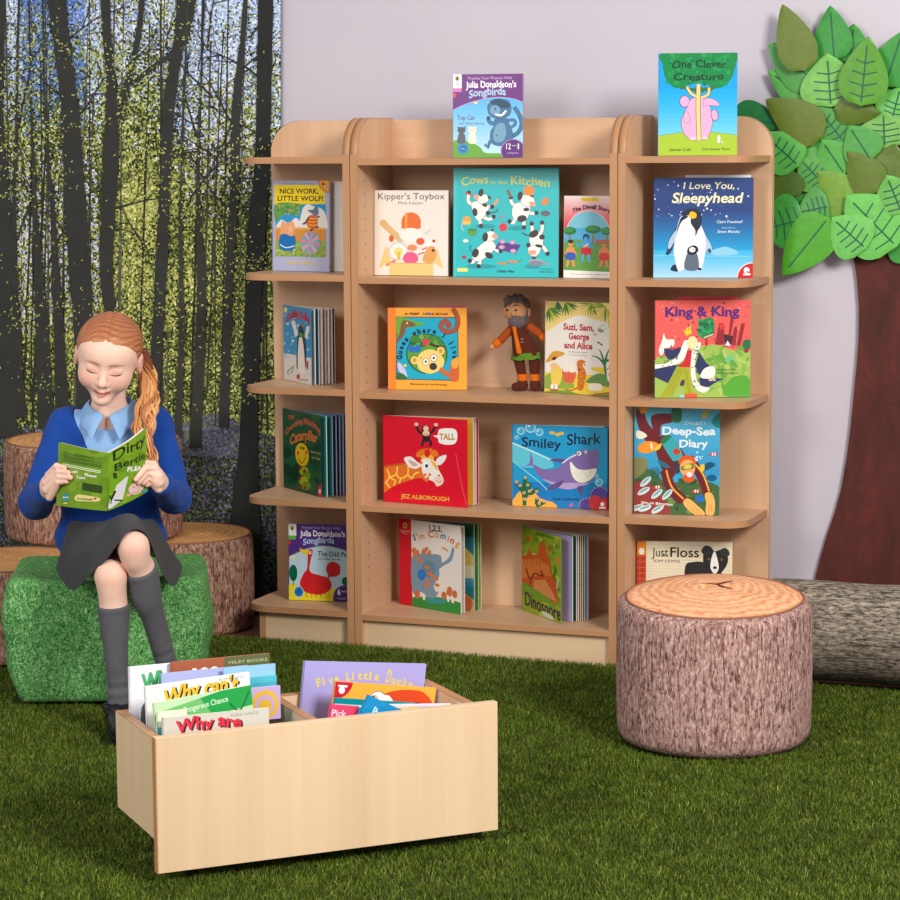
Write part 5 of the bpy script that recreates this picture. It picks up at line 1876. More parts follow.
# ---------------------------------------------------------------- paper tree on the wall
def build_tree():
    root = empty('paper_tree', (0.88, 0.352, -0.02), 0, 'wall tree cut-out with a dark red-brown trunk and big green paper leaves', 'tree display')
    def XZ(u, v):
        s, t = (u - 735) / 165, v / 280
        top = (0.4941 + (0.872 - 0.4941) * s, 1.4906 + (1.4804 - 1.4906) * s)
        bot = (0.4996 + (0.8826 - 0.4996) * s, 0.8497 + (0.8548 - 0.8497) * s)
        return (top[0] + (bot[0] - top[0]) * t - 0.88, top[1] + (bot[1] - top[1]) * t + 0.02)
    m, n, l, b = new_mat('painted_trunk', 0.6, 0.25)
    f = noise(n, l, coords(n, l, (14, 14, 5)), 1, 6, 0.7, 0.8)
    r = ramp(n, [(0.3, (66, 30, 26)), (0.55, (86, 38, 32)), (0.68, (104, 42, 36)), (0.8, (140, 46, 42))])
    l.new(f, r.inputs['Fac'])
    l.new(r.outputs['Color'], b.inputs['Base Color'])
    bump(n, l, b, f, 0.3, 0.003)
    left = [(851, 130), (851, 225), (853.6, 250), (858, 280), (860, 308), (859.5, 340), (857.7, 366), (855, 395), (852, 427), (848, 460), (842.5, 493), (836, 518), (828, 542), (822, 564), (817, 584), (808, 640), (804, 668)]
    pl = [XZ(u, v) for u, v in left]
    cx = 0.99 - 0.88
    pr = [(2 * cx - x + 0.012 * math.sin(9 * z), z) for x, z in pl]
    tm = MB()
    tm.prism(pl + pr[::-1], -0.006, 0.004, 'y')
    tk = tm.build('trunk', m, root)
    sm = MB()
    z0 = XZ(870, 405)[1]
    sm.box(-0.024, 0.25, -0.0066, -0.005, z0 - 0.0012, z0)
    sm.build('board_seam', plain('seam', (52, 26, 22)), tk)
    GR = {'d': (36, 112, 52), 'g': (58, 140, 56), 'm': (84, 160, 68), 'l': (112, 184, 84), 'o': (96, 116, 40), 'y': (122, 156, 60), 'b': (84, 156, 42), 'k': (74, 100, 36)}
    A = lambda x, y: (735 + x / 5.4545, y / 5.4545)
    B = lambda x, y: (735 + x / 5.4545, 130 + y / 5.4545)
    # (base, tip, width, colour, veins, order)
    LV = [
        (A(600, 700), A(380, 300), 300, 'g', 0, 0), (A(800, 700), A(780, 300), 300, 'm', 0, 0), (B(420, 100), B(380, 460), 260, 'g', 0, 0), (B(800, 100), B(760, 460), 330, 'm', 0, 0),
        (B(600, 60), B(600, 420), 330, 'm', 0, 0), (A(900, 560), A(960, 200), 260, 'g', 0, 0), (B(930, 480), B(1120, 420), 300, 'l', 0, 0), (A(1000, 650), A(1100, 250), 300, 'm', 0, 0), (B(960, 60), B(1150, 260), 300, 'g', 0, 0), (B(860, 540), B(1100, 640), 240, 'g', 0, 1),
        (A(330, 620), A(500, 900), 260, 'm', 0, 1), (A(620, 800), A(480, 560), 220, 'g', 0, 1),
        (A(560, 330), A(537, 32), 165, 'g', 1, 2), (A(640, 350), A(662, 128), 150, 'g', 1, 1), (A(830, 470), A(925, 170), 175, 'g', 1, 2),
        (A(470, 455), A(200, 237), 185, 'm', 1, 2), (A(480, 590), A(193, 382), 150, 'm', 1, 1), (A(545, 580), A(525, 290), 250, 'l', 3, 3),
        (A(410, 385), A(288, 28), 170, 'o', 0, 5), (A(500, 740), A(187, 538), 185, 'o', 0, 3), (A(-10, 640), A(262, 670), 170, 'd', 1, 1),
        (A(560, 590), A(812, 612), 125, 'o', 0, 3), (A(610, 765), A(460, 575), 150, 'm', 3, 2), (A(830, 800), A(822, 600), 250, 'l', 3, 2), (A(870, 640), A(915, 470), 170, 'l', 2, 2),
        (B(370, 190), B(170, 10), 190, 'm', 3, 3), (B(300, 385), B(235, 190), 205, 'k', 0, 2), (B(320, 250), B(230, 400), 150, 'g', 0, 1), (B(405, 480), B(160, 540), 250, 'g', 3, 4),
        (B(540, 470), B(288, 788), 205, 'b', 1, 5), (B(535, 410), B(360, 445), 180, 'm', 3, 3), (B(740, 640), B(555, 470), 205, 'l', 3, 5), (B(900, 630), B(630, 350), 290, 'l', 3, 4),
        (B(650, 440), B(470, 220), 210, 'y', 0, 2), (B(615, 235), B(490, 50), 200, 'm', 1, 2), (B(800, 330), B(630, 110), 165, 'o', 0, 3), (B(800, 290), B(890, 70), 200, 'o', 0, 2),
        (B(500, 290), B(370, 150), 165, 'm', 3, 2), (B(760, 160), B(640, -30), 175, 'm', 1, 3), (B(930, 450), B(845, 240), 200, 'l', 3, 4),
        (A(715, 575), A(755, 200), 206, 'b', 3, 6),
    ]
    mp = attr_mat('leaf_card', 0.42, 0.35, mottle=0.3)
    rng = random.Random(4)
    for bp, tp, wd, ck, vein, order in LV:
        p0, p1 = Vector(XZ(*bp)), Vector(XZ(*tp))
        ax = p1 - p0
        L = ax.length
        ax /= L
        nr = Vector((-ax.y, ax.x))
        w = wd / 5.4545 / 440 * 1.3
        ns, nt = 18, 8
        V, F, C = [], [], []
        base = [x * rng.uniform(.94, 1.06) for x in GR[ck]]
        curl = rng.uniform(.4, 1.2)
        sgn = rng.choice((-1, 1))
        def pt(s, t, lift=0.0):
            # s along, t across -1..1 ; round base, pointed tip
            ww = w / 2 * (math.sin(PI * min(1, s * 1.0) ** 0.62) ** 0.8) if 0 < s < 1 else 0
            q = p0 + ax * (s * L) + nr * (t * ww)
            y = -0.010 - 0.0075 * order - 0.003 * curl * (1 - t * t) - 0.003 * sgn * t * curl * math.sin(3 * s) - lift - 0.010 * max(0, s - .7) * curl
            return (q.x, y, q.y)
        for i in range(ns + 1):
            for j in range(nt + 1):
                V.append(pt(i / ns, -1 + 2 * j / nt))
        for i in range(ns):
            for j in range(nt):
                a = i * (nt + 1) + j
                F.append((a, a + 1, a + nt + 2, a + nt + 1))
                C.append(lin([x * rng.uniform(.98, 1.02) for x in base]))
        if vein:
            vc = lin((20, 92, 70))
            def strip(pp, hw):
                k0 = len(V)
                for i, (s, t) in enumerate(pp):
                    s2, t2 = pp[min(i + 1, len(pp) - 1)]
                    s1, t1 = pp[max(i - 1, 0)]
                    d = Vector((pt(s2, t2)[0] - pt(s1, t1)[0], pt(s2, t2)[2] - pt(s1, t1)[2])).normalized()
                    c = pt(s, t, 0.0008)
                    V.append((c[0] - d.y * hw, c[1], c[2] + d.x * hw))
                    V.append((c[0] + d.y * hw, c[1], c[2] - d.x * hw))
                for i in range(len(pp) - 1):
                    F.append((k0 + 2 * i, k0 + 2 * i + 1, k0 + 2 * i + 3, k0 + 2 * i + 2))
                    C.append(vc)
            strip([(0.06 + .8 * k / 12, 0) for k in range(13)], 0.0016)
            if vein > 1:
                for s in (.18, .34, .5, .66)[:vein + 1]:
                    strip([(s - .05 * (1 - abs(t / 5)), t * 0.11) for t in range(-5, 6)], 0.0014)
        o = col_mesh('leaf', V, F, C, mp, root, True)


# ---------------------------------------------------------------- stump pouffes, log, grass cube
def bark(name, c0, c1, c2, c3, axis='z', sc=1.0):
    m, n, l, b = new_mat(name, 0.9, 0.1)
    s = {'z': (150 * sc, 150 * sc, 62 * sc), 'x': (58 * sc, 160 * sc, 160 * sc)}[axis]
    f = noise(n, l, coords(n, l, s), 1, 7, 0.72, 0.5)
    s2 = {'z': (62 * sc, 62 * sc, 6 * sc), 'x': (6 * sc, 70 * sc, 70 * sc)}[axis]
    k = noise(n, l, coords(n, l, s2), 1, 3, 0.6, 0.6)
    cr = n.new('ShaderNodeMath')
    cr.operation = 'ABSOLUTE'
    sb = n.new('ShaderNodeMath')
    sb.operation = 'SUBTRACT'
    l.new(k, sb.inputs[0])
    sb.inputs[1].default_value = 0.5
    l.new(sb.outputs[0], cr.inputs[0])
    crk = n.new('ShaderNodeMapRange')
    crk.inputs['From Min'].default_value = 0.0
    crk.inputs['From Max'].default_value = 0.028
    l.new(cr.outputs[0], crk.inputs['Value'])
    r = ramp(n, [(0.37, c0), (0.46, c1), (0.55, c2), (0.66, c3)])
    l.new(f, r.inputs['Fac'])
    mx = n.new('ShaderNodeMix')
    mx.data_type = 'RGBA'
    mx.inputs['A'].default_value = lin([x * .8 for x in c0])
    l.new(crk.outputs[0], mx.inputs['Factor'])
    l.new(r.outputs['Color'], mx.inputs['B'])
    l.new(mx.outputs['Result'], b.inputs['Base Color'])
    bump(n, l, b, f, 0.35, 0.004)
    return m


def wood_top(name, c0, c1, c2):
    m, n, l, b = new_mat(name, 0.85, 0.12)
    v = coords(n, l)
    w = n.new('ShaderNodeTexWave')
    w.wave_type = 'RINGS'
    w.rings_direction = 'Z'
    w.inputs['Scale'].default_value = 17
    w.inputs['Distortion'].default_value = 6.5
    w.inputs['Detail'].default_value = 3
    w.inputs['Detail Scale'].default_value = 1.6
    l.new(v, w.inputs['Vector'])
    f = noise(n, l, v, 95, 6, 0.75)
    a = n.new('ShaderNodeMath')
    a.operation = 'MULTIPLY_ADD'
    l.new(w.outputs['Fac'], a.inputs[0])
    a.inputs[1].default_value = 0.24
    h = n.new('ShaderNodeMath')
    h.operation = 'MULTIPLY'
    l.new(f, h.inputs[0])
    h.inputs[1].default_value = 0.92
    l.new(h.outputs[0], a.inputs[2])
    r = ramp(n, [(0.25, c0), (0.5, c1), (0.85, c2)])
    l.new(a.outputs[0], r.inputs['Fac'])
    l.new(r.outputs['Color'], b.inputs['Base Color'])
    return m


def stump(name, loc, R_, H, label, cat, mb, mt, dome=0.015, soft=0.02, rz=0.0, crack=False, wob=0.006, tilt=0.0):
    root = empty(name, loc, rz, label, cat)
    prof = [(0, 0.0), (R_ * .7, 0.0)]
    for k in range(5):
        t = PI / 2 * k / 4
        prof.append((R_ - soft + soft * math.sin(t), soft - soft * math.cos(t)))
    for k in range(1, 9):
        prof.append((R_ * (1 + 0.012 * math.sin(PI * k / 9)), soft + (H - 1.6 * soft) * k / 9))
    for k in range(5):
        t = PI / 2 * k / 4
        prof.append((R_ - soft * .6 + soft * .6 * math.cos(t), H - soft * .6 + soft * .6 * math.sin(t)))
    ph = len(name) + loc[0] * 7
    def w_(a, i):
        s = 1 + wob * math.sin(3 * a + ph) + wob * .6 * math.sin(7 * a + 2 * ph) * (i % 3 != 1)
        return s, 0.002 * math.sin(5 * a + ph + i) if 4 < i < 12 else 0.0
    sb = MB()
    sb.lathe(prof, 72, 0, None, w_)
    sb.build('bark_side', mb, root)
    tp = MB()
    r0 = R_ - soft * .6
    def w2(a, i):
        return 1 + wob * math.sin(3 * a + ph) + wob * .6 * math.sin(7 * a + 2 * ph), 0.0015 * math.sin(4 * a + i) * (i > 0)
    pr = [(r0 * (1.0 - (k / 8)), H + 0.0005 + dome * (1 - (1 - k / 8) ** 2)) for k in range(9)]
    pr[-1] = (0, pr[-1][1])
    tp.lathe(pr, 72, 0, None, w2)
    t = tp.build('wood_grain_top', mt, root)
    pp = MB()
    ring = [((r0 + .002) * w2(2 * PI * k / 72, 0)[0] * math.cos(2 * PI * k / 72) for k in range(1))]
    pts = [((r0 + .001) * w2(2 * PI * k / 72, 0)[0] * math.cos(2 * PI * k / 72), (r0 + .001) * w2(2 * PI * k / 72, 0)[0] * math.sin(2 * PI * k / 72), H + 0.0008) for k in range(73)]
    pp.tube(pts, 0.0022, 6)
    pp.build('piping', plain('seam_piping', (150, 100, 80), 0.9, 0.1), root)
    if crack:
        cm = MB()
        zt = H + dome + 0.001
        for p in ([(0, 0), (0.012, -0.012), (0.034, -0.018)], [(0, 0), (0.008, 0.02), (0.02, 0.04)], [(0, 0), (-0.02, -0.002), (-0.034, 0.004)]):
            cm.tube([(x + .006, y, zt - 0.5 * dome * (x * x + y * y) / (R_ * R_) * 2) for x, y in p], [0.0018, 0.0014, 0.0006], 5)
        cm.build('printed_crack', plain('crack', (96, 50, 36), 0.9, 0.1), t)
    if tilt:
        # the cushion has slumped: its far rim stands higher
        for o in [c for c in root.children] + list(t.children):
            for v in o.data.vertices:
                k = max(0.0, v.co.z / H) ** 1.5
                v.co.z += tilt * k * (1 + (-.25 * v.co.x + .97 * v.co.y) / R_) / 2
    return root


def build_stumps():
    bl = bark('brown_bark_print', (84, 54, 44), (146, 106, 88), (178, 136, 114), (210, 172, 150))
    bp = bark('mauve_bark_print', (98, 64, 58), (164, 124, 114), (188, 150, 140), (226, 198, 186), sc=1.2)
    bg = bark('grey_log_print', (64, 56, 50), (124, 112, 98), (156, 142, 126), (196, 182, 164), 'x')
    wt = wood_top('cut_wood_print', (166, 104, 58), (212, 152, 94), (234, 184, 124))
    wp = wood_top('orange_cut_wood_print', (186, 106, 66), (230, 160, 114), (246, 198, 158))
    stump('tree_stump_pouffe', (0.6985, -0.590, -0.004), 0.190, 0.272, 'mauve-brown tree stump pouffe standing alone on the grass in front of the right end unit', 'pouffe', bp, wp, 0.022, 0.03, 0.0, True, tilt=0.026)
    stump('tree_stump_stool', (-1.05, -0.325, 0.0005), 0.18, 0.2152, 'low log stump seat on the grass at the far left of the green cube', 'stump seat', bl, wt, 0.003, 0.014)
    stump('tree_stump_stool', (-0.853, 0.163, -0.0195), 0.175, 0.2328, 'low log stump seat with pale top between the green cube and the bookcase', 'stump seat', bl, wt, 0.003, 0.014, 1.0)
    stump('tree_stump_stool', (-1.035, 0.055, 0.2195), 0.216, 0.235, 'upper log stump seat stacked on the two low ones behind the reading girl', 'stump seat', bl, wt, 0.004, 0.014, 2.0)
    # log bolster
    root = empty('log_bolster', (0.66, 0.02, 0.103), 0, 'grey-brown bark print log lying along the wall below the tree trunk', 'log')
    lm = MB()
    prof = [(0.099, 0.0), (0.108, 0.012)] + [(0.108 + 0.0015 * math.sin(k * 1.3), 0.012 + k * 0.055) for k in range(1, 12)] + [(0.108, 0.66), (0.099, 0.672)]
    lm.lathe(prof, 64, 0, None, lambda a, i: (1 + 0.01 * math.sin(2 * a + i * .4), 0))
    bmesh.ops.rotate(lm.bm, verts=lm.bm.verts[:], cent=(0, 0, 0), matrix=Matrix.Rotation(PI / 2, 3, 'Y'))
    lm.build('bark_side', bg, root)
    for x in (0.0, 0.672):
        em = MB()
        em.lathe([(0.0, -0.003), (0.06, -0.002), (0.0995, 0.0)], 48)
        bmesh.ops.rotate(em.bm, verts=em.bm.verts[:], cent=(0, 0, 0), matrix=Matrix.Rotation(PI / 2 if x == 0 else -PI / 2, 3, 'Y'))
        bmesh.ops.translate(em.bm, verts=em.bm.verts[:], vec=(x, 0, 0))
        em.build('sawn_end', wt, root)


def build_cube():
    root = empty('grass_cube_pouffe', (-0.645, -0.590, 0.0005), rad(25), 'green grass-print cube pouffe that the girl sits on', 'pouffe')
    m, n, l, b = new_mat('grass_print_cloth', 0.85, 0.12)
    f = noise(n, l, coords(n, l), 290, 5, 0.7, 1.0)
    g_ = noise(n, l, coords(n, l, (1, 1, .6)), 160, 4, 0.65, 1.5)
    a = n.new('ShaderNodeMath')
    a.operation = 'ADD'
    l.new(f, a.inputs[0])
    l.new(g_, a.inputs[1])
    h = n.new('ShaderNodeMath')
    h.operation = 'MULTIPLY'
    l.new(a.outputs[0], h.inputs[0])
    h.inputs[1].default_value = 0.5
    r = ramp(n, [(0.38, (28, 72, 36)), (0.46, (62, 122, 60)), (0.53, (104, 164, 92)), (0.61, (176, 214, 150))])
    l.new(h.outputs[0], r.inputs['Fac'])
    l.new(r.outputs['Color'], b.inputs['Base Color'])
    hw, hh, hd = 0.205, 0.262, 0.158
    N = 22
    bm = bmesh.new()
    bmesh.ops.create_cube(bm, size=2)
    bmesh.ops.subdivide_edges(bm, edges=bm.edges[:], cuts=N, use_grid_fill=True)
    for v in bm.verts:
        x, y, z = v.co
        def fall(p, q):
            return (1 - abs(p) ** 2.2) * (1 - abs(q) ** 2.2)
        bx = 0.09 * fall(y, z) if abs(x) > .999 else 0
        by = 0.09 * fall(x, z) if abs(y) > .999 else 0
        bz = 0.06 * fall(x, y) if abs(z) > .999 else 0
        # seat sinks under the sitter; lower body bulges
        sx = x * (1 + bx) * (0.95 + 0.04 * (1 - z * z)) * (1 + 0.055 * z)
        sy = y * (1 + by) * (0.97 + 0.04 * (1 - z * z))
        sz = z * (1 + (bz if z > 0 else -bz * .5))
        if z > 0.999:
            sz -= 0.36 * math.exp(-((x - 0.05) ** 2 + (y + 0.1) ** 2) / 0.5) - 0.06
        w = 0.006 * math.sin(5 * x + 3 * z + 2) * math.cos(4 * z + 2 * y)
        zz = max(0.0, (sz + 1) / 2 * hh) if z > -0.999 else 0.0
        v.co = (sx * hw + w, sy * hd + w * .5, zz)
    for _ in range(4):
        bmesh.ops.smooth_vert(bm, verts=bm.verts[:], factor=0.5, use_axis_x=True, use_axis_y=True, use_axis_z=True)
    for f_ in bm.faces:
        f_.smooth = True
    me = bpy.data.meshes.new('cover')
    bm.to_mesh(me)
    bm.free()
    o = link('cover', me, m, root, True)
    # seams along the vertical corners
    return root


# ---------------------------------------------------------------- browser box with books
def build_box():
    ang = rad(44.505)
    root = empty('book_browser_box', (0.1190, -1.8365, 0.004), ang, 'low maple browser box on castors holding books in two compartments, standing in front', 'book box')
    def part(name, x0, x1, y0, y1, z0, z1, mat, edge=None):
        p = MB()
        p.box(x0, x1, y0, y1, z0, z1, 0.0008)
        o = p.build(name, mat, root)
        if edge:
            e = MB()
            e.box(*edge)
            e.build('edge_strip', M['edge_x'], o)
        return o
    zt, zl = 0.232, 0.069
    part('front_panel', 0, 0.593, 0, 0.016, 0.0165, 0.236, M['pale_z'], (-0.0006, 0.0012, -0.0002, 0.0163, 0.0166, 0.2358))
    part('side_panel', 0.0004, 0.0164, 0.0165, 0.226, zl, zt, M['pale_z'], (0.0003, 0.0166, 0.0166, 0.226, zt - 0.0008, zt + 0.0006))
    part('side_panel', 0.546, 0.562, 0.0165, 0.226, zl, zt, M['pale_z'], (0.5459, 0.5622, 0.0166, 0.226, zt - 0.0008, zt + 0.0006))
    part('back_panel', 0.0169, 0.5455, 0.21, 0.2255, zl, zt, M['pale_x'], (0.017, 0.5454, 0.2099, 0.2257, zt - 0.0008, zt + 0.0006))
    part('divider', 0.268, 0.284, 0.017, 0.2095, zl + 0.0165, zt - 0.001, M['pale_z'], (0.2679, 0.2842, 0.0171, 0.2094, zt - 0.0018, zt - 0.0004))
    part('base_panel', 0.0169, 0.5455, 0.017, 0.2095, zl, zl + 0.016, M['pale_x'])
    for x in (0.06, 0.5):
        for y in (0.05, 0.185):
            c = MB()
            c.tube([(x - 0.009, y, 0.028), (x + 0.009, y, 0.028)], 0.028, 20)
            w = c.build('castor', M['black'], root)
            f = MB()
            f.box(x - 0.013, x - 0.0105, y - 0.01, y + 0.01, 0.02, zl - 0.003)
            f.box(x + 0.0105, x + 0.013, y - 0.01, y + 0.01, 0.02, zl - 0.003)
            f.box(x - 0.018, x + 0.018, y - 0.018, y + 0.018, zl - 0.003, zl - 0.0002)
            f.build('castor_fork', M['steel'], w)
    zb = 0.004 + zl + 0.0166
    def place(a, b_):
        c, s = math.cos(ang), math.sin(ang)
        return (0.1190 + a * c - b_ * s, -1.8365 + a * s + b_ * c, zb)
    def bk(label, a0, b_, w, top, art, col, th=0.005, lean=3.0, tilt=0.0, spine=None):
        h = top - zb - max(0, w * math.sin(rad(tilt)))
        if art is not None:
            art.V = [(x * w / art.w, y, z * h / art.h) for x, y, z in art.V]
        r = book(label, place(a0, b_), 0, w, h, art, col, spine, th, 0, 'books standing in the browser box')
        r.rotation_euler = (rad(-lean), rad(tilt), ang)
        r.location.z += max(0, w * math.sin(rad(tilt))) + 0.0004
        return r
    G = (72, 176, 106)
    # left compartment, back to front
    h = 0.318 - zb
    a = Art(0.19, h, (0, 0, 190, h * 1000), (236, 234, 240))
    a.text('Why', 22, 78, 47, 16, (20, 60, 40), 0.03, slope=-8)
    a.text('Why', 20, 76, 45, 14, G, 0.05, slope=-8)
    a.blob([(20, 70), (50, 60), (60, 120), (24, 130)], (90, 90, 100))
    bk('tall white book lettered in green, rearmost in the left compartment', 0.0176, 0.204, 0.19, 0.312, a, (238, 236, 240), 0.006, 0)
    a = Art(0.172, h, (0, 0, 172, h * 1000), (168, 92, 62))
    a.rect(92, 0, 172, 300, (98, 104, 62))
    a.text('100', 36, 84, 38, 14, (248, 240, 226), 0.06)
    a.text('MILEY BOOKS', 100, 168, 12, 7, (200, 204, 160))
    a.ell(110, 40, 8, 8, (248, 240, 226))
    bk('brown and olive book with a white number, near the back of the left compartment', 0.086, 0.192, 0.172, 0.316, a, (168, 92, 62), 0.005, 0)
    bk('pale blue-lilac book behind the yellow-lettered white one', 0.064, 0.172, 0.15, 0.303, None, (176, 182, 224), 0.004, 0)
    a = Art(0.09, 0.21, (0, 0, 90, 210), (156, 206, 226))
    a.grad(0, 0, 90, 60, (150, 196, 226), (170, 220, 232), 5)
    bk('pale sky blue book at the right of the left compartment', 0.166, 0.157, 0.09, 0.305, a, (150, 200, 224), 0.004, 0)
    a = Art(0.1, 0.2, (0, 0, 100, 200), (84, 190, 206))
    a.rect(0, 10, 100, 60, (70, 176, 198))
    bk('turquoise book in front of the pale sky blue one', 0.152, 0.141, 0.1, 0.289, a, (84, 190, 206), 0.004, 0)
    h = 0.303 - zb
    a = Art(0.182, h, (0, 0, 182, h * 1000), (238, 236, 232))
    a.blob([(80, 50), (96, 28), (130, 24), (150, 44), (120, 60)], (60, 56, 56))
    a.text("Why can't", 31, 163, 44, 12, (40, 40, 44), 0.03, 6, slope=-10, shear=.1)
    a.text("Why can't", 28, 160, 42, 10, (242, 190, 50), 0.03, 6, slope=-10, shear=.1)
    a.text('ELEPHANTS', 128, 172, 8, 4, (120, 120, 120))
    bk('white book lettered in yellow with black shadows, middle of the left compartment', 0.0285, 0.122, 0.178, 0.296, a, (238, 236, 232), 0.005, 0, -2.4)
    h = 0.281 - zb
    a = Art(0.085, h, (0, 0, 85, h * 1000), (196, 166, 214))
    a.ell(58, 30, 24, 24, (226, 180, 60))
    a.ell(58, 30, 17, 17, (196, 166, 214))
    a.text('BLOOMSBURY', 40, 76, 18, 10, (226, 180, 60), 0.03, 6)
    a.ell(58, 32, 12, 12, (226, 180, 60))
    a.rect(30, 55, 85, 80, (60, 40, 40))
    a.text('W', 0, 20, 40, 20, (100, 200, 200), 0.03)
    bk('lilac book with a gold round seal, right of the left compartment', 0.158, 0.099, 0.085, 0.281, a, (196, 166, 214), 0.005, 0)
    h = 0.288 - zb
    a = Art(0.17, h, (0, 0, 170, h * 1000), (196, 222, 180))
    a.poly([(0, 18), (170, -8), (170, 34), (0, 44)], (116, 190, 110))
    a.poly([(80, 6), (170, -8), (170, 34), (100, 40)], (40, 160, 74))
    a.text('Dangerous Chance', 50, 128, 26, 16, (220, 240, 210), 0.01, slope=-6)
    a.text('MARGARET', 10, 60, 30, 24, (90, 130, 90), slope=-2)
    a.line([(130, 24), (146, 40), (166, 10)], 3, (30, 110, 60))
    a.text('S', 26, 46, 62, 38, (24, 24, 30), 0.06)
    a.rect(0, 48, 22, 70, (70, 170, 206))
    bk('green banded book leaning in front of the yellow-lettered one', 0.0355, 0.074, 0.165, 0.279, a, (196, 222, 180), 0.005, 0, -5)
    a = Art(0.05, 0.185, (0, 0, 50, 185), (226, 234, 206))
    a.text('S', 14, 34, 40, 18, (24, 24, 30), 0.06)
    a.rect(0, 26, 13, 60, (70, 170, 206))
    bk('narrow pale green book with a black letter at the front left corner', 0.019, 0.054, 0.05, 0.268, a, (226, 234, 206), 0.004, 0)
    h = 0.267 - zb
    a = Art(0.178, h, (0, 0, 178, h * 1000), (206, 202, 190))
    a.text('Why are', 24, 134, 29, 7, (70, 30, 36), 0.035, 3, jit=2)
    a.text('Why are', 21, 131, 27, 5, (216, 48, 70), 0.03, 3, jit=2)
    a.text('ANNE WHITE', 112, 160, 9, 4, (140, 134, 120))
    bk('grey-cream book lettered in red, front of the left compartment', 0.022, 0.037, 0.178, 0.262, a, (206, 202, 190), 0.005, 0, 0.3)
    # right compartment
    h = 0.29 - zb
    a = Art(0.245, h, (0, 0, 245, h * 1000), (172, 164, 222))
    for k, ch in enumerate('Five Little Ducks'):
        if ch != ' ':
            x = 30 + 11.2 * k
            y = 40 - 15 * math.sin(PI * k / 16)
            a.text(ch, x, x + (4 if ch in 'il' else 9), y + 8, y - (18 if ch == 'D' else 9), (226, 206, 90), 0.03, rot=-20 + 2.5 * k)
    bk('large lilac book with yellow lettering, rearmost in the right compartment', 0.3045, 0.204, 0.226, 0.295, a, (172, 164, 222), 0.005, 0, 6.5)
    h = 0.262 - zb
    a = Art(0.2, h, (0, 0, 200, h * 1000), (244, 176, 62))
    a.ell(0, 0, 34, 34, (206, 30, 44))
    a.rect(6, 6, 24, 10, WHITE)
    a.ell(14, 16, 6, 7, WHITE)
    a.blob([(70, 40), (74, 20), (88, 14), (100, 20), (110, 14), (124, 18), (140, 40), (120, 50), (90, 52)], (240, 238, 236), (60, 50, 50), 2)
    a.ell(80, 30, 7, 9, (240, 170, 160))
    a.ell(77, 25, 2.5, 3, BLACK)
    a.blob([(98, 18), (130, 8), (176, 10), (198, 40), (150, 46), (130, 44), (110, 22)], (222, 74, 34))
    a.blob([(140, 50), (170, 30), (190, 60)], (40, 36, 40))
    bk('orange book with a white-headed bird, right compartment, in front of the large lilac book', 0.3335, 0.143, 0.186, 0.27, a, (236, 160, 50), 0.006, 0, 9)
    a = Art(0.145, 0.15, (0, 0, 145, 150), (0, 140, 150))
    a.rect(0, 10, 145, 14, (200, 226, 220))
    bk('teal book with a pale stripe, in the right compartment', 0.318, 0.1, 0.145, 0.252, a, (0, 140, 150), 0.005, 0, 9)
    a = Art(0.13, 0.14, (0, 0, 130, 140), (226, 222, 236))
    a.rect(56, 4, 130, 20, (180, 168, 220))
    a.line([(10, 10), (60, 6), (110, 12)], 3, (240, 200, 80))
    a.ell(28, 12, 16, 6, (150, 110, 160))
    bk('white book with a lilac corner near the front of the right compartment', 0.396, 0.075, 0.132, 0.238, a, (226, 222, 236), 0.004, 0, 5)
    a = Art(0.05, 0.16, (0, 0, 50, 160), (226, 70, 110))
    a.text('Pick', 4, 30, 20, 8, (246, 220, 230), 0.02)
    bk('bright pink book edge at the left of the right compartment', 0.291, 0.062, 0.05, 0.252, a, (226, 70, 110), 0.004, 0, 10)
    a = Art(0.08, 0.16, (0, 0, 80, 160), (20, 140, 196))
    a.text('Pat', 24, 50, 24, 12, (210, 236, 246), 0.02, slope=6)
    bk('bright blue book tilted at the front of the right compartment', 0.300, 0.042, 0.066, 0.283, a, (20, 140, 196), 0.004, 0, 28)
# ---------------------------------------------------------------- soft bodies: smooth distance fields turned into one surface
def v3(*a):
    return np.array(a, np.float64)


def sd_ell(P, c, r, rot=None):
    q = P - np.asarray(c)
    if rot is not None:
        q = q @ rot
    r = np.asarray(r, float)
    k0 = np.sqrt(((q / r) ** 2).sum(1))
    k1 = np.sqrt(((q / (r * r)) ** 2).sum(1)) + 1e-9
    return k0 * (k0 - 1.0) / k1


def sd_cap(P, a, b, ra, rb):
    a, b = np.asarray(a, float), np.asarray(b, float)
    ab = b - a
    pa = P - a
    t = np.clip((pa @ ab) / max(1e-12, ab @ ab), 0, 1)
    return np.sqrt(((pa - t[:, None] * ab) ** 2).sum(1)) - (ra + (rb - ra) * t)


def sd_chain(P, pts, rs, k=0.0):
    d = None
    for i in range(len(pts) - 1):
        e = sd_cap(P, pts[i], pts[i + 1], rs[i], rs[i + 1])
        d = e if d is None else (smin(d, e, k) if k else np.minimum(d, e))
    return d


def sd_box(P, c, hsz, rnd=0.0, rot=None):
    q = P - np.asarray(c)
    if rot is not None:
        q = q @ rot
    q = np.abs(q) - (np.asarray(hsz, float) - rnd)
    return np.sqrt((np.maximum(q, 0) ** 2).sum(1)) + np.minimum(q.max(1), 0) - rnd


def smin(a, b, k):
    h = np.clip(0.5 + 0.5 * (b - a) / k, 0, 1)
    return b + (a - b) * h - k * h * (1 - h)


def smax(a, b, k):
    return -smin(-a, -b, k)


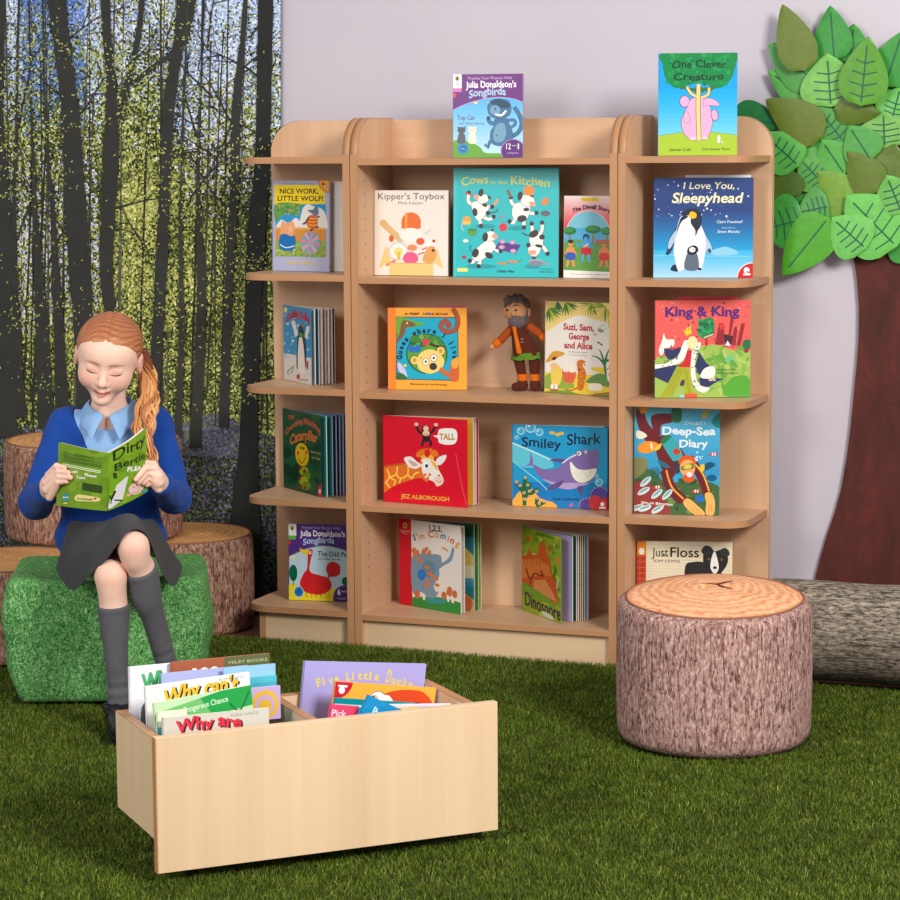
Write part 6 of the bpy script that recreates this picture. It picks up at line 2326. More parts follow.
def sdf_surface(fn, lo, hi, h):
    lo, hi = np.asarray(lo, float), np.asarray(hi, float)
    B = 12
    nb = np.ceil((hi - lo) / (h * B)).astype(int)
    n = nb * B + 1
    Dn = np.full(n, 1.0, np.float32)
    bi = np.stack(np.meshgrid(*[np.arange(k) for k in nb], indexing='ij'), -1).reshape(-1, 3)
    cen = lo + (bi + 0.5) * B * h
    dc = fn(cen)
    act = np.abs(dc) < B * h * 0.87 * 1.25 + 0.012
    for b, d in zip(bi[~act], dc[~act]):
        if d < 0:
            i, j, k = b * B
            Dn[i:i + B + 1, j:j + B + 1, k:k + B + 1] = -1.0
    off = np.stack(np.meshgrid(*[np.arange(B + 1)] * 3, indexing='ij'), -1).reshape(-1, 3)
    ab = bi[act]
    for s in range(0, len(ab), 120):
        ch = ab[s:s + 120]
        idx = (ch[:, None, :] * B + off[None]).reshape(-1, 3)
        d = fn(lo + idx * h)
        Dn[idx[:, 0], idx[:, 1], idx[:, 2]] = d
    S = Dn < 0
    c = np.zeros(tuple(k - 1 for k in n), np.uint8)
    for a in (0, 1):
        for b in (0, 1):
            for e in (0, 1):
                c += S[a:n[0] - 1 + a, b:n[1] - 1 + b, e:n[2] - 1 + e]
    cells = np.argwhere((c > 0) & (c < 8))
    vid = np.full(c.shape, -1, np.int32)
    vid[cells[:, 0], cells[:, 1], cells[:, 2]] = np.arange(len(cells))
    acc = np.zeros((len(cells), 3))
    cnt = np.zeros(len(cells))
    cor = [(a, b, e) for a in (0, 1) for b in (0, 1) for e in (0, 1)]
    val = {q: Dn[cells[:, 0] + q[0], cells[:, 1] + q[1], cells[:, 2] + q[2]].astype(float) for q in cor}
    for q in cor:
        for ax in range(3):
            if q[ax] == 0:
                q2 = list(q)
                q2[ax] = 1
                q2 = tuple(q2)
                a, b = val[q], val[q2]
                m = (a < 0) != (b < 0)
                t = np.where(m, a / np.where(m, a - b, 1), 0)
                p = np.tile(np.array(q, float), (len(cells), 1))
                p[:, ax] += t
                acc[m] += p[m]
                cnt[m] += 1
    V = lo + (cells + acc / np.maximum(cnt, 1)[:, None]) * h
    Q = []
    for ax in range(3):
        o1, o2 = [(1, 2), (2, 0), (0, 1)][ax]
        sl0 = [slice(None)] * 3
        sl1 = [slice(None)] * 3
        sl0[ax] = slice(0, n[ax] - 1)
        sl1[ax] = slice(1, n[ax])
        e0, e1 = S[tuple(sl0)], S[tuple(sl1)]
        ed = np.argwhere(e0 != e1)
        ok = (ed[:, o1] > 0) & (ed[:, o2] > 0) & (ed[:, o1] < n[o1] - 1) & (ed[:, o2] < n[o2] - 1)
        ed = ed[ok]
        fl = e0[ed[:, 0], ed[:, 1], ed[:, 2]]
        def cell(da, db):
            q = ed.copy()
            q[:, o1] -= da
            q[:, o2] -= db
            return vid[q[:, 0], q[:, 1], q[:, 2]]
        q = np.stack([cell(1, 1), cell(0, 1), cell(0, 0), cell(1, 0)], 1)
        q[~fl] = q[~fl][:, ::-1]
        Q.append(q)
    return V, np.concatenate(Q)


def np_mesh(name, V, Q, mat, parent=None, cols=None):
    me = bpy.data.meshes.new(name)
    me.vertices.add(len(V))
    me.vertices.foreach_set('co', V.astype(np.float32).ravel())
    me.loops.add(Q.size)
    me.loops.foreach_set('vertex_index', Q.astype(np.int32).ravel())
    me.polygons.add(len(Q))
    me.polygons.foreach_set('loop_start', (np.arange(len(Q)) * Q.shape[1]).astype(np.int32))
    me.update(calc_edges=True)
    if cols is not None:
        at = me.color_attributes.new('Col', 'FLOAT_COLOR', 'POINT')
        c4 = np.ones((len(V), 4), np.float32)
        c4[:, :3] = cols
        at.data.foreach_set('color', c4.ravel())
    return link(name, me, mat, parent, True)


def soft(name, fn, lo, hi, h, mat, parent=None, colfn=None):
    V, Q = sdf_surface(fn, lo, hi, h)
    return np_mesh(name, V, Q, mat, parent, colfn(V) if colfn else None)


def L3(c):
    return np.array(lin(c)[:3])


def mixcol(a, b, t):
    t = np.clip(t, 0, 1)[:, None]
    return a * (1 - t) + b * t
# ---------------------------------------------------------------- the reading girl (local frame: x to the picture's right, y away, z up)
HC = v3(0.017, -0.058, 0.744)


def head_rot():
    p, r, y = rad(21), rad(9), rad(3)
    Rx = np.array([[1, 0, 0], [0, math.cos(p), -math.sin(p)], [0, math.sin(p), math.cos(p)]])
    Ry = np.array([[math.cos(r), 0, math.sin(r)], [0, 1, 0], [-math.sin(r), 0, math.cos(r)]])
    Rz = np.array([[math.cos(y), -math.sin(y), 0], [math.sin(y), math.cos(y), 0], [0, 0, 1]])
    return Rz @ Ry @ Rx


HR = head_rot()


HZ = 0.925


def toH(P):
    q = (P - HC) @ HR
    q[:, 2] /= HZ
    return q


def fromH(q):
    q = np.array(q, float)
    q[2] *= HZ
    return HC + HR @ q


def head_sdf(q):
    ax = np.abs(q[:, 0])
    m = q.copy()
    m[:, 0] = ax
    d = sd_ell(q, (0, .012, .012), (.0625, .078, .062))
    d = smin(d, sd_ell(q, (0, -.024, -.026), (.0535, .056, .062)), .03)
    d = smin(d, sd_ell(q, (0, -.032, .022), (.051, .046, .040)), .03)
    d = smin(d, sd_ell(m, (.0285, -.054, -.038), (.023, .0235, .025)), .022)
    d = smin(d, sd_cap(q, (0, -.03, -.062), (0, -.056, -.08), .037, .0225), .02)
    d = smin(d, sd_ell(q, (0, -.070, -.0855), (.014, .012, .011)), .014)
    d = smax(d, -sd_ell(m, (.0235, -.0905, -.004), (.0165, .0125, .0095)), .012)
    d = smin(d, sd_ell(m, (.0235, -.0695, -.0085), (.0132, .0095, .0098)), .004)
    d = smin(d, sd_cap(q, (0, -.074, -.002), (0, -.0885, -.0345), .0055, .0078), .009)
    d = smin(d, sd_ell(q, (0, -.092, -.036), (.0085, .008, .0072)), .006)
    d = smin(d, sd_ell(m, (.0082, -.0845, -.0405), (.0052, .0065, .005)), .004)
    d = smax(d, -sd_ell(m, (.0042, -.0915, -.0448), (.0024, .004, .0024)), .003)
    d = smin(d, sd_ell(q, (0, -.0765, -.0545), (.017, .010, .0085)), .01)
    # lips with a small closed smile
    d = smin(d, sd_cap(m, (.003, -.0862, -.0585), (.0165, -.0765, -.0565), .0036, .0018), .003)
    d = smin(d, sd_cap(m, (.0, -.0852, -.0665), (.013, -.0775, -.0615), .0048, .002), .003)
    d = smax(d, -sd_cap(m, (.0, -.0905, -.0622), (.021, -.077, -.0575), .0015, .0012), .002)
    d = smin(d, sd_ell(m, (.0655, .0, -.02), (.0075, .015, .025)), .006)
    d = smax(d, -sd_ell(m, (.0735, -.004, -.018), (.0045, .0085, .015)), .005)
    return d


SH_L, EL_L, WR_L = v3(-.088, .0, .584), v3(-.140, -.062, .430), v3(-.092, -.196, .472)
SH_R, EL_R, WR_R = v3(.102, .0, .586), v3(.143, -.055, .438), v3(.132, -.186, .484)
HIP_A, KNEE_A, ANK_A = v3(-.03, .0, .315), v3(.049, -.335, .318), v3(.057, -.318, .072)
HIP_B, KNEE_B, ANK_B = v3(.045, .0, .325), v3(.096, -.344, .380), v3(.146, -.245, .118)
# open book: left board, spine, right board
BK = {'TL': v3(-.063, -.238, .576), 'BL': v3(-.071, -.24, .448), 'ST': v3(.047, -.31, .562), 'SB': v3(.041, -.31, .446), 'TR': v3(.107, -.2, .599), 'BR': v3(.108, -.2, .47)}


def on_book(side, s, t, out=0.0):
    """side -1 left / 1 right board; s from the spine 0 to the fore-edge 1, t from the foot 0 to the head 1; out towards the viewer"""
    T, B_ = (BK['TL'], BK['BL']) if side < 0 else (BK['TR'], BK['BR'])
    p = (BK['SB'] * (1 - s) + B_ * s) * (1 - t) + (BK['ST'] * (1 - s) + T * s) * t
    nn = np.cross(T - BK['ST'], BK['ST'] - BK['SB']) * (-side)
    nn = nn / np.linalg.norm(nn)
    if nn[1] > 0:
        nn = -nn
    # boards bow slightly away from the reader
    return p + nn * (out + 0.006 * math.sin(PI * min(1, max(0, s))))


FING = []


def fingers():
    if FING:
        return FING
    o = .0072
    # her right hand on the left board
    for (s1, t1), (s2, t2), kn in (((.80, .63), (.95, .63), (-.087, -.232, .508)), ((.71, .56), (.90, .56), (-.092, -.236, .493)),
                                   ((.66, .49), (.88, .475), (-.091, -.236, .478)), ((.74, .42), (.90, .39), (-.086, -.232, .463))):
        FING.append(([v3(*kn), on_book(-1, s2, t2, o + .003), on_book(-1, s1, t1, o)], [.0078, .0071, .0056]))
    FING.append(([v3(-.096, -.205, .484), v3(-.080, -.212, .506), on_book(-1, .74, .56, -.0165)], [.0105, .009, .0068]))
    # her left hand on the right board
    for (s1, t1), (s2, t2), kn in (((.58, .335), (.84, .44), (.127, -.214, .518)), ((.66, .265), (.88, .35), (.133, -.216, .503)),
                                   ((.78, .21), (.93, .26), (.135, -.213, .488)), ((.90, .14), (.98, .165), (.132, -.207, .474))):
        FING.append(([v3(*kn), on_book(1, s2, t2, o + .003), on_book(1, s1, t1, o)], [.0078, .0071, .0056]))
    FING.append(([v3(.132, -.192, .500), v3(.119, -.188, .522), on_book(1, .80, .54, -.0165)], [.0105, .009, .0068]))
    return FING


def girl_sdf(P):
    d = head_sdf(toH(P))
    d = smin(d, sd_cap(P, fromH((0, .022, -.05)), (.006, -.006, .60), .034, .036), .016)
    d = smin(d, sd_cap(P, (-.058, .004, .585), (.070, .004, .586), .03, .03), .03)
    d = smin(d, sd_ell(P, (.008, .004, .50), (.082, .055, .085)), .03)
    d = smin(d, sd_ell(P, (.006, .004, .405), (.08, .055, .09)), .03)
    d = smin(d, sd_ell(P, (.004, .02, .335), (.095, .075, .055)), .03)
    for sh, el, wr in ((SH_L, EL_L, WR_L), (SH_R, EL_R, WR_R)):
        d = smin(d, sd_cap(P, sh, el, .03, .024), .02)
        d = smin(d, sd_cap(P, el, wr, .024, .0165), .01)
    for hp, kn, an in ((HIP_A, KNEE_A, ANK_A), (HIP_B, KNEE_B, ANK_B)):
        d = smin(d, sd_cap(P, hp, kn, .05, .0295), .02)
    legs = None
    for hp, kn, an in ((HIP_A, KNEE_A, ANK_A), (HIP_B, KNEE_B, ANK_B)):
        sh = an - kn
        c = sd_cap(P, kn, an, .0255, .018)
        c = smin(c, sd_ell(P, kn + v3(0, -.002, -.006), (.0242, .0242, .038)), .022)
        c = smin(c, sd_ell(P, kn + sh * .3 + v3(0, .010, 0), (.0245, .025, .06)), .02)
        legs = c if legs is None else np.minimum(legs, c)
    d = smin(d, legs, .008)
    # palms, then fingers kept apart from one another
    d = smin(d, sd_ell(P, (-.0915, -.216, .484), (.0105, .021, .025)), .012)
    d = smin(d, sd_cap(P, WR_L, (-.091, -.22, .485), .016, .0155), .012)
    d = smin(d, sd_ell(P, (.1295, -.204, .497), (.0105, .019, .025)), .012)
    d = smin(d, sd_cap(P, WR_R, (.1295, -.205, .496), .016, .0155), .012)
    f = None
    for pts, rs in fingers():
        c = sd_chain(P, pts, rs, .002)
        f = c if f is None else np.minimum(f, c)
    d = smin(d, f, .0045)
    for an, toe in ((ANK_A, v3(.075, -.39, .022)), (ANK_B, v3(.165, -.33, .075))):
        d = smin(d, sd_cap(P, an - v3(0, 0, .03), toe, .02, .016), .015)
    return d


SKIN = L3((243, 200, 178))


def girl_color(V):
    q = toH(V)
    ax = np.abs(q[:, 0])
    c = np.tile(SKIN, (len(V), 1))
    def near(x, y, z, r):
        return np.exp(-((ax - x) ** 2 + (q[:, 1] - y) ** 2 + (q[:, 2] - z) ** 2) / (r * r))
    pink = L3((232, 150, 132))
    c = mixcol(c, pink, .55 * near(.034, -.066, -.036, .02))
    c = mixcol(c, pink, .45 * near(0, -.098, -.036, .009))
    c = mixcol(c, pink, .6 * near(.069, .0, -.02, .02))
    c = mixcol(c, L3((226, 158, 138)), .5 * near(.0235, -.08, -.006, .012))
    lip = (ax < .0185) & (q[:, 1] < -.066)
    zc = -.0622 + .0047 * (ax / .0185) ** 2
    t = np.clip(1.3 - np.abs(q[:, 2] - zc) / (.0072 * np.sqrt(np.clip(1 - (ax / .0185) ** 2, 0, 1)) + 1e-5), 0, 1) * lip
    c = mixcol(c, L3((206, 112, 104)), t * .9)
    # knees and knuckles a little pinker
    for k in (KNEE_A, KNEE_B):
        r = np.sqrt(((V - k - v3(0, -.03, .0)) ** 2).sum(1))
        c = mixcol(c, L3((230, 162, 138)), .4 * np.exp(-(r / .025) ** 2))
    for pts, rs in fingers():
        r = np.sqrt(((V - pts[2]) ** 2).sum(1))
        c = mixcol(c, L3((234, 164, 142)), .5 * np.exp(-(r / .008) ** 2))
    return c


def hsurf(x, z):
    """front of the face at head coordinates x, z"""
    ys = np.linspace(-.115, -.02, 400)
    d = head_sdf(np.stack([np.full_like(ys, x), ys, np.full_like(ys, z)], 1))
    i = int(np.argmax(d < 0))
    return ys[i]


def torso_cloth(P, e):
    d = sd_ell(P, (.007, .004, .515), (.092 + e, .064 + e, .09 + e))
    d = smin(d, sd_ell(P, (.004, .0, .42), (.098 + e, .068 + e, .085 + e)), .03)
    d = smin(d, sd_ell(P, (.002, .005, .345), (.112 + e, .09 + e, .06 + e)), .03)
    d = smin(d, sd_cap(P, (-.072, .002, .582), (.086, .002, .584), .031 + e, .031 + e), .025)
    return d


def folds(P, a):
    return a * (np.sin(P[:, 2] * 95 + P[:, 0] * 60 + 2 * np.sin(P[:, 1] * 40)) * np.sin(P[:, 0] * 70 - P[:, 2] * 30 + P[:, 1] * 55))


def cardigan_sdf(P):
    d = torso_cloth(P, .007)
    # hem: higher in front, dropping over the hips
    hem = .382 - .068 * np.clip((np.abs(P[:, 0] - .012) - .05) / .06, 0, 1) - .03 * np.clip((P[:, 1] + .02) / .06, 0, 1)
    d = smax(d, hem - P[:, 2], .008)
    # V neck opening down the front
    w = .070 * np.clip((P[:, 2] - .462) / .130, 0, 1.3)
    vcut = np.abs(P[:, 0] - .009) - w
    vcut = np.maximum(vcut, P[:, 1] - .012)
    vcut = np.maximum(vcut, .462 - P[:, 2])
    d = smax(d, -vcut, .005)
    d = smax(d, -sd_cap(P, (.006, .002, .585), (.008, -.012, .665), .050, .058), .005)
    for s, (sh, el, wr) in ((-1, (SH_L, EL_L, WR_L)), (1, (SH_R, EL_R, WR_R))):
        a = sd_cap(P, sh + v3(0, 0, -.002), el + v3(s * .003, 0, -.002), .038, .034)
        b = sd_cap(P, el + v3(s * .003, 0, -.002), wr + (wr - el) / np.linalg.norm(wr - el) * .002, .034, .0255)
        a = smin(a, b, .012)
        ctr = wr + (wr - el) / np.linalg.norm(wr - el) * .004
        a = smax(a, ((P - ctr) @ ((wr - el) / np.linalg.norm(wr - el))), .006)
        d = smin(d, a, .014)
    return d + folds(P, .0013)


def shirt_sdf(P):
    d = torso_cloth(P, .0024)
    d = smax(d, .40 - P[:, 2], .004)
    d = smax(d, -sd_cap(P, (.006, -.01, .595), (.008, -.012, .665), .0375, .04), .004)
    return d


def build_girl():
    root = empty('person', (-0.6002, -0.6638, 0.0), rad(20.748), 'red-haired girl in a blue cardigan and grey skirt sitting cross-legged reading a green book', 'person')
    ms, n, l, b = new_mat('skin', 0.5, 0.3)
    a = n.new('ShaderNodeVertexColor')
    a.layer_name = 'Col'
    l.new(a.outputs['Color'], b.inputs['Base Color'])
    b.inputs['Subsurface Weight'].default_value = 0.12
    b.inputs['Subsurface Radius'].default_value = (0.012, 0.005, 0.003)
    b.inputs['Subsurface Scale'].default_value = 0.6
    soft('body', girl_sdf, (-.2, -.45, .0), (.21, .13, .86), .0018, ms, root, girl_color)
    # face details
    br = plain('auburn_brow', (190, 126, 94), .8, .1)
    la = plain('dark_lash', (70, 40, 34), .8, .1)
    lp = plain('mouth_line', (136, 62, 58), .7, .2)
    for s in (-1, 1):
        t = MB()
        pts = []
        for k in range(9):
            x = s * (.0115 + .0245 * k / 8)
            z = -.0142 - .0032 * math.sin(PI * (k / 8)) + .0012 * (k / 8)
            pts.append(fromH((x, hsurf(x, z) - .0004, z)))
        t.tube(pts, [.0004, .0007, .0009, .001, .0011, .0011, .0012, .0011, .0005], 6)
        t.build('eyelash', la, root)
        t = MB()
        pts = []
        for k in range(9):
            x = s * (.010 + .030 * k / 8)
            z = .0075 + .0052 * math.sin(PI * (.25 + .6 * k / 8)) - .003
            pts.append(fromH((x, hsurf(x, z) + .0004, z)))
        t.tube(pts, [.001, .0017, .0019, .0019, .0017, .0015, .0012, .001, .0006], 6)
        t.build('eyebrow', br, root)
    t = MB()
    pts = []
    for k in range(13):
        x = -.0195 + .039 * k / 12
        z = -.0622 + .0048 * (x / .0185) ** 2
        pts.append(fromH((x, hsurf(x, z) + .0001, z)))
    t.tube(pts, [.0003] + [.0008] * 11 + [.0003], 6)
    t.build('mouth_line', lp, root)

    # hair: a cap drawn back to a tie behind her left ear, and a wavy tail
    mh = attr_mat('auburn_hair', 0.42, 0.45)
    tie = v3(.056, .058, -.022)
    def hair_sdf(P):
        q = toH(P)
        d = sd_ell(q, (0, .013, .0125), (.0672, .0825, .0665))
        d = smin(d, sd_ell(q, (0, -.022, .026), (.0556, .0512, .0412)), .03)
        d = smin(d, sd_ell(q, (.03, .06, -.02), (.035, .03, .035)), .02)
        axx = np.abs(q[:, 0])
        cut = -(.80 * (q[:, 1] + .060) + .60 * (q[:, 2] - .043)) + .010 * np.clip((axx - .03) / .03, 0, 1) * np.clip((q[:, 2]) / .05, -1, 1) + .028 * np.clip((-q[:, 2] + .004) / .02, 0, 1)
        d = smax(d, cut, .006)
        d = smax(d, -.045 - q[:, 2] + .0 * q[:, 1], .01)
        r = q - tie
        an = np.arctan2(r[:, 2], -r[:, 1] + .6 * r[:, 0])
        d = d + .0006 * np.sin(an * 46) + .0004 * np.sin(an * 93 + q[:, 0] * 60)
        # parting
        return d + .0016 * np.exp(-((q[:, 0] + .004) / .0025) ** 2) * (q[:, 2] > .04)
    def hair_col(V):
        q = toH(V)
        r = q - tie
        an = np.arctan2(r[:, 2], -r[:, 1] + .6 * r[:, 0]) + .15 * np.sin(q[:, 0] * 50)
        s = .5 + .25 * np.sin(an * 46 + 1) + .25 * np.sin(an * 119 + 2.2 + q[:, 0] * 90)
        c = mixcol(np.tile(L3((134, 72, 42)), (len(V), 1)), L3((200, 126, 78)), s)
        edge = np.exp(-np.clip(.80 * (q[:, 1] + .060) + .60 * (q[:, 2] - .043), 0, 1) / .008)
        return mixcol(c, L3((214, 148, 106)), edge * .7)
    soft('hair', hair_sdf, (-.09, -.17, .64), (.13, .08, .86), .0016, mh, root, hair_col)
    rng = random.Random(7)
    core = [fromH(tie), v3(.094, -.022, .685), v3(.098, -.05, .655), v3(.094, -.072, .622), v3(.088, -.088, .588), v3(.092, -.098, .556), v3(.104, -.106, .522), v3(.112, -.108, .492)]
    wide = [.013, .015, .019, .022, .022, .020, .015, .006]
    tm = MB()
    for k in range(46):
        a0 = rng.uniform(0, 2 * PI)
        rr = math.sqrt(rng.uniform(0.02, 1))
        ph = rng.uniform(0, 6)
        fr = rng.uniform(2.4, 3.4)
        pts, rs = [], []
        nseg = 22
        end = rng.uniform(.86, 1.0)
        for i in range(nseg + 1):
            t = i / nseg * end * (len(core) - 1)
            j = min(int(t), len(core) - 2)
            f = t - j
            p = core[j] * (1 - f) + core[j + 1] * f
            w = wide[j] * (1 - f) + wide[j + 1] * f
            aa = a0 + .5 * math.sin(fr * i / nseg * 4 + ph)
            wob = .0035 * math.sin(fr * 2 * PI * i / nseg * 1.3 + ph)
            pts.append((p[0] + math.cos(aa) * rr * w + wob, p[1] + math.sin(aa) * rr * w * .7, p[2] + .002 * math.sin(ph + i)))
            rs.append(.0036 * (1 - .7 * max(0, i / nseg - .5) * 2) * (.5 + .5 * min(1, i / 2)))
        tm.tube(pts, rs, 6, k % 3)
    tm.build('ponytail', [plain('strawberry_hair', (206, 142, 84), .4, .45), plain('copper_hair', (176, 104, 58), .4, .45), plain('golden_hair', (226, 170, 108), .4, .45)], root)
    tb = MB()
    c0, c1 = fromH(tie + v3(.004, .004, -.004)), v3(.092, -.012, .694)
    tb.tube([c0, (c0 + c1) / 2, c1], [.0145, .0165, .015], 14)
    tb.build('hair_tie', plain('hair_band', (120, 64, 40), .7, .2), root)

    # clothes
    mc = fabric('royal_blue_knit', (22, 58, 132), (34, 78, 164), 700, .95, bstr=.5)
    soft('cardigan', cardigan_sdf, (-.21, -.26, .28), (.22, .13, .65), .0026, mc, root)
    mb_ = fabric('pale_blue_cotton', (132, 172, 216), (150, 188, 228), 900, .8)
    soft('polo_shirt', shirt_sdf, (-.12, -.1, .38), (.14, .1, .65), .0026, mb_, root)
    cm = MB()
    # turned-down collar: two leaves round the neck ending in points
    for s in (-1, 1):
        rows = []
        for i in range(15):
            t = i / 14
            an = PI / 2 - s * PI * t * .985                    # from the nape round to the front
            rx, ry = .044, .046
            ux, uy = .008 + rx * math.cos(an), .0 + ry * math.sin(an)
            zu = .645 - .034 * t ** 1.6
            if t > .55:
                uy -= .012 * (t - .55) / .45
            drop = .030 + .024 * t ** 2
            ox, oy = .008 + (rx + .026 - .004 * t) * math.cos(an), (ry + .022) * math.sin(an) - (.016 * (t - .5) / .5 if t > .5 else 0)
            if t > .8:
                ox += -s * 0 + s * .022 * (-1) * 0 + (.026 * (t - .8) / .2) * (-1 if s < 0 else 1) * 1.0
            rows.append([(ux, uy, zu), ((ux + ox) / 2 * 1.0, (uy + oy) / 2 - .004 * abs(math.cos(an)) * 0 - .003, (zu + zu - drop) / 2 + .007), (ox, oy, zu - drop)])
        vs = [[cm.bm.verts.new(p) for p in r] for r in rows]
        for i in range(14):
            for j in range(2):
                cm.bm.faces.new((vs[i][j], vs[i + 1][j], vs[i + 1][j + 1], vs[i][j + 1])).smooth = True
    col_ = cm.build('collar', mb_, root)
    sol = col_.modifiers.new('thickness', 'SOLIDIFY')
    sol.thickness = .0024
    sol.offset = 0
    sb = col_.modifiers.new('smooth', 'SUBSURF')
    sb.levels = sb.render_levels = 2
    bm_ = MB()
    bm_.tube([(.018, -.083, .421), (.018, -.0865, .421)], .0052, 16)
    bm_.build('cardigan_button', plain('blue_button', (96, 170, 226), .3, .5), root)

    # skirt
    hem = [(-.102, .03, .292), (-.104, -.06, .302), (-.094, -.13, .298), (-.072, -.20, .283), (-.040, -.262, .266), (.004, -.322, .318), (.042, -.366, .354), (.072, -.376, .396),
           (.098, -.372, .424), (.124, -.355, .412), (.138, -.30, .350), (.147, -.235, .285), (.156, -.18, .262), (.170, -.09, .290), (.150, .0, .292), (.105, .07, .288), (.03, .105, .286), (-.06, .09, .288)]
    wa = [(-.088, .02), (-.087, -.015), (-.08, -.033), (-.068, -.047), (-.052, -.057), (-.033, -.064), (-.012, -.068), (.01, -.07), (.03, -.069), (.048, -.064), (.066, -.055), (.081, -.041), (.09, -.023), (.094, 0), (.09, .03), (.066, .06), (.02, .078), (-.05, .065)]
    sk = MB()
    rows = []
    NR = 9
    for r in range(NR + 1):
        t = r / NR
        row = []
        for i, ((hx, hy, hz), (wx, wy)) in enumerate(zip(hem, wa)):
            e = t ** .9
            x, y = wx + (hx - wx) * e, wy + (hy - wy) * e
            z0 = .388
            front = 1.0 if 4 < i < 11 else .75
            bulge = (.026 if 4 < i < 11 else .012 if i in (3, 4, 11, 12) else -.012) * math.sin(PI * min(1, t))
            z = z0 + (hz - z0) * t + bulge
            if i in (3, 4, 11, 12):
                z = z0 + (hz - z0) * (t ** 1.6) + .02 * math.sin(PI * t)
            fold = .004 * math.sin(i * 2.3) * t
            row.append((x + fold, y, z))
        rows.append(row)
    vs = [[sk.bm.verts.new(p) for p in r] for r in rows]
    n_ = len(hem)
    for r in range(NR):
        for i in range(n_):
            sk.bm.faces.new((vs[r][i], vs[r + 1][i], vs[r + 1][(i + 1) % n_], vs[r][(i + 1) % n_])).smooth = True
    so = sk.build('skirt', fabric('charcoal_skirt_cloth', (54, 53, 54), (72, 70, 70), 800, .9), root)
    so.modifiers.new('thickness', 'SOLIDIFY').thickness = .0025
    sb = so.modifiers.new('smooth', 'SUBSURF')
    sb.levels = sb.render_levels = 2

    # knee socks and shoes
    mk = fabric('grey_sock_knit', (80, 78, 82), (104, 102, 106), 1200, .95, bstr=.4)
    msh = plain('black_shoe_leather', (26, 26, 28), .38, .4)
    mso = plain('shoe_sole', (16, 16, 17), .7, .2)
    for kn, an, toe, zsole, top in ((KNEE_A, ANK_A, v3(.075, -.40, .024), .004, .24), (KNEE_B, ANK_B, v3(.166, -.335, .072), None, .20)):
        sh = an - kn
        u = sh / np.linalg.norm(sh)
        def sock(P, kn=kn, an=an, sh=sh, u=u, top=top):
            c = sd_cap(P, kn, an, .0288, .0208)
            c = smin(c, sd_ell(P, kn + sh * .3 + v3(0, .010, 0), (.0272, .0275, .062)), .02)
            c = smin(c, sd_cap(P, an, an - v3(0, -.0, .03), .0225, .021), .01)
            ss = (P - kn) @ u
            L_ = np.linalg.norm(sh)
            c = c + .0012 * np.sin(ss * 260) * np.exp(-((ss - L_ * .95) / .03) ** 2) - .0012 * np.exp(-((ss - L_ * top - .006) / .006) ** 2)
            return smax(c, L_ * top - ss, .002)
        lo = np.minimum(kn, an) - .06
        hi = np.maximum(kn, an) + .06
        soft('sock', sock, lo, hi, .0022, mk, root)
        heel = an + v3(0, .012, -.044) if zsole is not None else an + v3(.0, .016, -.03)
        dirv = (toe - heel)
        def shoe(P, an=an, toe=toe, heel=heel):
            c = sd_cap(P, heel, toe, .026, .0235)
            c = smin(c, sd_cap(P, an + v3(0, -.004, -.018), heel, .0255, .025), .02)
            c = smin(c, sd_cap(P, an + v3(0, -.012, -.02), (heel + toe) / 2 + v3(0, 0, .006), .024, .023), .02)
            c = smax(c, P[:, 2] - (an[2] - .012), .003)
            base = np.minimum(heel[2], toe[2]) - .019
            return smax(c, base - P[:, 2] if abs(heel[2] - toe[2]) < .02 else -1 + 0 * c, .004)
        so_ = soft('shoe', shoe, np.minimum(an, toe) - .08, np.maximum(an, toe) + .06, .002, msh, root)
        if zsole is not None:
            def sole(P, heel=heel, toe=toe):
                q = P.copy()
                q[:, 2] = heel[2]
                tt = toe.copy()
                tt[2] = heel[2]
                return smax(sd_cap(q, heel, tt, .0275, .025), np.abs(P[:, 2] - .0075) - .0055, .002)
            soft('sole', sole, np.minimum(heel, toe) - .06, np.maximum(heel, toe) + .06, .002, mso, so_)
        lc = MB()
        for sx in (-1, 1):
            c_ = an + v3(-.010, -.034, -.014)
            lc.tube([c_, c_ + v3(sx * .010, -.008, .008), c_ + v3(sx * .020, -.006, .003), c_ + v3(sx * .016, -.008, -.006), c_], .0013, 6)
            lc.tube([c_, c_ + v3(sx * .008, -.006, -.012), c_ + v3(sx * .016, -.006, -.024)], .0012, 6)
        lc.build('lace', plain('black_lace', (14, 14, 16), .7, .2), so_)
    return root


